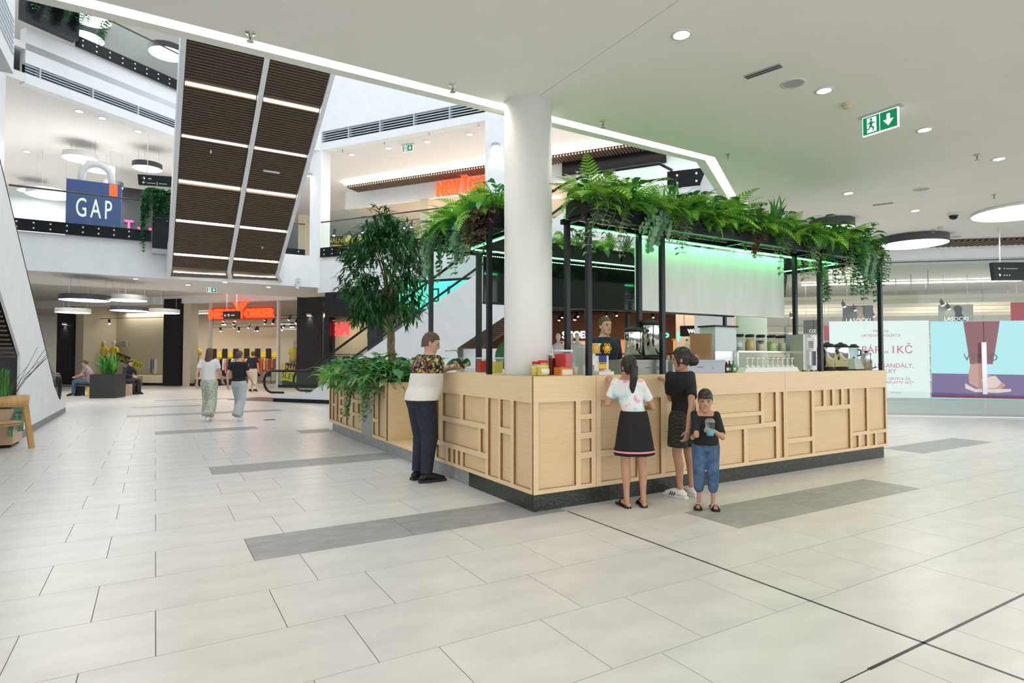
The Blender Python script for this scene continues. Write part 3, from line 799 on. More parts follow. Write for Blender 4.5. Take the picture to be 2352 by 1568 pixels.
# ================================================================== CEILING FIXTURES AND LAMPS
def spot_light(parent, loc, power, size=1.9, blend=0.6, col=(1, 0.90, 0.76), rad=0.06):
    l = bpy.data.lights.new('lamp_light', 'SPOT'); l.energy = power; l.spot_size = size; l.spot_blend = blend; l.color = col; l.shadow_soft_size = rad
    o = bpy.data.objects.new('lamp_light', l); COL.objects.link(o); o.parent = parent; o.location = loc; return o
def area_light(parent, loc, power, sx, sy=None, col=(1, 0.96, 0.9), rot=(0, 0, 0), shape='RECTANGLE'):
    l = bpy.data.lights.new('lamp_light', 'AREA'); l.energy = power; l.shape = shape if sy or shape == 'DISK' else 'SQUARE'; l.size = sx
    if sy: l.size_y = sy
    l.color = col
    o = bpy.data.objects.new('lamp_light', l); COL.objects.link(o); o.parent = parent; o.location = loc; o.rotation_euler = rot; return o
dl_ring = MB().lathe([(0.085, 0.0), (0.085, -0.008), (0.066, -0.010), (0.066, -0.002)], 24, cap=False).mesh('ring', M_lgrey)
dl_disc = MB().disc((0, 0, -0.003), 0.066, 24).mesh('lens', M_spot)
def downlight(x, y, z, lab, power=0, group='recessed downlights in the near ceiling', s=1.0):
    e = empty('downlight', lab, 'light', (x, y, z), group=group)
    link('ring', dl_ring, e, scale=s); link('lens', dl_disc, e, scale=s)
    if power: spot_light(e, (0, 0, -0.02), power)
    return e
ords = ['first', 'second', 'third', 'fourth', 'fifth']
for i, x in enumerate((0.67, 2.67, 4.66, 6.64)):
    downlight(x, -1.22, Z1, '%s round downlight from the viewer in the row above the kiosk front' % ords[i], 34)
downlight(6.56, 0.76, Z1, 'round downlight above the rear column end of the kiosk roof', 24)
downlight(8.72, 0.78, Z1, 'round downlight beside the black dome camera', 20)
k = 0
for y in (-3.2, -5.2):                      # the same grid goes on over and behind the viewer
    for x in (-5.3, -3.3, -1.3, 0.67, 2.67, 4.66, 6.64, 8.7):
        downlight(x, y, Z1, 'round ceiling downlight of the grid outside the picture', 26)
for x in (-7.3, -5.3, -3.3, -1.3): downlight(x, -1.22, Z1, 'round ceiling downlight of the grid outside the picture', 26)

def round_lamp(c, r, h, lab, side, power=0, group='round drum ceiling lamps', cord=0.0, emat=None):
    e = empty('drum_lamp', lab, 'lamp', c, group=group)
    MB().lathe([(r, 0), (r, h)], 40, cap=False).build('shade', side, e)
    MB().disc((0, 0, h - 0.002), r, 40, True).build('top_cover', side, e)
    MB().disc((0, 0, 0.006), r * 0.985, 40).build('diffuser', emat or M_lamp, e)
    if cord:
        for a in (0.3, 2.4, 4.5):
            MB().tube([(r * .8 * math.cos(a), r * .8 * math.sin(a), h), (r * .8 * math.cos(a), r * .8 * math.sin(a), h + cord)], 0.006, 5).build('wire', M_lgrey, e)
    if power: area_light(e, (0, 0, -0.01), power, r * 1.8, None, shape='DISK')
    return e
M_dark = mat('dark_lamp_side', (0.055, 0.06, 0.065), 0.5)
M_wside = mat('white_lamp_side', (0.75, 0.76, 0.77), 0.5)
c = onz(2097, 562, 3.93); round_lamp(tuple(c), 0.66, 0.165, 'largest dark sided drum lamp right of the kiosk roof', M_dark, 26)
c = onz(1910, 526, 3.93); round_lamp((c.x, c.y, 3.93), 0.40, 0.165, 'small dark sided drum lamp just above the hanging plants', M_dark, 12)
c = onz(2350, 484, 4.085); round_lamp((c.x, c.y, 4.05), 0.75, 0.045, 'flat white disc lamp cut by the right edge', M_wside, 22)

# slot diffusers, speakers, detectors, sprinklers, camera dome
def slot(px0, py0, px1, py1, wd, lab):
    a = onz(px0, py0, Z1); b = onz(px1, py1, Z1); mid = (a + b) / 2
    e = empty('slot_diffuser', lab, 'vent', (mid.x, mid.y, Z1), math.atan2(b.y - a.y, b.x - a.x))
    L = (b - a).length
    MB().box(-L / 2, L / 2, -wd / 2, wd / 2, -0.004, -0.001).build('slot', M_slatb, e)
    for yy in (-wd / 2, 0, wd / 2): MB().box(-L / 2, L / 2, yy - 0.004, yy + 0.004, -0.009, -0.004).build('blade', M_grey, e)
slot(1712, 178, 1793, 150, 0.075, 'dark slot air diffuser in the ceiling near the downlights')
slot(2005, 471, 2052, 465, 0.07, 'small pale slot air diffuser above the plants on the right')
def speaker(px, py, lab):
    p = onz(px, py, Z1); e = empty('ceiling_speaker', lab, 'speaker', (p.x, p.y, Z1))
    MB().lathe([(0.115, 0), (0.115, -0.006), (0.095, -0.012), (0.09, -0.006)], 28, cap=False).build('ring', M_lgrey, e)
    MB().disc((0, 0, -0.007), 0.09, 28).build('grille', M_grey, e)
speaker(1822, 191, 'round grey ceiling speaker next to the dark slot diffuser')
speaker(2117, 434, 'round ceiling speaker above the right end of the roof plants')
speaker(2197, 543, 'faint round ceiling speaker above the largest drum lamp')
def detector(px, py, lab):
    p = onz(px, py, Z1); e = empty('smoke_detector', lab, 'detector', (p.x, p.y, Z1))
    my = mat('yellowed_plastic', (0.62, 0.55, 0.36), 0.5) if 'yellowed_plastic' not in MATS else MATS['yellowed_plastic']
    MB().lathe([(0.055, 0), (0.055, -0.018), (0.048, -0.024)], 20).build('base', my, e)
    MB().lathe([(0.044, -0.025), (0.042, -0.045), (0.018, -0.055), (0.0, -0.056)], 20, cap=False).build('chamber', my, e)
detector(1946, 238, 'yellowed smoke detector beside the second downlight'); detector(2160, 521, 'small yellowed smoke detector by the drum lamp')
def sprinkler(p, lab, s=1.0, group='sprinkler heads'):
    e = empty('sprinkler', lab, 'sprinkler', tuple(p), group=group); e.scale = (s, s, s)
    MB().lathe([(0.036, 0), (0.034, -0.006), (0.012, -0.01), (0.011, -0.03)], 14).build('cup', M_steel, e)
    MB().lathe([(0.005, -0.031), (0.005, -0.055), (0.024, -0.056), (0.024, -0.060)], 14).build('deflector', M_steel, e)
for px, py, lab in [(575, 76, 'sprinkler nearest the light line at the upper left'), (1040, 195, 'sprinkler left of the white column'), (1385, 279, 'sprinkler right of the white column'),
                    (1672, 354, 'sprinkler above the bend of the light line'), (1718, 442, 'small sprinkler above the rear column'), (2244, 355, 'sprinkler between two downlights at the right'),
                    (2283, 446, 'sprinkler above the flat disc lamp'), (2143, 526, 'tiny sprinkler left of the small smoke detector')]:
    sprinkler(onz(px, py, Z1), lab, 1.2)
p = onz(2190, 490, Z1); e = empty('dome_camera', 'black dome security camera on the ceiling', 'camera', (p.x, p.y, Z1))
MB().lathe([(0.10, 0), (0.10, -0.03), (0.085, -0.04)], 24).build('base', M_lgrey, e)
MB().ball((0, 0, -0.042), 0.075, 18, 12).build('dome', mat('dome_black', (0.01, 0.01, 0.012), 0.1), e)

# exit sign
M_green = emis('exit_green', (0.0, 0.30, 0.12), 0.35); MATS['exit_green'].node_tree.nodes['Principled BSDF'].inputs['Base Color'].default_value = (0.0, 0.16, 0.06, 1)
M_exw = emis('exit_white', (0.9, 1.0, 0.95), 0.8)
def exit_sign(c, rz, s, lab):
    e = empty('exit_sign', lab, 'sign', c, rz); e.scale = (s, s, s)
    MB().box(-0.20, 0.20, -0.035, 0.035, -0.012, 0).build('mount', M_grey, e)
    MB().box(-0.165, 0.165, -0.012, 0.012, -0.20, -0.013).build('panel', M_exw, e)
    g = MB().box(-0.157, -0.004, -0.016, -0.0125, -0.192, -0.022)
    g.build('green_field', M_green, e, label='green field with a running figure')
    MB().box(0.004, 0.157, -0.016, -0.0125, -0.192, -0.022).build('green_field', M_green, e, label='green field with a down arrow')
    MB().extr([(0.065, -0.05), (0.095, -0.05), (0.095, -0.105), (0.128, -0.105), (0.080, -0.165), (0.032, -0.105), (0.065, -0.105)], -0.019, -0.0165).build('arrow', M_exw, e)
    MB().extr([(-0.118, -0.035), (-0.03, -0.035), (-0.03, -0.18), (-0.118, -0.18)], -0.0185, -0.0165).build('doorway', M_exw, e)
    f = MB()
    dk = M_green
    f.extr([(-0.078 + 0.013 * math.cos(a * PI / 5), -0.055 + 0.013 * math.sin(a * PI / 5)) for a in range(10)], -0.021, -0.019)
    f.extr([(-0.088, -0.072), (-0.066, -0.070), (-0.062, -0.088), (-0.038, -0.085), (-0.038, -0.095), (-0.066, -0.098), (-0.070, -0.118), (-0.050, -0.135), (-0.055, -0.168), (-0.065, -0.168), (-0.064, -0.142), (-0.085, -0.128), (-0.098, -0.150), (-0.122, -0.152), (-0.122, -0.142), (-0.104, -0.140), (-0.092, -0.112), (-0.090, -0.092), (-0.105, -0.100), (-0.112, -0.096), (-0.100, -0.084)], -0.021, -0.019)
    f.build('running_figure', dk, e)
p = onz(2022, 256, Z1); exit_sign((p.x, p.y, Z1), -PI / 2, 1.12, 'green exit sign with running figure and down arrow on the near ceiling')

# hanging direction sign on the right
RH = (RS.w(-0.3, -3.0))
def hang_sign(c, rz, L, H, D, lab, lines, rod=1.0, white_end=True):
    e = empty('direction_sign', lab, 'sign', c, rz)
    MB().extr([(-L / 2, H), (L / 2, H), (L / 2, 0), (-L / 2 + 0.04, 0)], -D / 2, D / 2).build('board', M_black, e)
    if white_end: MB().box(L / 2 + 0.001, L / 2 + 0.03, -D / 2, D / 2, -0.01, H + 0.01).build('end_cap', M_white, e)
    for x in (-L * 0.3, L * 0.3): MB().tube([(x, 0, H), (x, 0, H + rod)], 0.014, 6).build('rod', M_white, e)
    for t, x, z, s in lines: text('lettering', t, s, M_exw, e, (x, -D / 2 - 0.004, z), align='LEFT', depth=0.002)
    return e
c = RS.I @ CAM
u0, z0 = RS.hit(2285, 600, -2.6); u1, z1 = RS.hit(2352, 590, -2.6)
cc = RS.w((u0 + u1) / 2 + 0.08, -2.6, 3.02)
hang_sign(tuple(cc), RS.ang + 0.15, 0.92, 0.36, 0.10, 'black hanging direction sign with white lettering at the right edge', [('\u2190  \u2022 \u2014\u2014\u2014', -0.36, 0.21, 0.075), ('\u2191  \u2022 \u2022 \u2022', -0.36, 0.07, 0.08), ('\u2191 \u2192', 0.16, 0.14, 0.12)], 0.72)
# ================================================================== SHOPS AND SIGNS
M_stone = noisy('dark_stone', (0.012, 0.013, 0.015), (0.028, 0.029, 0.031), 9, 6, rough=0.45, stretch=(1, 1, 3), spec=0.25)
M_cream = mat('cream_wall', (0.62, 0.54, 0.42), 0.7)
M_peach = mat('peach_ceiling', (0.62, 0.50, 0.42), 0.8)
M_yel = mat('yellow_cloth', (0.85, 0.62, 0.03), 0.6)
M_skinm = mat('mannequin_shell', (0.78, 0.72, 0.66), 0.35)
M_darkcl = mat('dark_cloth', (0.03, 0.032, 0.04), 0.8)
M_blk = mat('matt_black', (0.012, 0.012, 0.014), 0.6)
M_yb = mat('banner_yellow', (0.88, 0.70, 0.02), 0.5)
M_trk = mat('track_black', (0.02, 0.02, 0.02), 0.5)
GAR = [mat('garment_%s' % n, c, 0.8) for n, c in (('white', (0.75, 0.74, 0.72)), ('denim', (0.10, 0.15, 0.26)), ('grey', (0.25, 0.25, 0.26)), ('orange', (0.75, 0.22, 0.06)), ('khaki', (0.32, 0.27, 0.17)), ('black', (0.02, 0.02, 0.025)), ('rose', (0.62, 0.25, 0.25)), ('mint', (0.42, 0.58, 0.50)))]

def wall_piece(name, fr, b, m):
    return structure(name, fr.mb().box(*b), m)
def pane(fr, u0, u1, v, z0, z1, n):
    o = structure('window_%d' % n, fr.mb().box(u0, u1, v, v + 0.012, z0, z1), M_glass); return o
def track_spot(parent_fr, u, v, z, lab, grp, ang=0.0, L=0.22, r=0.05):
    e = empty('track_spotlight', lab, 'spotlight', tuple(parent_fr.w(u, v, z)), parent_fr.ang, grp)
    MB().tube([(0, 0, 0), (0, 0, -0.08)], 0.012, 6).build('stem', M_trk, e)
    a = Vector((0, 0, -0.06)); d = Vector((math.sin(ang) * 0.6, -0.35, -1)).normalized()
    MB().tube([a, a + d * L], r, 10).build('can', M_trk, e)
    MB().tube([a + d * L, a + d * (L + 0.006)], r * 0.8, 10).build('lens', M_spot, e)
def track(fr, u0, u1, v, z, lab, grp):
    e = empty('light_track', lab, 'track', tuple(fr.w(u0, v, z)), fr.ang, grp)
    MB().box(0, u1 - u0, -0.025, 0.025, -0.03, 0.0).build('rail', M_trk, e)
    for x in (0.2, (u1 - u0) - 0.2): MB().tube([(x, 0, 0), (x, 0, 0.35)], 0.008, 5).build('wire', M_trk, e)
# a simple mannequin, one mesh for the shell plus clothing
def mannequin(loc, rz, lab, shirt=None, legs=None, grp='shop mannequins', s=1.0):
    e = empty('mannequin', lab, 'mannequin', loc, rz, grp); e.scale = (s,) * 3
    b = MB()
    b.ball((0, 0, 1.72), 0.10, 12, 9, (0.85, 1.0, 1.25)); b.tube([(0, 0, 1.50), (0, 0, 1.64)], 0.05, 10)
    for sx in (-1, 1):
        b.tube([(sx * 0.19, 0, 1.42), (sx * 0.25, 0.02, 1.15), (sx * 0.23, -0.06, 0.88), (sx * 0.22, -0.08, 0.78)], [0.05, 0.045, 0.035, 0.03], 8)
        b.tube([(sx * 0.10, 0, 0.92), (sx * 0.11, -0.01, 0.50), (sx * 0.10, 0.02, 0.08)], [0.085, 0.06, 0.04], 8)
        b.ball((sx * 0.10, -0.04, 0.04), 0.05, 8, 6, (0.8, 2.0, 0.8))
    b.rings([[(rx * math.cos(a * PI / 6), ry * math.sin(a * PI / 6), z) for a in range(12)] for rx, ry, z in ((0.14, .1, .86), (.16, .11, .95), (.125, .09, 1.12), (.17, .12, 1.32), (.19, .09, 1.42), (.06, .05, 1.52))])
    b.build('shell', M_skinm, e)
    if shirt:
        t = MB(); t.rings([[(rx * math.cos(a * PI / 6), ry * math.sin(a * PI / 6), z) for a in range(12)] for rx, ry, z in ((.19, .14, .90), (.165, .125, 1.12), (.20, .145, 1.32), (.215, .11, 1.43), (.08, .07, 1.52))])
        t.build('top', shirt, e)
        for sx in (-1, 1): MB().tube([(sx * 0.18, 0, 1.43), (sx * 0.26, 0.0, 1.20)], [0.075, 0.075], 8).build('sleeve', shirt, e)
    if legs:
        for sx in (-1, 1): MB().tube([(sx * 0.09, 0, 0.98), (sx * 0.11, -0.01, 0.50), (sx * 0.10, 0.02, 0.10)], [0.115, 0.085, 0.07], 10).build('trouser_leg', legs, e)
    return e
# clothes rail with hanging garments
def rack(loc, rz, lab, n, cols, L=1.4, H=1.45, grp='clothes rails'):
    e = empty('clothes_rail', lab, 'clothes rail', loc, rz, grp)
    for x in (-L / 2, L / 2): MB().tube([(x, 0, 0), (x, 0, H)], 0.018, 6).build('upright', M_trk, e)
    MB().tube([(-L / 2, 0, H), (L / 2, 0, H)], 0.018, 6).build('rail', M_trk, e)
    for i in range(n):
        x = -L / 2 + (i + 0.7) * L / (n + 0.4); w_ = 0.19 + 0.03 * random.random(); h_ = random.uniform(0.6, 0.95)
        g = MB().add([(x - .02, -w_ * .5, H - .06), (x - .02, w_ * .5, H - .06), (x - .025, w_, H - .14), (x - .035, w_ * 1.05, H - h_), (x - .035, -w_ * 1.05, H - h_), (x - .025, -w_, H - .14),
                      (x + .02, -w_ * .5, H - .06), (x + .02, w_ * .5, H - .06), (x + .025, w_, H - .14), (x + .035, w_ * 1.05, H - h_), (x + .035, -w_ * 1.05, H - h_), (x + .025, -w_, H - .14)],
                     [(0, 1, 2, 3, 4, 5), (11, 10, 9, 8, 7, 6)] + [(i2, 6 + i2, 6 + (i2 + 1) % 6, (i2 + 1) % 6) for i2 in range(6)])
        g.build('garment', GAR[cols[i % len(cols)]], e)
    return e
M_redd = emis('deep_red_plate', (0.8, 0.03, 0.01), 0.45)
def ny_sign(c, rz, s, lab, plate=False):
    """red letter sign: NEW YORKER with one tall Y"""
    e = empty('shop_sign', lab, 'sign', c, rz, 'red letter shop signs')
    if plate: MB().box(-2.0 * s, 2.0 * s, 0.12, 0.18, -0.08 * s, 0.62 * s).build('plate', M_redd, e)
    text('letters', 'NEW', 0.72 * s, M_red, e, (-1.22 * s, 0, 0), depth=0.10, sx=1.0, bold=0.016 * s)
    text('letter_y', 'Y', 1.30 * s, M_red, e, (0.02 * s, -0.03, 0), depth=0.12, bold=0.02 * s)
    text('letters', 'ORKER', 0.66 * s, M_red, e, (1.22 * s, 0, 0.02 * s), depth=0.10, bold=0.016 * s, sx=0.86)
    return e

# ---------------------------------------------------------------- far ground-floor clothes shop (NY)
nu = lambda px, v=0.0: NY.hit(px, 800, v)[0]
ztop = 4.35
wall_piece('wall_shop_pier_1', NY, (nu(136), nu(173), -0.15, 0.5, 0, ztop), M_stone)
wall_piece('wall_shop_pier_2', NY, (nu(380), nu(417), -0.15, 0.5, 0, ztop + 0.25), M_stone)
wall_piece('wall_shop_pier_3', NY, (nu(690), nu(748), -0.30, 0.6, 0, ztop + 0.4), M_stone)
wall_piece('wall_shop_lintel', NY, (nu(-80), nu(690), -0.05, 0.4, ztop, 4.75), M_white)
wall_piece('wall_shop_frame', NY, (nu(421), nu(438), -0.02, 0.5, 0, ztop), M_cream)
wall_piece('wall_shop_back', NY, (nu(20), nu(760), 7.5, 7.7, 0, ztop), M_cream)
wall_piece('wall_shop_display', NY, (nu(173), nu(318), 2.0, 2.15, 0, ztop), M_cream)
wall_piece('wall_shop_jamb', NY, (nu(173), nu(191), 0.0, 2.0, 0, ztop), M_cream)
wall_piece('ceiling_shop', NY, (nu(-60), nu(760), 0.4, 7.6, ztop - 0.03, ztop), M_peach)
pane(NY, nu(173), nu(380), 0.0, 0.05, ztop, 1); pane(NY, nu(438), nu(480), 0.0, 0.05, ztop, 2); pane(NY, nu(636), nu(690), 0.0, 0.05, ztop, 3); pane(NY, nu(40), nu(136), 0.0, 0.05, ztop, 4)
for a, b in ((nu(173), nu(380)), (nu(438), nu(480)), (nu(636), nu(690))):
    wall_piece('trim_%d' % (10 + int(a * 10) % 90), NY, (a, b, -0.04, 0.03, 0, 0.14), M_blk)
for i, (px, w_) in enumerate(((480, .12), (636, .12))): wall_piece('trim_door_%s' % 'ab'[i], NY, (nu(px), nu(px) + w_, -0.05, 0.1, 0, ztop), M_lgrey)
us, zs_ = NY.hit(553, 728, -0.3); ny_sign(tuple(NY.w(us, -0.35, zs_ - 0.05)), NY.ang, 0.93, 'red letter sign with red backing over the far shop entrance on the ground floor', True)
# window lettering on the cream display wall and the sale banners
e = empty('wall_lettering', 'grey raised letters on the cream window wall of the far shop', 'lettering', tuple(NY.w(nu(252, 1.95), 1.95, NY.hit(252, 795, 1.95)[1])), NY.ang)
text('letters', 'NEW YORKER', 0.42, M_grey, e, depth=0.03, bold=0.01)
def banner(fr, px0, py0, px1, py1, v, txt, fg, bgm, lab, hgt=0.42, tilt=0.0):
    u0, z0 = fr.hit(px0, py0, v); u1, z1 = fr.hit(px1, py1, v)
    a = math.atan2(z1 - z0, u1 - u0); L = math.hypot(u1 - u0, z1 - z0)
    e = empty('sale_banner', lab, 'banner', tuple(fr.w(u0, v, z0)), fr.ang, 'sale banners'); e.rotation_euler = (0, 0, fr.ang)
    R = Matrix.Rotation(-a, 3, 'Y')
    mb = MB(R.to_4x4()).box(0, L, -0.01, 0.01, -hgt / 2, hgt / 2); mb.build('cloth', bgm, e)
    t = text('lettering', txt, hgt * 0.8, fg, e, (0, 0, 0), depth=0.003)
    t.matrix_local = R.to_4x4() @ Matrix.Translation((L / 2, -0.014, -hgt * 0.28)) @ Matrix.Rotation(PI / 2, 4, 'X')
    return e
banner(NY, 267, 817, 298, 829, 0.25, 'FIN\u00c1LN\u00cd', M_yb, M_blk, 'black sale banner with yellow letters in the far shop window')
banner(NY, 300, 831, 325, 841, 0.22, 'SLEVY', M_blk, M_yb, 'yellow sale banner with black letters in the far shop window')
banner(NY, 655, 842, 688, 848, 0.3, 'FIN\u00c1LN\u00cd', M_yb, M_blk, 'black sale banner in the window behind the escalator newel')
banner(NY, 650, 860, 686, 868, 0.25, 'SLEVY', M_blk, M_yb, 'yellow sale banner low in the window behind the escalator newel', 0.5)
for i, (px, v, yl) in enumerate(((240, 1.2, M_yel), (262, 1.1, M_yel))):
    mannequin(tuple(NY.w(nu(px, v), v, 0.55)), NY.ang, ['left mannequin in yellow and black in the far shop window', 'right mannequin in yellow and black in the far shop window'][i], yl, M_darkcl, s=1.05)
mannequin(tuple(NY.w(nu(451, .9), .9, 0.35)), NY.ang, 'mannequin in yellow top and dark trousers left of the shop entrance', M_yel, M_darkcl, s=1.1)
mannequin(tuple(NY.w(nu(676, .9), .9, 0.35)), NY.ang, 'mannequin in yellow shirt right of the shop entrance', M_yel, GAR[4], s=1.1)
wall_piece('floor_display_1', NY, (nu(173), nu(318), 0.3, 1.9, 0, 0.5), M_cream)
wall_piece('floor_display_2', NY, (nu(438), nu(478), 0.3, 1.9, 0, 0.33), M_blk); wall_piece('floor_display_3', NY, (nu(640), nu(690), 0.3, 1.9, 0, 0.33), M_blk)
for i, (px, v, c) in enumerate(((345, 2.2, [1, 2, 0]), (365, 3.5, [2, 0, 6]), (330, 5.0, [0, 4, 5]), (510, 4.5, [6, 5, 0]), (545, 5.6, [0, 3, 4]), (590, 3.2, [3, 0, 3]), (610, 5.0, [3, 4, 6]), (505, 6.5, [5, 2, 4]), (570, 6.8, [1, 0, 5]))):
    rack(tuple(NY.w(nu(px, v), v, 0)), NY.ang + (0.2 if i % 2 else -0.15), ['rail of jeans and grey tops in the far shop window', 'rail of grey and white clothes behind the far shop window', 'rail of pale clothes deep in the far shop', 'rail of rose and dark clothes inside the far entrance', 'rail of mixed clothes in the middle of the far entrance', 'rail of orange and white clothes right inside the far entrance', 'rail of orange and khaki clothes deeper right in the far shop', 'dark clothes rail at the back left of the far entrance', 'rail of denim at the back of the far shop'][i], 9, c, 1.7, 1.5)
# back wall of the shop: dark upright boards with lit yellow tags
for i in range(6):
    a = nu(485 + 25 * i, 7.4); wall_piece('trim_back_%d' % (i + 1), NY, (a, a + 0.35, 7.42, 7.49, 0.3, 2.1), M_blk)
    wall_piece('trim_tag_%d' % (i + 1), NY, (a + 0.5, a + 0.85, 7.42, 7.49, 1.3, 1.9), M_yb)
for j, (v, z) in enumerate(((1.0, 3.75), (2.6, 3.7), (4.4, 3.6), (6.0, 3.5))):
    track(NY, nu(190, v), nu(375, v), v, z, 'black light track %s in the far shop, left part' % ords[j], 'light tracks of the far shop')
    track(NY, nu(482, v), nu(690, v), v, z - 0.05, 'black light track %s in the far shop, right part' % ords[j], 'light tracks of the far shop')
rnd = random.Random(3)
for i in range(34):
    v = rnd.choice((1.0, 2.6, 4.4, 6.0)); px = rnd.choice((rnd.uniform(195, 372), rnd.uniform(486, 685)))
    z = {1.0: 3.72, 2.6: 3.67, 4.4: 3.57, 6.0: 3.47}[v]
    track_spot(NY, nu(px, v), v, z, 'black track spotlight in the far clothes shop', 'track spotlights of the far clothes shop', rnd.uniform(-1, 1), 0.26, 0.065)
shop_l = empty('shop_fill_light', 'added fill light strip inside the far clothes shop', 'light', tuple(NY.w(nu(400, 4), 4, ztop - 0.2)), NY.ang)  # added strip with area lights to brighten the shop inside
MB().box(-5, 5, -0.05, 0.05, 0, 0.05).build('bar', M_lamp, shop_l)
for du in (-4, 0, 5): area_light(shop_l, (du, -1.0, -0.05), 150, 3.0, 3.0, (1, 0.88, 0.74))
# drum lamps under the ground-floor ceiling on the left and their cove
DL = [(195, 690, 19.5, 0.98, M_dark, 'dark sided drum lamp nearest the escalator on the left'), (288, 690, 20.5, 0.90, M_lgrey, 'pale drum lamp beside the dark one below the gallery'),
      (168, 718, 24.5, 0.85, M_wside, 'white sided drum lamp low at the far left'), (297, 714, 24.5, 0.95, M_dark, 'flat dark drum lamp in the middle below the gallery'), (376, 719, 26.5, 0.88, M_wside, 'white drum lamp beside the dark stone pier')]
for px, py, dep, r, sd, lab in DL:
    rr = ray(px, py); p = CAM + rr * (dep / FPX)
    round_lamp(tuple(p), r * 0.72, 0.17, lab, sd, 18, 'round lamps below the left gallery', cord=max(0.2, (4.1 if p.y < 22.3 else 4.72) - p.z - 0.17))
cv = MB(); cv.box(-14, 1.5, 22.35, 22.45, 4.5, 4.56); cv.build('cove_light', M_led, label='warm cove light line below the left gallery ceiling', cat='light')
for i, (px, py) in enumerate(((312, 640), (432, 654), (517, 648), (617, 659))):
    p = onz(px, py, Z1); downlight(p.x, p.y, Z1, '%s small downlight from the left under the gallery edge' % ords[i], 20, 'downlights under the left gallery', 1.2)
p = onz(486, 659, Z1); exit_sign((p.x, p.y, Z1), 0.0, 1.0, 'tiny green exit sign below the overhead escalator')
uu2, zz2 = NY.hit(532, 722, -4); hang_sign(tuple(NY.w(uu2, -4, zz2 - 0.2)), NY.ang, 0.85, 0.34, 0.1, 'small black direction sign hanging in front of the red shop sign', [('\u2190\u2191 \u2022\u2022\u2022', -0.36, 0.1, 0.18)], 4.74 - (zz2 - .2) - .34, False)

# ---------------------------------------------------------------- dark shop under the rear gallery (ground floor)
gu = lambda px, v=0.0: G3.hit(px, 800, v)[0]
wall_piece('wall_dark_fascia', G3, (gu(748), gu(1000), -0.06, 0.3, 2.97, 3.899), M_stone)
wall_piece('wall_dark_pier', G3, (gu(846), gu(868), -0.05, 0.3, 0, 2.97), M_stone)
wall_piece('wall_dark_pier_2', G3, (gu(745), gu(757), -0.05, 0.3, 0, 2.97), M_stone)
pane(G3, gu(757), gu(846), 0.05, 0, 2.97, 5)
wall_piece('wall_dark_shop_inner', G3, (-2.9, 0.6, 3.9, 4.1, 0, 3.6), M_cream)
structure('ceiling_dark_shop_inner', G3.mb().prism([(-0.1, 0.40), (-0.1, 3.9), (-2.85, 3.9)], 3.45, 3.6), M_cream)
structure('wall_dark_shop_side', G3.mb().prism([(-0.2, 0.30), (-0.1, 0.30), (-2.85, 3.9), (-2.95, 3.9)], 0, 3.44), M_stone)
M_dkc = mat('dark_shop_ceiling', (0.02, 0.018, 0.016), 0.8)
wall_piece('ceiling_dark_shop', G3, (-0.1, 16, 0.35, 10, 3.6, 3.75), M_dkc)
wall_piece('wall_dark_shop_back', G3, (-0.1, 16, 9.6, 9.8, 0, 3.6), mat('warm_brown_wall', (0.24, 0.13, 0.08), 0.7))
wall_piece('wall_dark_shop_front', G3, (gu(1268, 0.2), gu(1690, 0.2) + 0.2, -0.04, 0.3, 2.95, 3.899), M_blk)
e = empty('neon_sign', 'red script neon letters in the window behind the tree', 'sign', tuple(G3.w(gu(772, .3), .3, G3.hit(772, 770, .3)[1])), G3.ang)
text('letters', 'H&M', 0.72, emis('red_neon', (1, 0.03, 0.03), 2.2), e, depth=0.03, bold=0.01, sx=0.8)
e = empty('green_shop_sign', 'glowing green shop sign behind the escalator glass', 'sign', tuple(G3.w(G3.hit(1003, 680, -0.3)[0], -0.30, G3.hit(1003, 700, -0.3)[1])), G3.ang)
MB().box(-1.5, 1.5, 0, 0.12, -0.1, 0.78).build('light_box', emis('mint_glow', (0.10, 0.95, 0.62), 1.1), e)
M_dgr = mat('dark_green', (0.0, 0.12, 0.08), 0.5)
MB().box(-0.30, 0.10, -0.02, -0.001, 0.10, 0.16).box(-0.30, 0.10, -0.02, -0.001, 0.50, 0.56).box(-0.30, -0.24, -0.02, -0.001, 0.161, 0.499).box(0.04, 0.10, -0.02, -0.001, 0.161, 0.499).build('square_mark', M_dgr, e)
MB().box(0.42, 0.52, -0.02, -0.001, 0.05, 0.6).build('bar_mark', M_dgr, e)
MB().box(-1.52, 1.52, -0.02, 0.14, 0.781, 0.86).build('top_edge', M_band, e)
def lit_text(name, s, px, py, v, size, m, lab, fr=G3):
    u, z = fr.hit(px, py, v); e = empty('shop_lettering', lab, 'sign', tuple(fr.w(u, v, z)), fr.ang)
    text('letters', s, size, m, e, depth=0.02, bold=0.008)
    for x in (-.12, .12): MB().tube([(x * (1 if len(s) < 2 else 3), .01, size * .5), (x * (1 if len(s) < 2 else 3), .01, 3.6 - z)], .005, 5).build('wire', M_trk, e)
    return e
M_wneon = emis('white_neon', (1, 0.92, 0.9), 4.0); M_gneon = emis('green_neon', (0.05, 0.9, 0.45), 2.2)
lit_text('x', 'SHOES', 1322, 776, 4.0, 0.36, M_wneon, 'white lit SHOES lettering in the dark shop')
lit_text('x', 'P', 1530, 782, 1.2, 0.34, M_gneon, 'left green neon letter P behind the kiosk'); lit_text('x', 'P', 1561, 782, 1.2, 0.34, M_gneon, 'right green neon letter P behind the kiosk')
e = lit_text('x', 'Women', 1601, 764, 1.0, 0.16, M_exw, 'small hanging WOMEN sign in the dark shop')
MB().box(-0.5, 0.5, 0.03, 0.08, -0.1, 0.22).build('board', M_blk, e)
MB().box(0.32, 0.46, -0.02, 0.02, -0.04, 0.14).build('red_arrow_field', M_red, e)
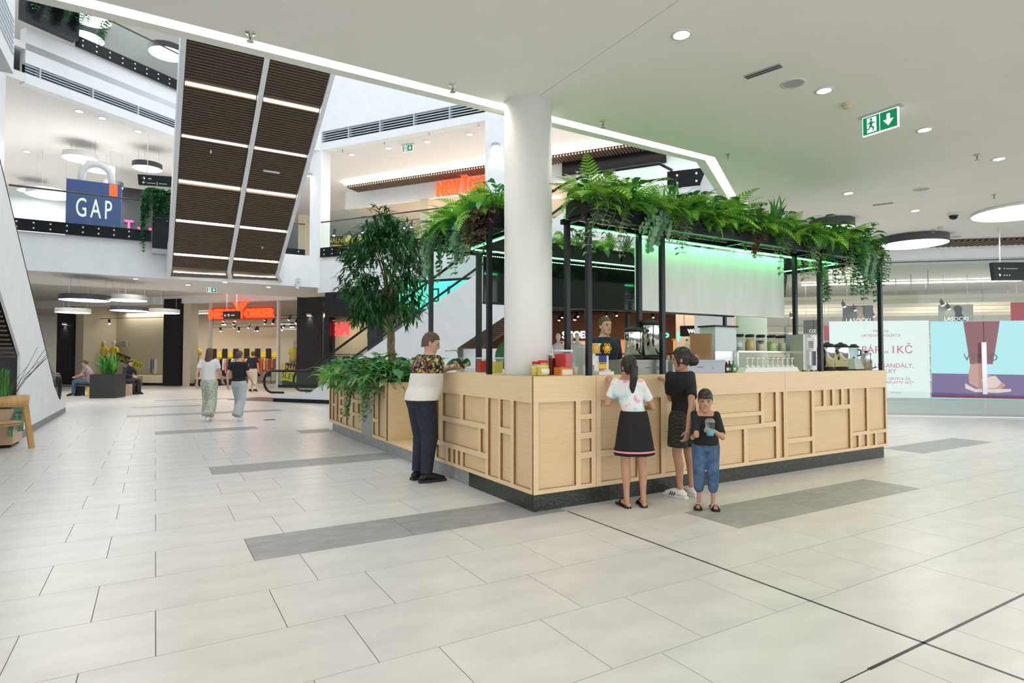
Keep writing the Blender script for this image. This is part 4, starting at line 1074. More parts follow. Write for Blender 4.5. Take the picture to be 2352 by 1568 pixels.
for i, px in enumerate((1282, 1312, 1326)):
    mannequin(tuple(G3.w(gu(px, 1.6), 1.6, 0.45)), G3.ang, ['pale mannequin in white beside the white column behind the kiosk', 'white mannequin behind the red container', 'second white mannequin behind the grey box'][i], GAR[0], GAR[0])
for i, (px, v, c) in enumerate(((1345, 4.0, [3, 6, 3]), (1430, 3.0, [3, 0, 3]), (1465, 5.0, [3, 6, 4]), (1560, 3.0, [0, 6, 7]), (1610, 4.5, [4, 0, 3]), (790, 1.6, [0, 4, 5]), (822, 2.4, [2, 4, 0]))):
    rack(tuple(G3.w(gu(px, v), v, 0)), G3.ang + 0.3, 'rail of %s clothes in the dark shop, %s from the column' % (['warm orange', 'orange and white', 'rose', 'pale', 'khaki', 'white and black', 'grey'][i], ['nearest', 'second', 'third', 'fourth', 'fifth', 'behind the tree', 'deep behind the tree'][i]), 9, c, 1.7, 1.6)
for i, (px, v, cc) in enumerate(((1440, 6.0, (1.0, 0.35, 0.12)), (1600, 6.0, (1.0, 0.45, 0.2)), (1335, 7.0, (1.0, 0.6, 0.4)))):
    u = gu(px, v); e = empty('lit_wall_shelf', ['orange lit shelf niche beside the barista', 'orange lit shelf niche behind the stacked trays', 'lit shelf niche behind the mannequins'][i], 'shelf', tuple(G3.w(u, v, 0.3)), G3.ang)
    MB().box(-0.9, 0.9, 0.2, 0.25, 0, 1.9).build('back', emis('shelf_glow_%d' % i, cc, 0.55), e)
    for z in (0.05, 0.65, 1.25, 1.85): MB().box(-0.9, 0.9, -0.15, 0.2, z, z + 0.04).build('shelf', GAR[3] if i < 2 else M_cream, e)
for i in range(5): track(G3, 1.0, 15.0, 1.4 + i * 1.7, 3.45, '%s black lighting track of the dark shop behind the kiosk' % ords[i], 'light tracks of the dark shop')
for i in range(30):
    v = 1.4 + (i % 5) * 1.7; px = rnd.uniform(1272, 1690)
    track_spot(G3, min(gu(px, v), 15), v, 3.42, 'black track spotlight in the dark shop', 'track spotlights of the dark shop', rnd.uniform(-1, 1), 0.2, 0.05)
sl3 = empty('shop_fill_light', 'added fill light strip inside the dark shop behind the kiosk', 'light', tuple(G3.w(9, 4, 3.3)), G3.ang)  # added strip, carries the fill lights for the dark interior
MB().box(-3, 3, -0.03, 0.03, 0, 0.04).build('bar', M_lamp, sl3)
for du, p in ((-10.8, 120), (0, 70), (4, 70)): area_light(sl3, (du, 0.5 if du > -5 else -1.8, -0.05), p, 3.0 if du > -5 else 1.6, 3.0 if du > -5 else 1.6, (1, 0.72, 0.5))  # added fill; the far left one brightens the inside behind the tree

# ---------------------------------------------------------------- first floor behind the rear gallery
up = lambda px, py, v: G3.hit(px, py, v)
wall_piece('wall_upper_shop_back', G3, (-3, 17, 10.5, 10.7, F1, Z2), M_cream)
wall_piece('wall_upper_shop_front', G3, (-3, 17, 5.0, 5.2, 8.55, Z2), M_white)
wall_piece('wall_upper_pier', G3, (up(966, 500, 5)[0], up(984, 500, 5)[0], 4.95, 5.4, F1, 8.55), M_cream)
wall_piece('wall_upper_pier_2', G3, (up(745, 500, 5)[0] - 1.6, up(745, 500, 5)[0] - 1.2, 4.95, 5.4, F1, 8.55), M_cream)
pane(G3, up(740, 500, 5)[0] - 1, up(966, 500, 5)[0], 5.05, F1, 8.55, 6)
wall_piece('ceiling_upper_shop', G3, (-3, 17, 5.2, 10.5, 8.7, 8.75), M_peach)
wall_piece('wall_upper_white', G3, (8.6, 17, 4.7, 4.9, F1, Z2 - .2), M_white)
ua_, za_ = up(1291, 404, 4.6); ub_, zb_2 = up(1530, 345, 4.6)
e = empty('black_wall_board', 'blank black board on the first floor behind the escalator top', 'board', tuple(G3.w(ua_, 4.6, za_)), G3.ang)
MB().box(0, ub_ - ua_, 0, .08, 0, 1.05).build('panel', M_band, e); MB().box(-.02, ub_ - ua_ + .02, .0, .085, 1.051, 1.1).build('top_edge', M_lgrey, e)
b = G3.mb()
for i in range(150): b.box(-2 + i * 0.12, -2 + i * 0.12 + 0.07, 3.9, 4.7, Z2 - 0.20, Z2 - 0.12)
o = b.build('slatted_cove', M_slat, label='brown slatted cove strip over the first floor shop', cat='ceiling trim'); 
G3.mb().box(-2, 16, 3.86, 4.74, Z2 - 0.11, Z2 - 0.06).build('cove_board', M_slatb, o)
G3.mb().box(-2, 16, 3.70, 3.82, Z2 - 0.12, Z2 - 0.06).build('cove_light', M_led, label='warm cove light line on the first floor above the red letters', cat='light')
us, zs_ = G3.hit(1068, 443, 4.6); sg = ny_sign(tuple(G3.w(us, 4.55, zs_)), G3.ang, 0.9, 'red letter sign with a tall Y on the first floor left of the column'); sg.scale = (.74, 1, 1.32)
banner(G3, 745, 552, 790, 552, 5.3, 'FIN\u00c1LN\u00cd', M_yb, M_blk, 'black sale banner in the first floor window', 0.42); banner(G3, 793, 556, 850, 556, 5.25, 'SLEVY', M_blk, M_yb, 'yellow sale banner in the first floor window', 0.42)
for i, px in enumerate((775, 802, 825)): mannequin(tuple(G3.w(up(px, 530, 6.2)[0], 6.2, F1 + 0.5)), G3.ang, ['left yellow mannequin in the first floor window', 'middle yellow mannequin in the first floor window', 'right yellow mannequin in the first floor window'][i], M_yel, M_darkcl)
track(G3, -1, 5.9, 5.8, 7.9, 'front light track of the first floor shop', 'light tracks of the first floor shop'); track(G3, 1.5, 9, 7.2, 7.7, 'rear light track of the first floor shop', 'light tracks of the first floor shop')
for i, (px, v) in enumerate(((770, 5.8), (835, 5.8), (848, 5.8), (931, 5.8), (947, 5.8), (898, 7.2), (908, 7.2), (1024, 7.2), (1038, 7.2))):
    track_spot(G3, up(px, 460, v)[0], v, 7.87 if v < 6 else 7.67, 'black track spotlight in the first floor shop', 'track spotlights of the first floor shop', 0.1, 0.3, 0.065)
for i, (px, py) in enumerate(((808, 355), (892, 340), (982, 325), (1079, 308))):
    p = onz(px, py, Z2); downlight(p.x, p.y, Z2, '%s downlight from the left on the rear first floor ceiling' % ords[i], 30, 'downlights of the rear first floor', 1.6)
p = onz(937, 332, Z2); exit_sign((p.x, p.y, Z2), -0.9, 1.3, 'small green exit sign on the rear first floor ceiling')
for i, (px, py) in enumerate(((787, 341), (883, 324), (986, 303), (1100, 285))): sprinkler(onz(px, py, Z2), '%s sprinkler from the left on the rear first floor ceiling' % ords[i], 2.0)
usl = empty('shop_fill_light', 'added fill light strip inside the first floor shop', 'light', tuple(G3.w(4, 7.5, 8.6)), G3.ang)  # strip and its area lights are added fill for the upper shop
MB().box(-3, 3, -0.03, 0.03, 0, 0.04).build('bar', M_lamp, usl)
for du in (-3, 2.5): area_light(usl, (du, 0, -0.05), 220, 3, 3, (1, 0.86, 0.74))
# wall lamps on the white pilasters
def wall_lamp(fr, px, py, v, lab):
    u, z = fr.hit(px, py, v); e = empty('wall_lamp', lab, 'lamp', tuple(fr.w(u, v, z)), fr.ang, 'up and down wall lamps')
    MB().box(-0.12, 0.12, -0.12, -0.002, -0.05, 0.05).build('housing', M_grey, e)
    MB().box(-0.09, 0.09, -0.10, -0.02, -0.056, -0.051).build('lower_lens', M_spot, e)
    spot_light(e, (0, -0.06, -0.07), 25, 1.6)
wall_lamp(G3, 712, 402, -0.02, 'wall lamp on the left white pilaster'); wall_lamp(G3, 1140, 333, -0.03, 'wall lamp on the white pilaster left of the column')
wall_lamp(NY, 150, 743, -0.15, 'wall lamp on the dark pier at the far left'); wall_lamp(NY, 712, 723, -0.30, 'wall lamp on the dark pier by the tree')

# ---------------------------------------------------------------- first floor behind the left gallery
wall_piece('wall_left_upper_back', LG, (0, 20, 12, 12.2, F1, Z2), M_white)
for i, (px, py, dep, r) in enumerate(((185, 366, 22, 0.62), (227, 391, 22, 0.56), (338, 388, 22.5, 0.55), (110, 450, 23, 0.75), (258, 430, 23, 0.40), (75, 440, 26.5, 0.6))):
    rr = ray(px, py); p = CAM + rr * (dep / FPX)
    round_lamp(tuple(p), r * 0.9, 0.2, ['white drum lamp over the blue bag', 'lower white drum lamp right above the bag handle', 'dark drum lamp behind the hanging sign', 'wide white drum lamp left of the bag', 'small dark drum lamp right of the bag handle', 'white drum lamp at the far left of the gallery'][i], M_dark if i in (2, 4) else M_wside, 60, 'round lamps of the left first floor', cord=max(0.3, Z2 - p.z - 0.2))
for i, (px, py) in enumerate(((182, 255), (317, 301), (61, 348), (235, 271), (92, 470))):
    p = onz(px, py, Z2); downlight(p.x, p.y, Z2, '%s small downlight on the left first floor ceiling' % ords[i], 0, 'downlights of the left first floor', 1.6)
e = empty('shopping_bag_display', 'oversized blue shopping bag display with white handle and brand letters behind the gallery glass', 'display')
u0, z0 = LG.hit(150, 524, 1.2); u1, z1 = LG.hit(279, 425, 1.2)
e.location = tuple(LG.w((u0 + u1) / 2, 1.2, F1)); hw = (u1 - u0) / 2; HB = z1 - F1
M_bag = mat('bag_blue', (0.07, 0.12, 0.30), 0.5)
MB().box(-hw, hw, 0, 0.6, 0, HB).build('bag', M_bag, e)
hd = [(hw * 0.05 + 0.42 * math.cos(PI * t / 10), 0.3, HB + 0.25 + 0.42 * math.sin(PI * t / 10)) for t in range(11)]
hd = [(hd[0][0], 0.3, HB - 0.2)] + hd + [(hd[-1][0], 0.3, HB - 0.2)]
MB().tube(hd, 0.11, 10).build('handle', mat('white_handle', (0.85, 0.85, 0.85), 0.5), e)
tt = text('letters', 'GAP', 0.62, M_exw, e, (0.0, -0.012, HB * 0.42), depth=0.005, sx=0.72, spacing=1.35); tt.scale = (.72, 1.45, 1)
text('small_letters', 'Nav\u0161tivte n\u00e1s v -1. pat\u0159e', 0.13, M_exw, e, (0.0, -0.012, HB * 0.26), depth=0.004)
MB().box(hw * 0.55, hw * 0.85, -0.012, -0.002, HB * 0.80, HB * 1.0 - 0.02).build('red_label', M_red, e)
# black planter box hanging at the end of the left railing
pb0 = ony(349, 580, YG - 0.45); pb1 = ony(393, 440, YG - 0.45)
PB = empty('black_planter_box', 'black planter box with trailing ivy at the gallery edge beside the overhead escalator', 'planter', (pb0.x, YG - 0.45, pb0.z))
MB().box(0, pb1.x - pb0.x, 0, 0.40, 0.15, pb1.z - pb0.z).build('box', M_black, PB); MB().box(0, pb1.x - pb0.x, 0, 0.40, 0.0, 0.149).build('grey_foot', M_grey, PB)
u, z = LG.hit(372, 395, -0.2)
hang_sign((LG.w(u, 1.5, 0).x, LG.w(u, 1.5, 0).y, z - 0.05), -0.28, 1.5, 0.36, 0.1, 'black hanging direction sign on the left first floor', [('\u2191  \u2022\u2022', -0.6, 0.18, 0.14), ('\u2190 \u2014\u2014 | \u2014\u2014', -0.6, 0.04, 0.13)], 2.0, False)
uu3, zz3 = LG.hit(296, 520, 6); e = empty('pink_shop_sign', 'pink letter T with small squares on a far shop behind the gallery glass', 'sign', tuple(LG.w(uu3, 6, zz3 - 0.1)))
structure('wall_pink_shop', MB(Matrix.Translation(LG.w(uu3, 6, 0))).box(-1.4, 2.2, .06, .3, F1, F1 + 3.2), M_stone)
M_pink = emis('magenta_sign', (0.9, 0.02, 0.3), 1.2)
text('letter', 'T', 0.5, M_pink, e, depth=0.03, bold=0.02)
for i in range(4): MB().box(0.3 + i * 0.2, 0.4 + i * 0.2, -0.03, 0.03, 0.02, 0.12).build('square', M_pink, e)
# second floor: lamps and a big black planter with ivy at the upper left
for i, (px, py, dep, r) in enumerate(((205, 42, 24, 0.75), (195, 88, 27, 0.75), (385, 125, 25, 0.7))):
    rr = ray(px, py); p = CAM + rr * (dep / FPX)
    round_lamp(tuple(p), r, 0.25, ['upper drum lamp on the second floor', 'lower drum lamp on the second floor', 'dark drum lamp on the second floor beside the overhead escalator'][i], M_dark if i else M_wside, 40, 'round lamps of the second floor', cord=max(0.2, 16.39 - p.z - 0.25))
u0, z0 = L2.hit(42, 45, -0.25); u1, z1 = L2.hit(166, 105, -0.25)
P2 = empty('long_black_planter', 'long black planter with trailing ivy high at the upper left corner', 'planter', tuple(L2.w(u0, -0.25, 10.95)), L2.ang)
MB().box(0, u1 - u0, -0.35, 0.0, 0, 1.15).build('box', M_band, P2)

# ---------------------------------------------------------------- glazed shop on the right with its two screens
ru = lambda px, v=0.0: RS.hit(px, 800, v)[0]
for i, (a, b) in enumerate(((1745, 1810), (1812, 1868), (1870, 1985), (1987, 2130), (2132, 2258), (2262, 2420))):
    pane(RS, ru(a), ru(b), 0.0, 0.03, 3.87, 7 + i)
wall_piece('baseboard_right', RS, (ru(1745), ru(2440), -0.03, 0.05, 0, 0.03), M_steel)
wall_piece('wall_screen_plinth', RS, (ru(1895, .9), ru(2450, .9), 0.97, 1.3, 0, 0.44), M_lgrey)
structure('ceiling_right_shop', RS.mb().box(-4, 9, 0.3, 7, 3.80, 3.87), mat('shop_ceiling', (0.70, 0.70, 0.68), 0.8))
# white text screen
def on_rs(px, py, v=0.9): return RS.hit(px, py, v)
u0, zt = on_rs(1906, 738); u1, zb_ = on_rs(2137, 914)
S1 = empty('white_led_screen', 'big white LED screen with magenta sale text in the right shop', 'screen', tuple(RS.w(u0, 0.9, zb_)), RS.ang)
W1, H1_ = u1 - u0, zt - zb_
M_scw = emis('screen_white', (0.90, 1.0, 0.97), 0.56); M_mag = emis('screen_magenta', (0.62, 0.06, 0.25), 0.5)
MB().box(0, W1, 0, 0.06, 0, H1_).build('panel', M_scw, S1)
def scr(t, px, py, size, m=M_mag):
    u, z = on_rs(px, py); text('screen_text', t, size, m, S1, (u - u0, -0.004, z - zb_), depth=0.001)
for t, px, py, s in (('FIN\u00c1LN\u00cd', 2023, 763, 0.10), ('LIKVIDACE KOLEKCE', 2023, 773, 0.10), ('P\u00c1R', 2001, 811, 0.27), ('za', 2036, 811, 0.13), ('1K\u010c', 2071, 811, 0.29), ('LE SAND\u00c1LY,', 2053, 844, 0.16), ('ILKY', 2044, 856, 0.15), ('\u00cd OBUVI A ZA', 2062, 872, 0.10), ('ZAPLATTE 1K\u010c*', 2064, 881, 0.10), ('\u00c1CH AKCE', 2058, 903, 0.05)):
    scr(t, px, py, s)
u2, zt2 = on_rs(2139, 738); u3, zb2 = on_rs(2440, 918)
S2 = empty('sandal_led_screen', 'LED screen showing a foot in a pink sandal and maroon trousers in the right shop', 'screen', tuple(RS.w(u2, 0.9, zb2)), RS.ang)
W2, H2_ = u3 - u2, zt2 - zb2
E_ = lambda n, c, s=1.0: emis(n, c, s * 0.64)
MB().box(0, W2, 0, 0.06, 0, H2_).build('panel', E_('screen_sky', (0.42, 0.80, 0.86), 1.0), S2)
def scp(name, pts, m, layer):
    pl = []
    for px, py in pts:
        u, z = on_rs(px, py); pl.append((u - u2, z - zb2))
    MB().extr(pl, -0.002 - layer * 0.0015, -0.001 - layer * 0.0015 + 0.001).build(name, m, S2)
scp('image_floor', [(2140, 857), (2439, 862), (2439, 918), (2140, 912)], E_('screen_purple', (0.14, 0.07, 0.26), 0.9), 1)
scp('image_trouser', [(2212, 738), (2296, 737), (2288, 790), (2280, 836), (2228, 836), (2222, 800)], E_('screen_maroon', (0.27, 0.03, 0.05), 0.8), 2)
scp('image_ankle', [(2229, 836), (2252, 834), (2268, 858), (2292, 872), (2310, 884), (2300, 893), (2250, 893), (2226, 880), (2224, 858)], E_('screen_skin', (0.62, 0.30, 0.24), 0.9), 3)
scp('image_sole', [(2216, 880), (2240, 893), (2290, 893), (2322, 893), (2322, 899), (2290, 902), (2240, 900), (2217, 892)], E_('screen_sole', (0.86, 0.66, 0.58), 0.9), 4)
scp('image_strap', [(2252, 872), (2285, 862), (2300, 878), (2288, 890), (2262, 892)], E_('screen_strap', (0.88, 0.62, 0.60), 0.9), 5)
uq, zq = on_rs(2252, 828); text('screen_text', 'V\u00ddPRO', .25, E_('screen_dark', (0.02, 0.02, 0.05), 0.5), S2, (uq - u2, -0.012, zq - zb2), depth=.001)
scp('image_red_edge', [(2140, 908), (2439, 912), (2439, 918), (2140, 912)], E_('screen_red', (0.30, 0.02, 0.04), 0.8), 5)
# posters, dark sign, red panel and ceiling rails behind the screens
def poster(px0, py0, px1, py1, v, lab, bgc, txt=None, tm=None, fig=None):
    a, zt = RS.hit(px0, py0, v); b, zb3 = RS.hit(px1, py1, v)
    e = empty('shop_poster', lab, 'poster', tuple(RS.w(a, v, zb3)), RS.ang)
    W, H = b - a, zt - zb3
    MB().box(0, W, 0, 0.03, 0, H).build('sheet', mat('poster_%d' % px0, bgc, 0.6), e)
    for x in (W * .15, W * .85): MB().tube([(x, .015, H), (x, .015, 3.8 - zb3)], .006, 5).build('wire', M_lgrey, e)
    if fig: MB().extr([(W * .45, 0.01), (W * .48, H * .5), (W * .42, H * .85), (W * .55, H * .98), (W * .68, H * .85), (W * .66, H * .5), (W * .8, 0.01)], -0.004, -0.001).build('figure', mat('figure_%d' % px0, fig, 0.6), e)
    if txt: text('lettering', txt, H * 0.32, tm or M_exw, e, (W * 0.5, -0.008, H * 0.06), depth=0.001)
poster(1936, 702, 2006, 742, 2.2, 'poster with a seated figure above the white screen', (0.10, 0.09, 0.10), 'LASOCKI', M_exw, (0.45, 0.30, 0.22))
poster(2156, 700, 2236, 738, 2.2, 'pale poster with a figure in a black top above the sandal screen', (0.42, 0.38, 0.33), 'LASOCKI', M_exw, (0.015, 0.015, 0.02))
poster(2322, 694, 2420, 738, 2.2, 'red sale panel at the right edge', (0.55, 0.02, 0.04), 'S', M_exw)
poster(1846, 735, 1886, 765, 2.4, 'dark sign with white letters left of the white screen', (0.05, 0.045, 0.04), 'CIZ', M_exw)
poster(1893, 748, 1906, 782, 1.6, 'narrow red panel at the left edge of the white screen', (0.55, 0.02, 0.05))
for i in range(6):
    v = 1.2 + i * 0.95
    e = empty('ceiling_duct', '%s pale ceiling rail from the glass in the right shop' % (ords + ['sixth'])[i], 'rail', tuple(RS.w(-3.5, v, 3.02 - 0.03 * i)), RS.ang, 'ceiling rails of the right shop')
    MB().box(0, 11, -0.06, 0.06, 0, 0.10).build('rail', M_cream, e)
    for x in (1, 5, 9): MB().box(x - 0.01, x + 0.01, -0.01, 0.01, 0.10, 0.775 + 0.03 * i).build('hanger', M_grey, e)
for i in range(16):
    track_spot(RS, -3 + i * 0.6, 1.2 + (i % 4) * .95, 3.02 - .03 * (i % 4), 'pale spotlight under the ceiling of the right shop', 'spotlights of the right shop', 0.4, 0.14, 0.045)
for i in range(8):
    e = empty('shoe_shelf', '%s shoe shelf unit along the back wall of the right shop' % (ords + ['sixth', 'seventh', 'eighth'])[i], 'shelf', tuple(RS.w(-3.6 + i * 1.5, 6.6, 0)), RS.ang, 'shoe shelves')
    MB().box(0, 1.4, 0.30, 0.34, 0, 2.6).build('back', M_cream, e)
    for j in range(6): MB().box(0, 1.4, 0, 0.30, 0.25 + j * 0.42, 0.28 + j * 0.42).build('shelf', M_white, e)
e = empty('door_pull', 'tall steel door pull on the right shop glass', 'handle', tuple(RS.w(ru(2256), -0.06, 0.62)), RS.ang)
zt = RS.hit(2256, 786, -0.06)[1]; zbb = RS.hit(2256, 905, -0.06)[1]; e.location.z = zbb
MB().box(-0.05, 0.05, -0.02, 0.0, 0, zt - zbb).build('plate', M_steel, e)
for z in (0.15, zt - zbb - 0.15): MB().box(-0.02, 0.02, 0.0, 0.055, z, z + 0.04).build('standoff', M_steel, e)
rl = empty('shop_fill_light', 'added fill light strip inside the right shop behind the screens', 'light', tuple(RS.w(2, 3.5, 3.7)), RS.ang)  # added fill strip and area lights, brighten the interior behind the glass
MB().box(-3, 3, -0.03, 0.03, 0, 0.04).build('bar', M_lamp, rl)
for du in (-3, 1.5, 5): area_light(rl, (du, 0, -0.05), 60, 2.5, 2.5, (1, 0.95, 0.88))
b = RS.mb()
for i in range(60): b.box(0.4 + i * 0.12, 0.4 + i * 0.12 + 0.07, -1.5, -0.8, Z1 - 0.06, Z1 - 0.002)
b.build('slatted_strip', M_slat, label='brown slatted ceiling strip in front of the right shop', cat='ceiling trim')
# ================================================================== PEOPLE
M_skin = mat('skin_light', (0.62, 0.36, 0.25), 0.5); M_skin2 = mat('skin_tan', (0.50, 0.27, 0.165), 0.5)
for mm in (M_skin, M_skin2):
    b = mm.node_tree.nodes['Principled BSDF']; b.inputs['Subsurface Weight'].default_value = 0.08; b.inputs['Subsurface Radius'].default_value = (0.02, 0.008, 0.004)
M_hairb = noisy('black_hair', (0.010, 0.008, 0.008), (0.025, 0.02, 0.018), 40, stretch=(1, 1, 0.2), rough=0.4)
M_hairbr = noisy('short_brown_hair', (0.07, 0.042, 0.025), (0.13, 0.08, 0.05), 60, rough=0.6)
M_lip = mat('lips', (0.45, 0.16, 0.13), 0.5); M_eye = mat('eye_dark', (0.015, 0.012, 0.01), 0.2); M_eyew = mat('eye_white', (0.75, 0.73, 0.70), 0.3)

def remeshed(mb, voxel, sm=4, name='body'):
    me = mb.mesh(name, [])
    ob = bpy.data.objects.new('tmp', me); COL.objects.link(ob)
    r = ob.modifiers.new('r', 'REMESH'); r.mode = 'VOXEL'; r.voxel_size = voxel; r.use_smooth_shade = True
    s = ob.modifiers.new('s', 'SMOOTH'); s.iterations = sm; s.factor = 0.5
    bpy.context.view_layer.update()
    out = bpy.data.meshes.new_from_object(ob.evaluated_get(bpy.context.evaluated_depsgraph_get()))
    bpy.data.objects.remove(ob); out.name = name
    out.polygons.foreach_set('use_smooth', [True] * len(out.polygons))
    return out

STAND = dict(pel=(0, 0, .95), waist=(0, 0, 1.10), chest=(0, 0, 1.32), neck=(0, .015, 1.49), head=(0, -.012, 1.635),
             hipL=(.088, 0, .92), kneeL=(.10, -.02, .50), ankL=(.10, .03, .085), toeL=(.125, -.15, .03),
             hipR=(-.088, 0, .92), kneeR=(-.10, -.02, .50), ankR=(-.10, .03, .085), toeR=(-.125, -.15, .03),
             shL=(.18, .01, 1.425), elL=(.235, .04, 1.14), wrL=(.24, -.06, .90), shR=(-.18, .01, 1.425), elR=(-.235, .04, 1.14), wrR=(-.24, -.06, .90))

class Human:
    def __init__(s, label, loc, rz, H, J=None, g=1.0, yaw=0, pitch=0, roll=0, voxel=0.007, skin=None, hs=1.0, hands=None, group=None, legw=1.0):
        s.k = H / 1.75; s.J = {n: Vector(p) for n, p in STAND.items()}
        s.e = empty('person', label, 'person', loc, rz, group)
        s.inv = s.e.matrix_basis.inverted()
        if J:
            for n, p in J.items(): s.J[n] = Vector(p)
        s.g = g; s.vox = voxel; s.skin = skin or M_skin; s.hs = hs; s.legw = legw
        s.HM = Matrix.Rotation(yaw, 3, 'Z') @ Matrix.Rotation(pitch, 3, 'X') @ Matrix.Rotation(roll, 3, 'Y')
        s.hands = hands or {}
    def setw(s, **kw):
        """joint positions given in world space"""
        for n, p in kw.items(): s.J[n] = (s.inv @ Vector(p)) / s.k
    def V(s, p): return Vector(p) * s.k
    def lerp(s, a, b, t): return s.J[a].lerp(s.J[b], t)
    def ring(s, c, rx, ry, ax=None, n=16):
        return [s.V(c + Vector((rx * math.cos(2 * PI * i / n), ry * math.sin(2 * PI * i / n), 0))) for i in range(n)]
    def torso_rings(s, infl=0.0, lo=0.84, hi=1.56, belly=0.0):
        J = s.J; g = s.g
        prof = [(.84, .13, .095), (.93, .160, .115), (1.02, .152, .110), (1.10, .140, .102), (1.22, .150, .110), (1.33, .168, .115), (1.40, .175, .102), (1.45, .150, .080), (1.485, .085, .065), (1.52, .058, .058), (1.56, .054, .058)]
        pts = [('pel', .95), ('waist', 1.10), ('chest', 1.32), ('neck', 1.49)]
        out = []
        for z, rx, ry in prof:
            if z < lo - 1e-6 or z > hi + 1e-6: continue
            if z <= .95: c = J['pel'] + Vector((0, 0, z - .95))
            elif z >= 1.49: c = J['neck'].lerp(J['head'], (z - 1.49) / .145)
            else:
                for (a, za), (b, zb_) in zip(pts, pts[1:]):
                    if za <= z <= zb_: c = J[a].lerp(J[b], (z - za) / (zb_ - za)); break
            gg = g if z < 1.44 else 1.0
            bl = belly * max(0, 1 - abs(z - 1.08) / 0.22)
            c = c + Vector((0, -bl * 0.45, 0))
            out.append(s.ring(c, rx * gg + infl, ry * gg + infl + bl))
        return out
    def head_mesh(s, mb, infl=0.0, hair=False):
        R = s.HM; c = s.J['head']; k = s.hs
        prof = [(-.118, .022, .026, -.062), (-.100, .044, .052, -.040), (-.065, .058, .078, -.016), (-.02, .068, .090, -.004), (.03, .073, .097, .002), (.072, .069, .090, .006), (.102, .050, .066, .010), (.118, .022, .03, .012)]
        rs = []
        for z, rx, ry, yo in prof:
            rs.append([s.V(c + R @ (Vector(((rx + infl) * math.cos(2 * PI * i / 16), yo + (ry + infl) * math.sin(2 * PI * i / 16), z + (infl if z > 0 else 0))) * k)) for i in range(16)])
        mb.rings(rs)
        if not hair:
            P = lambda x, y, z: s.V(c + R @ (Vector((x, y, z)) * k))
            mb.tube([P(0, -.090, .022), P(0, -.108, -.022), P(0, -.096, -.034)], [0.008 * s.k * k, 0.014 * s.k * k, 0.011 * s.k * k], 8)
            for sx in (-1, 1):
                mb.ball(P(sx * .071, .012, -.012), 0.030 * s.k * k, 8, 6, (0.4, 0.7, 1.05))
            mb.ball(P(0, -.072, -.098), 0.024 * s.k * k, 8, 6)
            mb.tube([P(-.045, -.078, .028), P(0, -.090, .026), P(.045, -.078, .028)], 0.011 * s.k * k, 6)
    def face(s):
        R = s.HM; c = s.J['head']; k = s.hs
        P = lambda x, y, z: s.V(c + R @ (Vector((x, y, z)) * k))
        for sx in (-1, 1):
            MB().ball(P(sx * .030, -.083, .004), 0.0115 * s.k * k, 8, 6, (1.2, .6, .6)).build('eye', M_eye, s.e)
            MB().tube([P(sx * .014, -.094, .022), P(sx * .032, -.090, .027), P(sx * .050, -.076, .022)], 0.0042 * s.k * k, 5).build('eyebrow', s.hairm, s.e)
        MB().tube([P(-.022, -.086, -.062), P(0, -.094, -.060), P(.022, -.086, -.062)], 0.0055 * s.k * k, 6).build('mouth', M_lip, s.e)
    def limb(s, mb, names, radii, n=10, end=True):
        pts = []; rr = []
        for i, nm in enumerate(names):
            pts.append(s.V(s.J[nm] if isinstance(nm, str) else nm)); rr.append(radii[i] * s.k)
        mb.tube(pts, rr, n)
        for p, r in list(zip(pts, rr))[:None if end else -1]: mb.ball(p, r * 0.99, 10, 7)
    def hand(s, mb, S):
        J = s.J; w = J['wr' + S]; h = s.hands.get(S, {})
        d = Vector(h.get('d', (w - J['el' + S]))).normalized()
        n = Vector(h.get('n', (0, -1, 0) if abs(d.y) < 0.8 else (0, 0, -1))); n = (n - d * n.dot(d)).normalized()
        sd = d.cross(n); curl = h.get('curl', 0.35); tsign = h.get('t', 1)
        M = Matrix((sd, n, d)).transposed()
        mb.ball(s.V(w + d * 0.05), 0.05 * s.k, 10, 7, (0.78, 0.30, 1.05), M)
        mb.tube([s.V(w - d * 0.02), s.V(w + d * 0.03)], [0.027 * s.k, 0.026 * s.k], 8)
        for i, L in enumerate((0.068, 0.076, 0.072, 0.056)):
            off = (i - 1.5) * 0.0195 * tsign
            p = w + d * 0.088 + sd * off; pts = [p - d * 0.02]; a = 0
            for j in range(3):
                a += curl * (0.5 if j == 0 else 1.0)
                pts.append(pts[-1] + (d * math.cos(a) + n * math.sin(a)) * (L * (0.62 if j == 0 else 0.36)))
            mb.tube([s.V(q) for q in pts], [0.0098 * s.k, 0.0092 * s.k, 0.0088 * s.k, 0.0075 * s.k], 7)
            mb.ball(s.V(pts[-1]), 0.0078 * s.k, 7, 5)
        tp = w + d * 0.025 - sd * 0.03 * tsign
        q1 = tp + (d * 0.6 - sd * 0.65 * tsign + n * 0.35).normalized() * 0.035; q2 = q1 + (d * 0.85 - sd * 0.2 * tsign + n * 0.45).normalized() * 0.032
        mb.tube([s.V(tp), s.V(q1), s.V(q2)], [0.013 * s.k, 0.0105 * s.k, 0.0085 * s.k], 7); mb.ball(s.V(q2), 0.0086 * s.k, 7, 5)
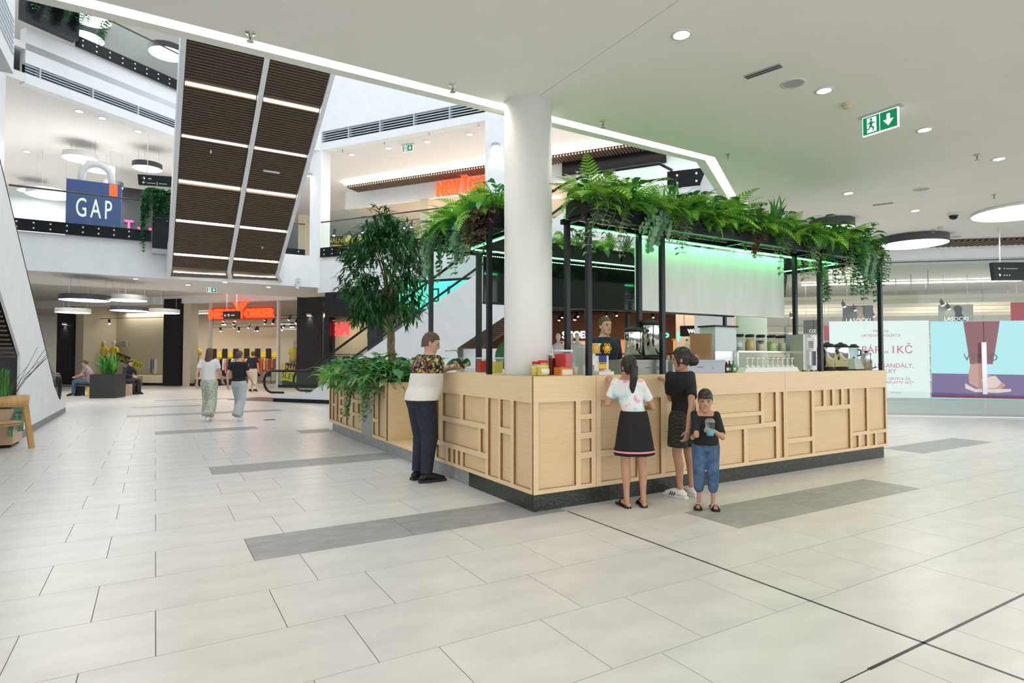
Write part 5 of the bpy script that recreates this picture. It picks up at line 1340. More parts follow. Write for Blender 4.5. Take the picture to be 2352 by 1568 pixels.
    def body(s, feet=True):
        mb = MB(); mb.rings(s.torso_rings()); s.head_mesh(mb)
        J = s.J; lw = s.legw
        for S in 'LR':
            k = J['knee' + S]; a = J['ank' + S]; h = J['hip' + S]
            calf = k.lerp(a, 0.3) + Vector((0, .018, 0)) if abs(k.z - a.z) > 0.2 else k.lerp(a, .3)
            s.limb(mb, [h, h.lerp(k, .45), k, calf, k.lerp(a, .75), a], [.088 * lw, .075 * lw, .054 * lw, .054 * lw, .036, .033])
            t = J['toe' + S]
            if feet:
                heel = a + (a - t).normalized() * 0.045; heel.z = t.z + 0.008
                s.limb(mb, [heel, a.lerp(t, .35) - Vector((0, 0, .012)), t], [.030, .034, .024], 8)
                dr = (t - a); dr.z = 0; dr.normalize(); sd = Vector((dr.y, -dr.x, 0))
                for i in range(5): mb.ball(s.V(t + dr * (0.018 - 0.006 * abs(i - 1)) + sd * ((i - 2) * .015) - Vector((0, 0, .008))), 0.0105 * s.k, 7, 5)
            sh, el, wr = J['sh' + S], J['el' + S], J['wr' + S]
            s.limb(mb, [J['chest'].lerp(sh, .55), sh, sh.lerp(el, .5), el, el.lerp(wr, .35), wr], [.055, .054, .045, .037, .038, .025])
            s.hand(mb, S)
        link('body', remeshed(mb, s.vox), s.e).data.materials.append(s.skin)
        return s
    def cloth(s, name, mb, m, vox=None, sm=5):
        me = remeshed(mb, vox or max(s.vox, 0.009), sm, name); me.materials.append(m)
        return link(name, me, s.e)
    def shirt(s, m, name='t_shirt', hem=.90, infl=.016, sleeve=.62, belly=0.0, collar=1.485, sr=.060):
        mb = MB(); rs = s.torso_rings(infl, hem - .1, collar, belly)
        mb.rings(rs)
        for S in 'LR':
            sh, el, wr = s.J['sh' + S], s.J['el' + S], s.J['wr' + S]
            if sleeve <= 1: s.limb(mb, [s.J['chest'].lerp(sh, .6), sh, sh.lerp(el, sleeve * .5), sh.lerp(el, sleeve)], [.058, .062, sr, sr - .002], 10, False)
            else: s.limb(mb, [s.J['chest'].lerp(sh, .6), sh, sh.lerp(el, .6), el, el.lerp(wr, sleeve - 1)], [.062, .066, .060, .052, .040], 10, False)
        return s.cloth(name, mb, m)
    def trousers(s, m, name='trousers', to=1.0, infl=.018, waist=1.04, flare=0.0):
        """to: 1 = ankle, 0.5 = knee, less = shorts"""
        mb = MB(); mb.rings(s.torso_rings(infl * .8, .84, waist))
        for S in 'LR':
            h, k, a = s.J['hip' + S], s.J['knee' + S], s.J['ank' + S]; lw = s.legw
            if to <= .5: pts = [h, h.lerp(k, to), h.lerp(k, to * 2)]; rr = [.096 * lw + infl, .088 * lw + infl + flare * .5, .082 * lw + infl + flare]
            else: pts = [h, h.lerp(k, .5), k, k.lerp(a, .5), k.lerp(a, (to - .5) * 2)]; rr = [.094 * lw + infl, .080 * lw + infl, .064 * lw + infl + flare * .4, .058 + infl + flare * .8, .046 + infl + flare]
            s.limb(mb, pts, rr, 12, False)
        return s.cloth(name, mb, m)
    def skirt(s, m, z0, z1, r0=.17, r1=.27, name='skirt'):
        mb = MB(); c = s.J['pel']; rs = []
        for j in range(7):
            t = j / 6; z = z0 + (z1 - z0) * t; r = r0 + (r1 - r0) * t ** .8
            rs.append([s.V(Vector((c.x + (r * (1 + .05 * t * math.sin(9 * a))) * math.cos(a), c.y + (r * .82 * (1 + .06 * t * math.sin(7 * a + 1))) * math.sin(a), z))) for a in [2 * PI * i / 36 for i in range(36)]])
        mb.rings(rs); return mb.build(name, m, s.e)
    def shoes(s, m, name='shoe', sole=None, h=.055):
        for S in 'LR':
            a, t = s.J['ank' + S], s.J['toe' + S]; dr = (t - a); dr.z = 0; dr.normalize()
            mb = MB(); base = t.z - .005
            heel = Vector((a.x, a.y, base + .03)) - dr * .045
            s.limb(mb, [heel, Vector((a.x, a.y, base + h)), a.lerp(t, .5) + Vector((0, 0, .004)), t + dr * .01], [.040, .046, .043, .034], 10)
            sh = s.cloth(name, mb, m, .008, 4)
            if sole:
                sb = MB(); sd = Vector((dr.y, -dr.x, 0)); L0 = heel - dr * .04; prof = []
                Ln = (t + dr * .045 - L0).length
                for i in range(14):
                    f = i / 13; wv = .034 + .012 * math.sin(PI * min(1, f * 1.1)); prof.append((f, wv))
                ll = [L0 + dr * (f * Ln) + sd * wv for f, wv in prof] + [L0 + dr * (f * Ln) - sd * wv for f, wv in prof[::-1]]
                rs = [[s.V(Vector((p.x, p.y, z))) for p in ll] for z in (base - .022, base + .008)]
                sb.rings(rs, True, False); sb.build('sole', sole, sh)
    def hair(s, m, kind='short', infl=.012):
        s.hairm = m; R = s.HM; c = s.J['head']; k = s.hs
        P = lambda x, y, z: s.V(c + R @ (Vector((x, y, z)) * k)); mb = MB()
        if kind in ('short', 'crop', 'bowl', 'bun', 'long', 'pony'):
            # a skull cap cut along the hair line (front high, neck low)
            n = 20; rs = []
            for j in range(8):
                t = j / 7; ring = []
                for i in range(n):
                    a = 2 * PI * i / n; fr = -math.sin(a)          # 1 at the face, -1 at the nape
                    tab = [(-1, -.088), (-.6, -.07), (-.1, -.040), (.12, -.022), (.35, .030), (.6, .052), (1, .060)]
                    if kind in ('bun', 'pony', 'long'): tab = [(-1, -.095), (-.6, -.085), (-.1, -.06), (.12, -.045), (.35, .02), (.6, .048), (1, .056)]
                    if kind == 'bowl': tab = [(-1, -.08), (-.6, -.06), (-.1, -.03), (.12, -.010), (.35, .012), (.6, .022), (1, .026)]
                    for (f0, l0), (f1, l1) in zip(tab, tab[1:]):
                        if f0 <= fr <= f1 + 1e-6: low = l0 + (l1 - l0) * (fr - f0) / (f1 - f0)
                    z = low + (.120 - low) * math.sin(t * PI / 2)
                    q = math.sqrt(max(0.0, 1 - (max(z, 0.0) / .122) ** 2.6)) if z < .122 else 0
                    if z < 0: q = 1 - 2.2 * abs(z)
                    fl = infl * (.45 + .55 * min(1, 2.5 * t))
                    rx = .073 * max(q, .06); ry = .097 * max(q, .06)
                    ring.append(P((rx + fl) * math.cos(a), .004 + (ry + fl) * math.sin(a), z + fl * .9 * t))
                rs.append(ring)
            inner = [P(.050 * math.cos(2 * PI * i / n), .010 + .070 * math.sin(2 * PI * i / n), .045 if -math.sin(2 * PI * i / n) > .3 else -.02) for i in range(n)]
            mb.rings([inner] + rs)
        if kind == 'bun': mb.ball(P(0.0, .125, -.035), .052 * s.k * k, 12, 9); mb.ball(P(0, .095, .0), .05 * s.k * k, 10, 8)
        if kind == 'pony':
            mb.tube([P(0, .095, .03), P(0, .145, .0), P(.01, .15, -.10), P(.01, .12, -.22), P(.0, .11, -.28)], [v * s.k * k for v in (.03, .042, .045, .035, .012)], 10)
            for sx in (-1, 1): mb.tube([P(sx * .068, -.02, .04), P(sx * .076, -.005, -.06)], [.018 * s.k * k, .010 * s.k * k], 6)
        if kind == 'bun':
            for sx in (-1, 1): mb.tube([P(sx * .064, -.045, .055), P(sx * .078, -.02, -.02), P(sx * .070, -.02, -.085)], [v * s.k * k for v in (.02, .018, .008)], 7)
        if kind == 'long':
            mb.rings([[P((rx) * math.cos(2 * PI * i / 14), yo + ry * math.sin(2 * PI * i / 14), z) for i in range(14)] for rx, ry, yo, z in ((.075, .07, .03, .05), (.085, .07, .05, -.08), (.10, .06, .075, -.20), (.10, .045, .085, -.33), (.05, .03, .09, -.40))])
        return s.cloth('hair', mb, m, .008 if s.vox < .009 else .012, 3)

def floral():
    mt = mat('floral_shirt', (0.8, 0.78, 0.74), 0.75); ns, ls, b = nodes(mt)
    tc = ns.new('ShaderNodeTexCoord'); v = ns.new('ShaderNodeTexVoronoi'); v.inputs['Scale'].default_value = 32; ls.new(tc.outputs['Object'], v.inputs[0])
    n = ns.new('ShaderNodeTexNoise'); n.inputs['Scale'].default_value = 24; n.inputs['Distortion'].default_value = 1.5; ls.new(tc.outputs['Object'], n.inputs[0])
    sp = ns.new('ShaderNodeSeparateColor'); ls.new(v.outputs['Color'], sp.inputs[0])
    r = ramp(ns, [(0.0, (0.012, 0.014, 0.03)), (0.32, (0.16, 0.26, 0.04)), (0.5, (0.55, 0.50, 0.06)), (0.62, (0.62, 0.14, 0.10)), (0.78, (0.70, 0.38, 0.30)), (0.9, (0.02, 0.03, 0.06))], 'CONSTANT'); ls.new(sp.outputs[0], r.inputs[0])
    r2 = ramp(ns, [(0.46, (0.012, 0.014, 0.03)), (0.52, (1, 1, 1))]); ls.new(n.outputs[0], r2.inputs[0])
    mx = ns.new('ShaderNodeMix'); mx.data_type = 'RGBA'; mx.blend_type = 'MULTIPLY'; mx.inputs[0].default_value = .92; ls.new(r.outputs[0], mx.inputs[6]); ls.new(r2.outputs[0], mx.inputs[7])
    sx = ns.new('ShaderNodeSeparateXYZ'); ls.new(tc.outputs['Object'], sx.inputs[0])
    gt = ns.new('ShaderNodeMath'); gt.operation = 'GREATER_THAN'; gt.inputs[1].default_value = 1.255; ls.new(sx.outputs[2], gt.inputs[0])
    m2 = ns.new('ShaderNodeMix'); m2.data_type = 'RGBA'; ls.new(gt.outputs[0], m2.inputs[0]); m2.inputs[6].default_value = (0.74, 0.71, 0.66, 1); ls.new(mx.outputs[2], m2.inputs[7]); ls.new(m2.outputs[2], b.inputs['Base Color'])
    return mt
def tiedye():
    mt = mat('tie_dye', (0.8, 0.8, 0.8), 0.8); ns, ls, b = nodes(mt); tc = ns.new('ShaderNodeTexCoord')
    n = ns.new('ShaderNodeTexNoise'); n.inputs['Scale'].default_value = 9; n.inputs['Detail'].default_value = 3; ls.new(tc.outputs['Object'], n.inputs[0])
    r = ramp(ns, [(0.30, (0.28, 0.60, 0.60)), (0.42, (0.75, 0.80, 0.80)), (0.55, (0.82, 0.80, 0.80)), (0.66, (0.75, 0.36, 0.44)), (0.78, (0.55, 0.45, 0.70))]); ls.new(n.outputs[0], r.inputs[0]); ls.new(r.outputs[0], b.inputs['Base Color']); return mt
def checked(name, c0, c1, sc=46):
    mt = mat(name, c0, 0.8); ns, ls, b = nodes(mt); tc = ns.new('ShaderNodeTexCoord')
    ck = ns.new('ShaderNodeTexChecker'); ck.inputs['Scale'].default_value = sc; ck.inputs[1].default_value = (*c0, 1); ck.inputs[2].default_value = (*c1, 1); ls.new(tc.outputs['Object'], ck.inputs[0]); ls.new(ck.outputs[0], b.inputs['Base Color']); return mt
M_floral = floral(); M_tie = tiedye()
M_navy = noisy('dark_denim', (0.010, 0.013, 0.024), (0.020, 0.025, 0.040), 30, rough=0.8)
M_blackt = mat('black_cotton', (0.012, 0.012, 0.013), 0.85)
M_denim = noisy('blue_denim', (0.035, 0.08, 0.16), (0.09, 0.16, 0.27), 14, rough=0.85)
M_shoe = mat('black_shoe', (0.008, 0.008, 0.009), 0.5)

# ---- man leaning on the counter
rzm = math.radians(90 + 6)
mn = Human('man in floral and white shirt and dark jeans leaning on the kiosk counter', (-0.31, 1.88, 0), rzm, 1.77, g=1.32, yaw=-0.35, pitch=0.32, voxel=0.0065, legw=1.18, hs=1.02)
hd = CAM + ray(989, 790) * (6.95 / FPX)
mn.setw(head=hd, elR=onx(1003, 854, -0.05), wrR=onx(1033, 846, 0.04))
mn.J['head'].z = 1.585
hl = mn.J['head']
mn.J['neck'] = Vector((hl.x * .8, hl.y * .55, 1.455)); mn.J['chest'] = Vector((hl.x * .6, hl.y * .32, 1.30)); mn.J['waist'] = Vector((0, .0, 1.09)); mn.J['pel'] = Vector((0, .045, .95))
mn.J['shL'] = mn.J['chest'] + Vector((.19, .0, .10)); mn.J['shR'] = mn.J['chest'] + Vector((-.19, -.02, .09))
mn.setw(elL=(-0.03, 2.10, 1.30), wrL=(0.13, 1.88, 1.315))
mn.J['toeL'] = Vector((.13, -.14, .03)); mn.J['toeR'] = Vector((-.14, -.16, .03)); mn.J['ankR'] = Vector((-.11, .03, .085)); mn.J['hipL'].y = mn.J['hipR'].y = .035
mn.hands = {'R': dict(curl=.9, n=(0.3, 0, 1), t=-1), 'L': dict(curl=.5, n=(0, 0.2, 1))}
mn.hair(M_hairbr, 'crop', .009); mn.body(False); mn.face()
mn.shirt(M_floral, 'floral_shirt', .98, .022, .80, .05, 1.485, .074)
mn.trousers(M_navy, 'jeans', .985, .022, 1.04)
mn.shoes(M_shoe, 'shoe', mat('shoe_sole', (0.02, 0.02, 0.02), 0.7))
ph = mn.inv.inverted() @ (mn.V(mn.J['wrR'].lerp(mn.J['wrL'], .45)))
ph = Vector((0.135, 1.80, 1.345))
pe = empty('mobile_phone', 'dark mobile phone held by the man at the counter', 'phone', tuple(ph), rzm)
MB(Matrix.Rotation(-0.6, 4, 'X')).box(-.036, .036, -.005, .005, -.045, .095).build('case', M_blk, pe)
MB(Matrix.Rotation(-0.6, 4, 'X')).box(-.033, .033, .0055, .007, -.04, .09).build('display', mat('phone_display', (0.05, 0.07, 0.1), 0.1), pe)

# ---- girl with tie-dye shirt at the counter, seen from behind
fwa = math.atan2(FWD.x, -FWD.y)   # rz that turns local -Y to the camera's forward direction
gp = onz(1457, 1163)
gl = Human('girl in tie-dye shirt and black skirt reaching up to the counter, seen from behind', (gp.x, gp.y, 0), fwa + 0.15, 1.46, g=.86, yaw=0.1, pitch=-.05, voxel=.0065, skin=M_skin2, hs=1.04)
gl.setw(head=CAM + ray(1444, 852) * (5.62 / FPX))
gl.J['head'].z = 1.615
hx = gl.J['head'].x
gl.J['neck'] = Vector((hx * .8, .0, 1.47)); gl.J['chest'] = Vector((hx * .5, -.01, 1.31)); gl.J['shL'] = gl.J['chest'] + Vector((.15, .0, .11)); gl.J['shR'] = gl.J['chest'] + Vector((-.15, .0, .10))
gl.setw(wrL=ony(1402, 880, -0.05), elL=ony(1396, 926, -0.17))
gl.J['wrR'] = Vector((-.20, -.22, 1.12)); gl.J['elR'] = Vector((-.24, -.02, 1.14))
gl.hands = {'L': dict(d=(0, -.5, .85), n=(0, -1, 0), curl=1.1)}
gl.hair(M_hairb, 'pony', .012); gl.body(); gl.face()
gl.shirt(M_tie, 't_shirt', 1.06, .016, .7, 0, 1.485, .060)
gl.skirt(M_blackt, 1.10, .60, .155, .235)
MB().rings([[gl.V(Vector((gl.J['pel'].x + r * math.cos(a), gl.J['pel'].y + r * .84 * math.sin(a), z))) for a in [2 * PI * i / 36 for i in range(36)]] for r, z in ((.243, .655), (.247, .635))], cap=False).build('pink_hem_stripe', mat('pink_stripe', (0.75, 0.30, 0.33), 0.8), gl.e)
for S in 'LR':
    a, t = gl.J['ank' + S], gl.J['toe' + S]
    dr = (t - a); dr.z = 0; dr.normalize(); sd = Vector((dr.y, -dr.x, 0)); o = Vector((a.x, a.y, 0))
    mb = MB(); ll = [o + dr * f + sd * w_ for f, w_ in ((-.06, .025), (-.03, .042), (.08, .042), (.18, .052), (.235, .03))] + [o + dr * f - sd * w_ for f, w_ in ((.235, .03), (.18, .052), (.08, .042), (-.03, .042), (-.06, .025))]
    mb.rings([[gl.V(Vector((p.x, p.y, z))) for p in ll] for z in (0.001, .022)], True, False); sb = mb.build('sandal', M_shoe, gl.e)
    MB().tube([gl.V(o + dr * .12 + sd * .052 + Vector((0, 0, .02))), gl.V(o + dr * .12 + Vector((0, 0, .075))), gl.V(o + dr * .12 - sd * .052 + Vector((0, 0, .02)))], .014, 6).build('strap', M_shoe, sb)

# ---- woman in black t-shirt
wp_ = onz(1572, 1140)
fac = (-RGT * .55 + FWD * .80); fac.z = 0
wm = Human('woman in black t-shirt and dark checked shorts with pink hair clip at the counter', (wp_.x, wp_.y, 0), math.atan2(fac.x, -fac.y), 1.55, g=.95, yaw=.35, pitch=.12, voxel=.0065, skin=M_skin2, hs=1.06)
wm.setw(head=CAM + ray(1567, 838) * (5.95 / FPX))
wm.J['head'].z = 1.60
hv = wm.J['head']; wm.J['neck'] = Vector((hv.x * .7, hv.y * .6 + .02, 1.465)); wm.J['chest'] = Vector((hv.x * .5, hv.y * .3, 1.30))
wm.J['shL'] = wm.J['chest'] + Vector((.175, 0, .105)); wm.J['shR'] = wm.J['chest'] + Vector((-.175, 0, .105))
wm.setw(wrR=onz(1581, 992, 0.80) * 0 + (CAM + ray(1580, 988) * (5.80 / FPX)), elR=CAM + ray(1589, 932) * (5.82 / FPX), wrL=ony(1527, 874, -0.06), elL=ony(1540, 915, -0.17))
wm.hands = {'L': dict(curl=.8, d=(.1, -.8, .5), n=(0, -.3, -1)), 'R': dict(curl=.6)}
wm.J['toeL'] = Vector((.10, -.16, .03)); wm.J['toeR'] = Vector((-.12, -.15, .03))
wm.hair(M_hairb, 'bun', .014); wm.body(); wm.face()
wm.shirt(M_blackt, 't_shirt', .98, .020, .72, 0, 1.485, .066)
wm.trousers(checked('dark_checked_cloth', (0.018, 0.018, 0.014), (0.045, 0.042, 0.03)), 'shorts', .40, .024, 1.05, .012)
prt = MB()
rn = random.Random(5)
for i in range(16):
    a = rn.uniform(-2.2, -.9); z = rn.uniform(1.12, 1.34)
    prt.ball(wm.V(wm.J['chest'] * .6 + Vector((.183 * math.cos(a), .133 * math.sin(a), 0)) + Vector((0, 0, z - wm.J['chest'].z * .6))), rn.uniform(.012, .028), 8, 6, (1, .35, 1.5))
prt.build('purple_print', mat('purple_print', (0.16, 0.07, 0.22), 0.8), wm.e, kind='stuff')
hb = wm.J['head'] + wm.HM @ Vector((-.045, .115, -.01)) * 1.06
cl = MB()
for i in range(6): cl.ball(wm.V(hb + Vector((.0, .0, 0)) + wm.HM @ Vector((-.012, .028 * math.cos(i * PI / 3), .032 * math.sin(i * PI / 3)))), .018, 8, 6)
cl.build('pink_hair_clip', mat('pink_clip', (0.85, 0.13, 0.30), 0.5), wm.e)
M_wshoe = mat('white_shoe', (0.80, 0.79, 0.76), 0.5)
wm.shoes(M_wshoe, 'white_shoe', mat('white_sole', (0.72, 0.71, 0.68), 0.6), .045)
for S in 'LR':
    a, t = wm.J['ank' + S], wm.J['toe' + S]; dr = (t - a); dr.z = 0; dr.normalize(); sd = Vector((dr.y, -dr.x, 0))
    for side_ in (1, -1):
        for i in range(3):
            q = a.lerp(t, .30 + .16 * i); q.z = .045
            MB().tube([wm.V(q + sd * side_ * .050 + dr * .010 - Vector((0, 0, .022))), wm.V(q + sd * side_ * .036 - dr * .012 + Vector((0, 0, .028)))], .005, 5).build('black_stripe', M_shoe, wm.e)

# ---- boy with a drink
bp_ = onz(1622, 1166)
bf = -FWD - RGT * .25; bf.z = 0
by = Human('small boy in black t-shirt and denim shorts holding a drink cup', (bp_.x, bp_.y, 0), math.atan2(bf.x, -bf.y), 1.13, g=1.08, yaw=-.05, pitch=.16, voxel=.006, skin=M_skin2, hs=1.34, legw=1.1)
by.J['head'] = Vector((0, -.03, 1.585)); by.J['neck'].z = 1.44; by.J['chest'].z = 1.29
by.J['shL'] = Vector((.155, 0, 1.37)); by.J['shR'] = Vector((-.155, 0, 1.37))
by.setw(wrL=CAM + ray(1641, 990) * (5.28 / FPX), elL=CAM + ray(1660, 1005) * (5.42 / FPX), wrR=CAM + ray(1594, 1000) * (5.62 / FPX), elR=CAM + ray(1600, 1000) * (5.50 / FPX))
by.hands = {'L': dict(curl=.7, d=(-1, -.2, .1), n=(0, 1, 0), t=-1), 'R': dict(curl=.6)}
by.hair(M_hairb, 'bowl', .012); by.body(); by.face()
by.shirt(M_blackt, 't_shirt', .98, .022, .85, .015, 1.44, .060)
by.trousers(M_denim, 'denim_shorts', .64, .014, 1.0, .004)
for S in 'LR':
    a, t = by.J['ank' + S], by.J['toe' + S]; dr = (t - a); dr.z = 0; dr.normalize(); sd = Vector((dr.y, -dr.x, 0)); o = Vector((a.x, a.y, 0)); mb = MB()
    ll = [o + dr * f + sd * w_ for f, w_ in ((-.075, .03), (-.04, .05), (.08, .05), (.18, .064), (.25, .04))]; ll += [o + dr * f - sd * w_ for f, w_ in ((.25, .04), (.18, .064), (.08, .05), (-.04, .05), (-.075, .03))]
    mb.rings([[by.V(Vector((p.x, p.y, z))) for p in ll] for z in (0.001, .028)], True, False); sb = mb.build('sandal', M_shoe, by.e)
    for f, cmat in ((.13, mat('sandal_strap_%s' % S, (0.45, 0.36, 0.33), 0.6)),):
        MB().tube([by.V(o + dr * f + sd * .062 + Vector((0, 0, .025))), by.V(o + dr * f + sd * .03 + Vector((0, 0, .085))), by.V(o + dr * f - sd * .03 + Vector((0, 0, .085))), by.V(o + dr * f - sd * .062 + Vector((0, 0, .025)))], .016, 8, flat=(1, .6)).build('strap', cmat, sb)
cpos = CAM + ray(1631, 985) * (5.235 / FPX)
ce = empty('drink_cup', 'clear drink cup with blue liquid held by the boy', 'cup', (cpos.x, cpos.y, cpos.z - .06))
MB().lathe([(.030, 0), (.041, .12), (.042, .122)], 20, cap=False).build('cup', thin_glass('cup_plastic', (.9, .95, .97), .1, .08), ce)
MB().lathe([(.0, .002), (.029, .003), (.035, .055), (.0, .056)], 20, cap=False).build('drink', mat('blue_drink', (0.12, 0.45, 0.55), 0.3), ce)
MB().lathe([(.043, .122), (.043, .130), (.030, .150), (.0, .152)], 20, cap=False).build('lid', thin_glass('lid_plastic', (.9, .95, .97), .2, .2), ce)

# ---- barista inside the kiosk (on its raised floor)
MB().box(0.63, 5.48, 0.63, 2.15, 0.0, 0.15).build('inner_floor', M_grey, K)
bh = CAM + ray(1389, 745) * (8.45 / FPX)
bf = -FWD + RGT * .35; bf.z = 0
bs = Human('barista in black polo shirt standing inside the kiosk', (bh.x, bh.y, 0.15), math.atan2(bf.x, -bf.y), 1.86, g=1.05, yaw=.15, voxel=.0085)
bs.hair(M_hairbr, 'crop', .010); bs.body(False); bs.face(); bs.shirt(M_navy, 'polo_shirt', .92, .02, .8); bs.trousers(M_blackt, 'trousers'); bs.shoes(M_shoe)
bs.cloth('collar', MB().tube([bs.V(bs.J['neck'] + Vector((.075 * math.cos(a), .070 * math.sin(a), -.012 - .03 * max(0, -math.sin(a))))) for a in [2 * PI * i / 16 for i in range(16)]], .014, 6, closed=True), M_navy, .008, 1)

# ---- walkers and sitters further away
def simple(label, px, py, H, rz, top, bottom, hairm, hairk='short', walk=0.0, sleeve=.7, J=None, sk=None, flare=0.0, g=1.0):
    p = onz(px, py); j = dict(STAND)
    if walk:
        j.update(kneeL=(.09, -.16 * walk, .52), ankL=(.09, -.16 * walk, .09), toeL=(.10, -.36 * walk, .06), kneeR=(-.09, .03, .50), ankR=(-.09, .28 * walk, .13), toeR=(-.10, .12 * walk, .035),
                 elL=(.24, .12, 1.16), wrL=(.24, .10, .92), elR=(-.24, -.02, 1.15), wrR=(-.24, -.20, .95))
    if J: j.update(J)
    h = Human(label, (p.x, p.y, 0), rz, H, j, g=g, voxel=.014, skin=sk)
    h.hair(hairm, hairk); h.body(False); h.face(); h.shirt(top, 'top', .95, .022, sleeve); h.trousers(bottom, 'trousers', .98, .028, 1.04, flare); h.shoes(M_wshoe if flare else M_shoe)
    return h
M_print = noisy('green_print_cloth', (0.28, 0.33, 0.24), (0.62, 0.64, 0.54), 30, rough=.8)
simple('walking woman with long brown hair in white top and wide green patterned trousers', 479, 966, 1.66, fwa + .1, GAR[0], M_print, M_hairbr, 'long', .9, .6, flare=.05)
simple('walking person in black top and pale grey trousers', 548, 966, 1.60, fwa - .15, M_blackt, mat('pale_grey_cloth', (0.42, 0.45, 0.46), .85), M_hairbr, 'short', .9, .6, flare=.035)
simple('person in navy top and cream trousers at the far shop entrance', 580, 899, 1.74, fwa, M_navy, mat('cream_trousers', (0.68, 0.60, 0.50), .8), M_hairbr, 'short', 0, .6)
SIT = dict(pel=(0, .0, .54), waist=(0, .03, .70), chest=(0, -.03, .92), neck=(0, -.08, 1.08), head=(0, -.13, 1.22), hipL=(.09, -.02, .52), kneeL=(.13, -.42, .52), ankL=(.12, -.44, .09), toeL=(.13, -.62, .03),
           hipR=(-.09, -.02, .52), kneeR=(-.13, -.42, .52), ankR=(-.12, -.46, .09), toeR=(-.13, -.64, .03), shL=(.18, -.05, 1.02), elL=(.25, -.18, .78), wrL=(.10, -.38, .72), shR=(-.18, -.05, 1.02), elR=(-.25, -.18, .78), wrR=(-.08, -.40, .70))
def sitter(label, p, rz, top, bottom, hm, sleeve=1.9):
    h = Human(label, p, rz, 1.80, dict(SIT), g=1.1, voxel=.014, pitch=.25)
    J = h.J
    h.hair(hm, 'short')
    def rings(infl=0.0, lo=0, hi=9, belly=0):
        pts = [('pel', .165, .125), ('waist', .16, .12), ('chest', .18, .125), ('neck', .085, .07)]
        out = [h.ring(J['pel'] + Vector((0, 0, -.10)), .15 + infl, .12 + infl)]
        for (a, rx, ry), (b, rx2, ry2) in zip(pts, pts[1:]):
            for t in (0, .5): out.append(h.ring(J[a].lerp(J[b], t), rx + (rx2 - rx) * t + infl, ry + (ry2 - ry) * t + infl))
        out.append(h.ring(J['neck'], .07 + infl, .065 + infl)); out.append(h.ring(J['neck'].lerp(J['head'], .6), .052 + infl * .3, .055 + infl * .3))
        return out
    h.torso_rings = rings
    h.body(False); h.face(); h.shirt(top, 'jacket', 0, .02, sleeve)
    mb = MB()
    for S in 'LR': h.limb(mb, ['hip' + S, J['hip' + S].lerp(J['knee' + S], .5), 'knee' + S, J['knee' + S].lerp(J['ank' + S], .5), 'ank' + S], [.11, .10, .085, .075, .06])
    h.cloth('trousers', mb, bottom); h.shoes(M_shoe)
    return h
bq = onz(250, 912)
sp = onz(292, 905)
sitter('person in dark jacket sitting beside the black planter with a paper bag', (sp.x, sp.y, 0), math.atan2(RGT.x, -RGT.y) - .3, M_navy, M_darkcl, M_hairb)
sp2 = onz(203, 908)
sitter('person with bent head sitting left of the black planter', (sp2.x, sp2.y, 0), math.atan2(-RGT.x, RGT.y) + .3, mat('dusty_top', (0.30, 0.22, 0.24), .8), M_denim, M_hairbr, .7)
# ================================================================== PLANTS
def leafmat(name, c0, c1, rough=0.42, objr=0.25, edge=None):
    mt = noisy(name, c0, c1, 9, 2, rough=rough, objrand=objr)
    ns, ls, b = nodes(mt)                      # thin leaves let some light through
    tr = ns.new('ShaderNodeBsdfTranslucent'); mx = ns.new('ShaderNodeMixShader'); mx.inputs[0].default_value = 0.3
    src = b.inputs['Base Color'].links[0].from_socket
    ls.new(src, tr.inputs[0]); ls.new(b.outputs[0], mx.inputs[1]); ls.new(tr.outputs[0], mx.inputs[2]); ls.new(mx.outputs[0], ns['Material Output'].inputs[0])
    return mt
M_fern = leafmat('fern_green', (0.17, 0.46, 0.03), (0.36, 0.70, 0.09))
M_fernd = leafmat('deep_fern_green', (0.05, 0.24, 0.035), (0.13, 0.42, 0.06))
M_ficus = leafmat('dark_leaf_green', (0.014, 0.095, 0.024), (0.045, 0.19, 0.045), 0.3)
M_ivy = leafmat('ivy_green', (0.035, 0.19, 0.06), (0.09, 0.34, 0.11))
M_euc = leafmat('pale_round_leaf', (0.10, 0.26, 0.13), (0.22, 0.40, 0.22))
M_var = leafmat('variegated_leaf', (0.09, 0.25, 0.05), (0.50, 0.56, 0.32))
M_redl = leafmat('red_brown_leaf', (0.10, 0.025, 0.03), (0.22, 0.09, 0.07))
M_grass = leafmat('grass_blade', (0.10, 0.24, 0.10), (0.28, 0.42, 0.24))
M_bark = noisy('pale_bark', (0.16, 0.11, 0.07), (0.30, 0.22, 0.14), 25, rough=0.8, stretch=(1, 1, .3), bump=.4)
M_stem = mat('green_stem', (0.08, 0.16, 0.04), 0.6)
prn = random.Random(11)

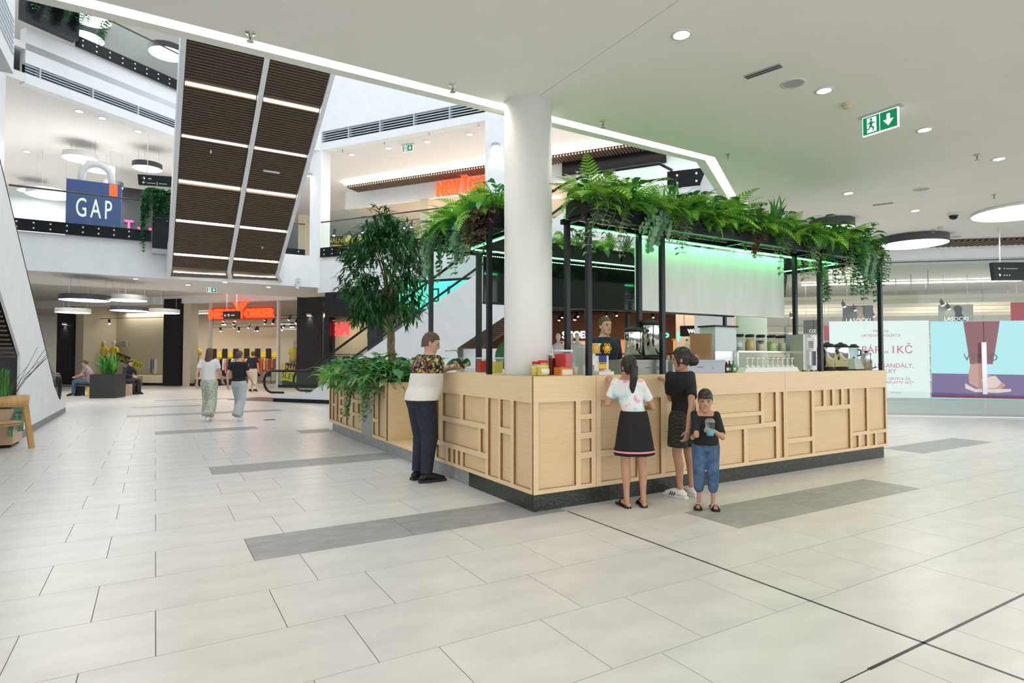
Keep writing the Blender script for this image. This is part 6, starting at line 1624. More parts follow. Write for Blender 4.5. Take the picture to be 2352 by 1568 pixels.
def leaf_verts(mb, base, d, up, L, W, droop=0.25, fold=0.15):
    """one leaf of 6 triangles: base point, direction, up vector"""
    d = d.normalized(); sd = d.cross(up)
    if sd.length < 1e-4: sd = Vector((1, 0, 0))
    sd.normalize(); n = sd.cross(d)
    m1 = base + d * L * .35 + n * L * droop * .12; m2 = base + d * L * .7 - n * L * droop * .10; tip = base + d * L - n * L * droop * .45
    e = n * W * fold
    mb.add([base, m1, m2, tip, m1 + sd * W * .5 + e, m2 + sd * W * .38 + e, m1 - sd * W * .5 + e, m2 - sd * W * .38 + e],
           [(0, 4, 1), (4, 5, 2, 1), (5, 3, 2), (0, 1, 6), (1, 2, 7, 6), (2, 3, 7)], True)
def frond_mesh(name, L, droop, mt, lf=.085, n=13):
    """fern frond along +X, arching down, with pinnae in pairs"""
    mb = MB(); pts = []; a = .55
    p = Vector((0, 0, 0)); steps = n + 3
    for i in range(steps):
        pts.append(p.copy()); p = p + Vector((math.cos(a), 0, math.sin(a))) * (L / steps); a -= droop / steps
    mb.tube(pts, [.0035 - .0025 * i / steps for i in range(steps)], 4)
    for i in range(2, steps):
        t = i / (steps - 1); l_ = lf * (math.sin(PI * (0.18 + .82 * t) ** .8) + .12)
        tg = (pts[min(i + 1, steps - 1)] - pts[i - 1]).normalized()
        for sgn in (-1, 1):
            d = (Vector((0, sgn, 0)) * .9 + tg * .5 + Vector((0, 0, -.12))).normalized()
            up = Vector((0, 0, 1)); q = pts[i]; w_ = L / steps * .95
            sd = tg * w_ * .5
            mb.add([q - sd * .6, q + sd * .6, q + d * l_ * .6 + sd * .75, q + d * l_, q + d * l_ * .6 - sd * .55], [(0, 1, 2, 3, 4)])
    return mb.mesh(name, mt)
FR = [frond_mesh('frond', .42, 1.7, M_fern), frond_mesh('frond', .36, 2.3, M_fern, .07), frond_mesh('frond', .40, 1.3, M_fern, .08)]
FRD = [frond_mesh('frond', .40, 1.9, M_fernd), frond_mesh('frond', .34, 2.5, M_fernd, .075)]
def strand_mesh(name, L, mt, lw=.045, ll=.055, n=9, curl=.05, outx=.12, roundl=False):
    """hanging strand: starts at the origin, bows outwards along +X, then falls"""
    mb = MB(); pts = []
    for i in range(n + 1):
        t = i / n; pts.append(Vector((outx * math.sin(min(1, t * 2.2) * PI / 2), curl * math.sin(5 * t), .05 * math.sin(PI * min(1, t * 3)) - L * max(0, t - .12) ** 1.05)))
    mb.tube(pts, .0025, 4)
    for i in range(1, n + 1):
        for sgn in (-1, 1):
            d = Vector((.35 + .3 * prn.random(), sgn, -.35 + prn.uniform(-.3, .3)))
            if roundl:
                c = pts[i] + d.normalized() * ll * .6; u = d.normalized(); v = Vector((prn.uniform(-.3, .3), .2, 1)).cross(u).cross(u).normalized()
                mb.add([c + (u * math.cos(k * PI / 4) + v * math.sin(k * PI / 4)) * ll * .5 for k in range(8)], [tuple(range(8))])
            else: leaf_verts(mb, pts[i], d, Vector((.3, 0, 1)), ll * prn.uniform(.8, 1.2), lw)
    return mb.mesh(name, mt)
ST_E = [strand_mesh('strand', .42, M_euc, .05, .055, 9, roundl=True), strand_mesh('strand', .30, M_euc, .05, .05, 7, roundl=True)]
ST_V = [strand_mesh('strand', .46, M_var, .035, .075, 9), strand_mesh('strand', .32, M_var, .035, .07, 7)]
ST_I = [strand_mesh('strand', .40, M_ivy, .055, .06, 9), strand_mesh('strand', .60, M_ivy, .055, .06, 13)]
ST_R = [strand_mesh('strand', .34, M_redl, .035, .065, 8)]
def leafy_mesh(name, mt, L=.10, W=.05):
    mb = MB(); mb.tube([(0, 0, 0), (.05, 0, .10), (.10, 0, .13)], .003, 4); leaf_verts(mb, Vector((.10, 0, .13)), Vector((1, 0, -.15)), Vector((0, 0, 1)), L, W, .5); return mb.mesh(name, mt)
LF_D = [leafy_mesh('leaf', M_fernd, .13, .07), leafy_mesh('leaf', M_ivy, .11, .065)]
LF_V = [leafy_mesh('leaf', M_var, .13, .08)]
def blade_mesh(name, mt, L=.35, W=.012):
    mb = MB(); pts = [Vector((L * .55 * t ** 1.5, 0, L * (t - .35 * t * t))) for t in (0, .3, .6, .85, 1)]
    vs = []; fs = []
    for i, p in enumerate(pts): w_ = W * (1 - (i / 4) ** 2) + .001; vs += [p + Vector((0, w_, 0)), p - Vector((0, w_, 0))]
    for i in range(4): fs.append((2 * i, 2 * i + 1, 2 * i + 3, 2 * i + 2))
    return mb.add(vs, fs, True).mesh(name, mt)
BL = [blade_mesh('blade', M_grass), blade_mesh('blade', M_fernd, .38, .014)]

def plant(kind, loc, out_ang, label, group, s=1.0, nfr=None, cat='plant', spread=1.0):
    """one plant with its fronds, strands, leaves or blades as parts"""
    nm = {'fern': 'fern', 'dfern': 'dark_fern', 'euc': 'trailing_round_leaf_plant', 'var': 'variegated_vine', 'ivy': 'ivy', 'red': 'red_leaf_vine', 'leafy': 'leafy_plant', 'vleafy': 'variegated_leafy_plant', 'grass': 'grassy_plant', 'dgrass': 'dark_grassy_plant'}[kind]
    e = empty(nm, label, cat, loc, 0, group); e.scale = (s, s, s)
    pool, n, name = {'fern': (FR, 13, 'frond'), 'dfern': (FRD, 12, 'frond'), 'euc': (ST_E, 4, 'strand'), 'var': (ST_V, 4, 'strand'), 'ivy': (ST_I, 4, 'strand'), 'red': (ST_R, 4, 'strand'), 'leafy': (LF_D, 22, 'leaf'), 'vleafy': (LF_D + LF_V + LF_V, 22, 'leaf'), 'grass': (BL[:1], 30, 'blade'), 'dgrass': (BL[1:], 26, 'blade')}[kind]
    n = nfr or n
    for i in range(n):
        me = prn.choice(pool)
        if name == 'strand':
            a = out_ang + prn.uniform(-.5, .5); o = link(name, me, e, (prn.uniform(-.03, .03), prn.uniform(-.03, .03), prn.uniform(-.02, .02)), (0, 0, a)); o.scale = (prn.uniform(.8, 1.25), 1, prn.uniform(.75, 1.25))
        elif name == 'leaf':
            a = prn.uniform(0, 2 * PI); o = link(name, me, e, (prn.uniform(-.07, .07) * spread, prn.uniform(-.07, .07) * spread, prn.uniform(-.05, .06)), (prn.uniform(-.3, .3), prn.uniform(-.7, .45), a)); k = prn.uniform(.8, 1.3); o.scale = (k, k, k)
        else:
            a = 2 * PI * i / n + prn.uniform(-.3, .3); tilt = prn.uniform(-.95, .25)
            o = link(name, me, e, (prn.uniform(-.02, .02), prn.uniform(-.02, .02), 0), (prn.uniform(-.25, .25), tilt, a)); k = prn.uniform(.75, 1.2); o.scale = (k, k, k)
    return e
ZT = ZF + 0.052 + 0.145
cnt = {}
WORD = ['first', 'second', 'third', 'fourth', 'fifth', 'sixth', 'seventh', 'eighth', 'ninth', 'tenth', 'eleventh', 'twelfth', 'thirteenth', 'fourteenth', 'fifteenth', 'sixteenth', 'seventeenth', 'eighteenth', 'nineteenth', 'twentieth', 'twenty-first', 'twenty-second', 'twenty-third', 'twenty-fourth', 'twenty-fifth', 'twenty-sixth', 'twenty-seventh', 'twenty-eighth']
DESC = {'fern': 'bright green fern', 'dfern': 'deep green fern', 'euc': 'trailing plant with pale round leaves', 'var': 'trailing vine with cream edged leaves', 'ivy': 'trailing green ivy', 'red': 'trailing red brown vine', 'leafy': 'bushy green plant', 'vleafy': 'bushy cream and green plant', 'grass': 'pale grassy plant', 'dgrass': 'dark spiky plant'}
def rp(kind, x, y, ang, where, s=1.0, dz=0.0, nfr=None):
    k = (kind, where); cnt[k] = cnt.get(k, -1) + 1
    plant(kind, (x, y, ZT + dz), ang, '%s %s %s' % (WORD[cnt[k]], DESC[kind], where), 'plants on the kiosk roof', s, nfr)
# front row, from the white column to the right end
x = 0.70; i = 0
seq = ['fern', 'fern', 'fern', 'dfern', 'fern', 'fern', 'fern', 'dgrass', 'fern', 'fern', 'fern', 'dfern', 'fern', 'fern', 'fern', 'dfern', 'dgrass', 'fern', 'fern', 'fern', 'dfern', 'fern', 'leafy', 'fern', 'dfern', 'leafy', 'leafy', 'fern']
while x < 6.05:
    k = seq[i % len(seq)]
    rp(k, x, .16 + .14 * (i % 2), -PI / 2, 'along the front kiosk roof from the column', 1.30 if k != 'leafy' else 1.15)
    x += .195; i += 1
vs_ = [(1.08, 'fern'), (1.32, 'dfern'), (1.72, 'fern'), (1.82, 'dfern'), (2.14, 'fern'), (2.45, 'leafy'), (2.58, 'dfern'), (3.05, 'dfern'), (3.28, 'leafy'), (3.52, 'dfern'), (3.8, 'leafy'), (4.1, 'fern'), (4.38, 'dfern'), (4.62, 'leafy'), (4.85, 'fern'), (5.08, 'leafy'), (5.4, 'fern'), (5.7, 'dfern'), (.72, 'var'), (.82, 'vleafy'), (.98, 'var'), (1.2, 'leafy'), (1.42, 'euc'), (1.58, 'euc'), (1.9, 'var'), (2.0, 'leafy'), (2.28, 'dfern'), (2.7, 'fern'), (2.9, 'vleafy'), (3.2, 'red'), (3.4, 'fern'), (3.65, 'var'), (3.95, 'dfern'), (4.25, 'var'), (4.5, 'fern'), (4.75, 'ivy'), (4.95, 'dfern'), (5.15, 'var'), (5.3, 'ivy'), (5.5, 'euc'), (5.62, 'euc'), (5.78, 'leafy'), (5.9, 'var'), (6.0, 'ivy')]
for x, k in vs_: rp(k, x, .07, -PI / 2, 'hanging over the front edge of the kiosk roof', 1.12, -.02, 10 if k.endswith('fern') else None)
xx = .74; jj = 0
while xx < 6.0:
    k = ('dfern', 'fern', 'leafy', 'dfern', 'fern')[jj % 5]
    rp(k, xx, .075, -PI / 2, 'low on the front face of the kiosk troughs', .85, -.07, 9 if k != 'leafy' else 14); xx += .21; jj += 1
for xx in (.95, 1.5, 2.3, 3.0, 4.05, 4.9, 5.6): rp('fern', xx, .24, -PI / 2, 'rising tall from the front kiosk roof', 1.6)
for k, x, y in (('ivy', 6.05, .2), ('ivy', 6.08, .42), ('var', 6.06, .7), ('ivy', 6.06, 1.0)): rp(k, x, y, 0, 'hanging over the right end of the kiosk roof', 1.2)
for k, x, y in (('fern', 5.9, .5), ('leafy', 5.88, .75), ('dfern', 5.9, 1.0), ('leafy', 5.9, 1.3)): rp(k, x, y, 0, 'along the right end of the kiosk roof', 1.1)
for x, k in ((5.0, 'var'), (4.75, 'var'), (5.35, 'var'), (5.5, 'ivy')): rp(k, x, .40, PI / 2, 'hanging over the inner edge of the front roof', 1.0)
# left row beside the column
for j, (y, k) in enumerate(((.98, 'leafy'), (1.12, 'fern'), (1.28, 'fern'), (1.45, 'fern'), (1.62, 'fern'), (1.78, 'fern'), (1.95, 'dfern'), (2.12, 'fern'), (2.28, 'dfern'), (2.42, 'leafy'))):
    rp(k, .14 + .16 * (j % 2), y, PI, 'along the left kiosk roof from the column', 1.35)
for y, k in ((1.12, 'fern'), (1.25, 'fern'), (1.5, 'fern'), (1.62, 'fern'), (1.8, 'dfern'), (1.98, 'fern'), (2.1, 'fern'), (2.28, 'dfern'), (.98, 'red'), (1.06, 'red'), (1.18, 'var'), (1.32, 'euc'), (1.42, 'euc'), (1.55, 'ivy'), (1.72, 'fern'), (1.88, 'ivy'), (2.05, 'dfern'), (2.2, 'euc'), (2.32, 'euc'), (2.44, 'euc')): rp(k, .07, y, PI, 'hanging over the left edge of the kiosk roof', 1.2, -.02, 11 if k.endswith('fern') else None)
rp('red', .32, .95, -PI / 2, 'hanging beside the column', 1.0); rp('vleafy', .40, 2.16, -PI / 2, 'at the inner corner of the left roof', 1.1, -.22)
# rear row
for j, (x, k) in enumerate(((.6, 'leafy'), (.9, 'grass'), (1.2, 'vleafy'), (1.45, 'leafy'), (1.7, 'grass'), (1.95, 'fern'), (2.2, 'vleafy'), (2.45, 'leafy'), (2.7, 'fern'), (2.95, 'grass'), (3.2, 'grass'), (3.45, 'fern'), (3.8, 'leafy'), (4.3, 'fern'), (4.8, 'leafy'), (5.3, 'fern'))):
    rp(k, x, 2.30 + .08 * (j % 2), -PI / 2, 'along the rear kiosk roof from the left', 1.1)
for x, k in ((1.1, 'leafy'), (1.6, 'ivy'), (2.2, 'vleafy'), (2.65, 'dfern'), (3.3, 'dfern'), (3.55, 'fern')): rp(k, x, 2.24, -PI / 2, 'hanging over the rear roof edge towards the kiosk', 1.05, -.03)

# ---- small tree in the planter
tb = Vector((0.45, 4.95, 0.95)); tp_ = onx(905, 830, .45); tb.y = tp_.y
TR = empty('indoor_tree', 'small indoor tree with twisted pale trunk and dense dark drooping leaves', 'tree', tuple(tb))
top = onx(893, 690, .42) - tb
for k in range(3):
    pts = []
    for i in range(15):
        t = i / 14; a = 2.2 * PI * t + k * 2 * PI / 3; r = .045 * (1 - .35 * t)
        pts.append(Vector((top.x * t + r * math.cos(a), top.y * t + r * math.sin(a) + .02 * math.sin(3 * t), (top.z + .15) * t)))
    MB().tube(pts, [.045 - .018 * i / 14 for i in range(15)], 8).build('trunk', M_bark, TR)
cc = CAM + ray(884, 630) * (proj(tb + top)[2] / FPX) - tb
cen = Vector((cc.x, cc.y, cc.z)); RX, RZ = .74, .98
cl = []
tries = 0
while len(cl) < 330 and tries < 4000:
    tries += 1
    v = Vector((prn.gauss(0, 1), prn.gauss(0, 1), prn.gauss(0, 1))).normalized() * (prn.uniform(.25, 1) ** .5)
    # crown profile: narrower towards the top, ragged skirt at the bottom
    zz = v.z; taper = 1 - .38 * max(0, zz) + .06 * max(0, -zz)
    p = cen + Vector((v.x * RX * taper, v.y * RX * taper, zz * RZ + (.10 if zz > 0 else 0)))
    if zz < -.75 and v.xy.length < .3: continue
    cl.append(p)
stm = MB(); hub = top + Vector((0, 0, .05))
for j in range(26):
    p = cl[j]; mid = hub.lerp(p, .5) + Vector((0, 0, .12)); stm.tube([hub, mid, p], [.016, .010, .004], 5)
stm.build('branches', M_bark, TR, kind='stuff')
leafm = MB(); leaf_verts(leafm, Vector((0, 0, 0)), Vector((1, 0, 0)), Vector((0, 0, 1)), 1.0, .23, .35); leafm = leafm.mesh('leaf', M_ficus)
Ls = []
for p in cl:
    outd = (p - cen); outd.z *= .4
    outd = outd.normalized() if outd.length > .01 else Vector((1, 0, 0))
    for i in range(11):
        d = (outd * prn.uniform(.1, .9) + Vector((prn.gauss(0, .55), prn.gauss(0, .55), prn.uniform(-1.15, .25)))).normalized()
        q = p + Vector((prn.gauss(0, .06), prn.gauss(0, .06), prn.gauss(0, .06)))
        Ls.append((q, d, prn.uniform(.13, .21)))
camd = (CAM - tb)
CT_ = len(Ls)
Ls.sort(key=lambda t: -((t[0] - cen).dot(Vector((camd.x, camd.y, 0)).normalized()) + .3 * (t[0] - cen).length))
rest_l = MB()
for i, (q, d, L) in enumerate(Ls):
    if i < 300:
        o = link('leaf', leafm, TR, tuple(q)); o.rotation_mode = 'QUATERNION'; o.rotation_quaternion = d.to_track_quat('X', 'Z') if abs(d.z) < .99 else d.to_track_quat('X', 'Y'); o.scale = (L, L, L)
    else: leaf_verts(rest_l, q, d, Vector((prn.uniform(-.2, .2), prn.uniform(-.2, .2), 1)), L, L * .23, .35)
rest_l.build('foliage', M_ficus, TR, kind='stuff')

# ---- greenery in the plywood planter
PW = ['bushy green plant', 'bushy cream and green plant', 'green fern']
n_ = {}
def pp(kind, x, y, z, where, s, nfr=None, ang=PI, spread=1.0):
    k = (kind, where); n_[k] = n_.get(k, -1) + 1
    plant(kind, (x, y, z), ang, '%s %s %s' % (WORD[n_[k]], DESC[kind], where), 'plants in the plywood planter', s, nfr, spread=spread)
for j in range(13):
    y = 4.25 + j * .26
    pp('leafy' if j % 3 else 'vleafy', .10 + .05 * (j % 2), y, 1.04, 'in the front row of the plywood planter', 1.45, 26, spread=1.3)
    pp('leafy' if j % 2 else 'dfern', .42, y + .1, 1.07, 'in the middle row of the plywood planter', 1.5, 22, spread=1.4)
for j in range(7): pp('leafy', .75, 4.35 + j * .5, 1.05, 'in the rear row of the plywood planter', 1.6, 20, spread=1.5)
for j, (y, k) in enumerate(((4.22, 'vleafy'), (4.45, 'var'), (4.6, 'leafy'), (4.8, 'dfern'), (5.05, 'vleafy'), (5.2, 'leafy'), (5.45, 'var'), (5.65, 'vleafy'), (5.85, 'leafy'), (6.1, 'fern'), (6.4, 'leafy'), (6.65, 'fern'), (6.95, 'fern'), (7.2, 'fern'), (7.45, 'fern'))):
    pp(k, -.05, y, .93 if k.endswith('leafy') else 1.02, 'spilling over the edge of the plywood planter', 1.25, 20 if k.endswith('leafy') else 10, PI, 1.2)
    if k.endswith('leafy'): pp(k, -.07, y + .08, .83, 'low on the face of the plywood planter', 1.1, 12, PI, 1.2)
for y in (7.3, 7.55): pp('fern', .2, y, 1.03, 'at the far end of the plywood planter', 1.3)

# ---- ivy on the black planters of the galleries
for j in range(5):
    plant('ivy', (PB.location.x + .05 + .13 * j, PB.location.y + .1, PB.location.z + (pb1.z - pb0.z) - .02), -PI / 2 + (j - 3) * .5, '%s ivy tuft from the left on the black planter box by the overhead escalator' % WORD[j], 'ivy on the gallery planters', 1.7, 6)
for j in range(4):
    plant('ivy', (PB.location.x - .03, PB.location.y + .1, PB.location.z + (pb1.z - pb0.z) - .05 - .3 * j), PI, '%s ivy tuft down the left side of the black planter box' % WORD[j], 'ivy on the gallery planters', 1.7, 4)
for j in range(4):
    p = P2.matrix_basis @ Vector((.35 + .55 * j, -.38, 1.12)); plant('ivy', tuple(p), L2.ang - PI / 2, '%s hanging ivy tuft from the left on the long black planter at the upper left' % WORD[j], 'ivy on the gallery planters', 1.9, 5)
# ================================================================== THINGS ON AND IN THE KIOSK
M_clear = thin_glass('clear_plastic', (0.93, 0.95, 0.94), 0.05, 0.05)
M_redj = mat('red_syrup', (0.60, 0.012, 0.015), 0.25); M_dred = mat('dark_red_syrup', (0.20, 0.004, 0.008), 0.25); M_oran = mat('orange_tea', (0.72, 0.24, 0.03), 0.3); M_yelj = mat('yellow_syrup', (0.80, 0.66, 0.12), 0.3)
M_pw = mat('white_plastic', (0.78, 0.78, 0.75), 0.4); M_redcap = mat('red_cap', (0.62, 0.02, 0.015), 0.4); M_kraft = mat('brown_card', (0.42, 0.25, 0.10), 0.7)
M_lab = mat('paper_label', (0.80, 0.78, 0.72), 0.6)
def cx_(px, y): return ony(px, 800, y).x
def zz_(px, py, y): return ony(px, py, y).z
def jar(name, loc, prof, m, lid, lab, cat, grp=None, content=None, label_m=None, lh=None):
    e = empty(name, lab, cat, loc, 0, grp)
    MB().lathe(prof, 20, cap=False).build('wall', m, e)
    if content: MB().lathe([(0.001, .004)] + [(r * .93, z + .001) for r, z in prof if z <= content[1] * .9] + [(max(r for r, z in prof if z <= content[1] * .9) * .93, content[1]), (0.001, content[1] + .001)], 20, cap=False).build('content', content[0], e)
    if lid: MB().lathe(lid[1], 20).build('lid', lid[0], e)
    if label_m:
        r = lh[2]; MB().rings([[(r * math.cos(a), r * math.sin(a), z) for a in [-2.4 + .1 * i for i in range(17)]] + [((r + .001) * math.cos(a), (r + .001) * math.sin(a), z) for a in [-2.4 + .1 * i for i in range(17)][::-1]] for z in lh[:2]], True, True).build('paper_label', label_m, e)
    return e
# two honey-yellow jars with red lids in front of the column
for i, (px, y, s) in enumerate(((1232, .25, .9), (1247, .16, 1.0))):
    r = .062 * s; H = .115 * s
    jar('syrup_jar', (cx_(px, y), y, CT), [(r * .8, 0), (r, .01), (r, H * .7), (r * .72, H), (r * .72, H + .01)], M_clear, (M_redcap, [(r * .78, H + .011), (r * .78, H + .035), (r * .7, H + .038)]),
        ['left yellow jar with red lid before the white column', 'right labelled yellow jar with red lid before the white column'][i], 'jar', 'yellow jars with red lids', (M_yelj, H * .9), M_lab if i else None, (.02, .07, r + .002))
# square red containers on counter (left and right of the column)
def tub(name, loc, w_, d_, h_, m, lab, lid=M_pw, rz=0.0, box=None, fill=.86):
    e = empty(name, lab, 'container', loc, rz)
    z0 = 0
    if box:
        MB().box(-w_ * .55, w_ * .55, -d_ * .5, d_ * .5, 0, box[1]).build('card_box', box[0], e); MB().box(-w_ * .42, w_ * .5, -d_ * .5 - .002, -d_ * .5 - .0005, .006, box[1] * .72).build('paper_label', M_lab, e); z0 = box[1] + .001
    k = .88
    def fr(mb, z_a, z_b, a, b):
        mb.add([(-w_ / 2 * a, -d_ / 2 * a, z_a), (w_ / 2 * a, -d_ / 2 * a, z_a), (w_ / 2 * a, d_ / 2 * a, z_a), (-w_ / 2 * a, d_ / 2 * a, z_a), (-w_ / 2 * b, -d_ / 2 * b, z_b), (w_ / 2 * b, -d_ / 2 * b, z_b), (w_ / 2 * b, d_ / 2 * b, z_b), (-w_ / 2 * b, d_ / 2 * b, z_b)], [(3, 2, 1, 0), (4, 5, 6, 7), (0, 1, 5, 4), (1, 2, 6, 5), (2, 3, 7, 6), (3, 0, 4, 7)]); return mb
    fr(MB(), z0 + .004, z0 + h_ * fill, k, k + (1 - k) * fill).build('liquid', m, e)
    fr(MB(), z0, z0 + h_, k + .03, 1.03).build('wall', M_clear, e)
    fr(MB(), z0 + h_ + .001, z0 + h_ + .018, 1.06, 1.06).build('lid', lid, e)
    return e
tub('juice_container', (cx_(1294, .22), .22, CT), .135, .12, .155, M_redj, 'square red juice container standing on an orange box right of the column', box=(M_oran, .082))
tub('juice_container', (cx_(1272, .33), .34, CT), .10, .10, .20, M_dred, 'dark red juice container half hidden behind the column')
tub('juice_container', (.40, onx(1107, 840, .40).y, CT), .10, .10, .165, M_redj, 'red juice container on the left counter beside the post')
tub('juice_container', (.40, onx(1140, 840, .40).y, CT), .12, .12, .165, M_yelj, 'yellow juice container on the left counter beside the column', fill=.8)
e = empty('glass_bowl', 'small empty glass tray on the left counter', 'bowl', (.40, onx(1085, 850, .40).y, CT)); MB().box(-.1, .1, -.08, .08, 0, .004).build('base', M_clear, e); MB().rings([[(-.1, -.08, z), (.1, -.08, z), (.1, .08, z), (-.1, .08, z)] for z in (.005, .05)], False, False).build('wall', M_clear, e)
for i, px in enumerate((1320, 1327)):
    e = empty('paper_cup', ['left white cup beside the orange box', 'right white cup beside the orange box'][i], 'cup', (cx_(px, .28), .28 + .06 * i, CT), 0, 'white cups'); MB().lathe([(.024, 0), (.034, .075), (.036, .077)], 16).build('cup', M_pw, e)
    MB().lathe([(.0365, .0775), (.0365, .082), (.03, .083)], 16).build('rim', M_pw, e)
e = empty('white_canister', 'tall pale box canister behind the first post', 'canister', (cx_(1341, .38), .38, CT)); MB().box(-.055, .055, -.06, .06, 0, .285).build('body', mat('pale_plastic', (.62, .68, .68), .4), e); MB().box(-.058, .058, -.063, .063, .2855, .30).build('lid', M_pw, e)
# cup sealing machine
sx_ = cx_(1383, .22)
SMc = empty('cup_sealing_machine', 'white cup sealing machine with yellow flower knobs and blue and yellow panel', 'machine', (sx_, .25, CT))
MB().box(-.10, .10, -.10, .12, .0, .035).build('base', M_pw, SMc)
MB().box(-.095, .095, -.02, .11, .036, .20).build('body', M_pw, SMc)
MB().box(-.04, .062, -.024, -.0205, .06, .20).build('control_panel', mat('panel_yellow', (.80, .55, .03), .4), SMc)
MB().box(-.04, .062, -.028, -.0245, .13, .20).build('display_field', mat('panel_blue', (.03, .05, .25), .4), SMc)
MB().box(-.035, .057, -.028, -.0245, .045, .062).build('red_button_row', M_redcap, SMc)
for i in range(4): MB().extr([(-.028 + .022 * i, .112), (-.012 + .022 * i, .112), (-.020 + .022 * i, .126)], -.028, -.0245).build('warning_mark', M_blk, SMc)
MB().rings([[(xx, .02 + .055 * math.cos(a), .275 + .055 * math.sin(a)) for a in [2 * PI * i / 24 for i in range(24)]] for xx in (-.10, .085)]).build('film_roll', M_pw, SMc)
MB().rings([[(.03 + .072 * math.cos(a), yy, .275 + .072 * math.sin(a)) for a in [2 * PI * i / 28 for i in range(28)]][::-1] for yy in (-.062, -.045)]).build('black_disc', M_blk, SMc)
M_yk = mat('yellow_knob', (.85, .47, .02), .4)
for k, (kx, ky) in enumerate(((.03, -.075), (-.105, -.055), (-.155, -.045))):
    kn = MB().rings([[(kx + .026 * math.cos(a), yy, .275 + .026 * math.sin(a)) for a in [2 * PI * i / 16 for i in range(16)]][::-1] for yy in (ky - .008, ky + .008)])
    for i in range(6):
        a = i * PI / 3; c = Vector((kx + .040 * math.cos(a), ky, .275 + .040 * math.sin(a)))
        kn.tube([c + Vector((.014 * math.cos(b), 0, .014 * math.sin(b))) for b in [2 * PI * j / 10 for j in range(10)]], .0055, 6, closed=True)
    kn.build('flower_knob', M_yk, SMc); MB().ball((kx, ky - .012, .275), .011, 10, 7).build('knob_screw', M_chrome, SMc)
MB().box(-.16, -.09, -.03, .06, .10, .24).build('side_arm', M_pw, SMc)
MB().box(-.03, .06, -.095, -.03, .036, .055).build('cup_plate', M_steel, SMc)
# steel urns
def urn(loc, r, h, lab, black_base=True, spout=True, hnd=True, body=M_chrome):
    e = empty('steel_urn', lab, 'urn', loc, 0, 'steel drink urns')
    if black_base: MB().lathe([(r * 1.02, 0), (r * 1.02, .04)], 28).build('base', M_blk, e)
    MB().lathe([(r, .041), (r, h), (r * .985, h + .006)], 32).build('body', body, e)
    MB().lathe([(r * 1.03, h + .007), (r * 1.05, h + .025), (r * .8, h + .05), (r * .3, h + .062), (r * .28, h + .075), (.001, h + .078)], 28).build('lid', M_blk, e)
    if hnd:
        for s in (-1, 1): MB().tube([(s * r, 0, h - .03), (s * (r + .025), -.01, h - .035), (s * (r + .03), -.02, h - .07), (s * r, -.01, h - .09)], .009, 6).build('handle', M_blk, e)
    if spout: MB().tube([(0, -r, .07), (0, -r - .03, .07), (0, -r - .035, .045)], .010, 6).build('tap', M_blk, e)
    return e
# grey appliance cabinets that carry urns and the till
def cabinet(x0, x1, y, z1, lab, d=.34, m=M_lgrey):
    e = empty('steel_cabinet_box', lab, 'appliance', ((x0 + x1) / 2, y, CT)); w_ = (x1 - x0) / 2
    MB().box(-w_, w_, -.12, d - .12, 0, z1 * .82).build('body', m, e); MB().box(-w_ - .004, w_ + .004, -.124, d - .12, z1 * .825, z1).build('top', m, e)
    MB().box(-w_ * .1, w_ * .15, -.124, -.121, z1 * .45, z1 * .48).build('mark', M_blk, e); MB().lathe([(.02, 0), (.02, .004)], 14).build('dial', M_grey, e, (w_ * .55, -.122, z1 * .42), (PI / 2, 0, 0))
    return e
M_gap = mat('grey_steel_box', (.30, .31, .29), .4, .5)
ya = .24
x0, x1 = cx_(1420, ya), cx_(1516, ya); zt = zz_(1470, 826, ya) - CT
cabinet(x0, x1, ya, zt, 'grey steel appliance under the urns beside the barista', m=M_gap)
urn((cx_(1458, .24), .26, CT + zt + .001), .098, .30, 'left steel urn with black lid on the grey appliance')
urn((cx_(1497, .32), .33, CT + zt + .001), .105, .385, 'taller steel urn with black lid on the grey appliance')
x2, x3 = cx_(1527, ya), cx_(1646, ya); zt2 = zz_(1600, 826, ya) - CT
cabinet(x2, x3, ya, zt2, 'pale blue grey till cabinet under the stack of trays', m=mat('till_grey', (.42, .46, .52), .5))
# stack of brown card trays
sxk = (cx_(1587, ya) + cx_(1633, ya)) / 2; wk = (cx_(1633, ya) - cx_(1587, ya)) * .36
for i in range(15):
    e = empty('card_tray', '%s brown card tray from the bottom of the stack on the till cabinet' % WORD[i], 'tray', (sxk, ya, CT + zt2 + .001 + i * .0205), PI / 5, 'stacked brown card trays')
    MB().box(-wk * .92, wk * .92, -wk * .92, wk * .92, 0, .012).build('tray', M_kraft, e); MB().box(-wk, wk, -wk, wk, .0125, .018).build('rim', M_kraft, e)
e = jar('drink_bottle', (cx_(1581, .34), .36, CT + zt2), [(.033, 0), (.036, .01), (.036, .15), (.014, .20), (.013, .225)], M_clear, (mat('green_cap', (.02, .35, .10), .4), [(.016, .2255), (.016, .245)]), 'clear bottle with green cap beside the stack of trays', 'bottle', None, (mat('lime_drink', (.05, .45, .12), .3), .10))
e = empty('small_packets', 'small dark red packets beside the green capped bottle', 'packet', (cx_(1556, .36), .36, CT + zt2)); MB().box(-.045, .045, -.02, .02, 0, .05).build('packet', mat('dark_packet', (.18, .03, .06), .6), e); MB().box(-.04, .04, -.0215, -.0205, .015, .035).build('print', M_lab, e)
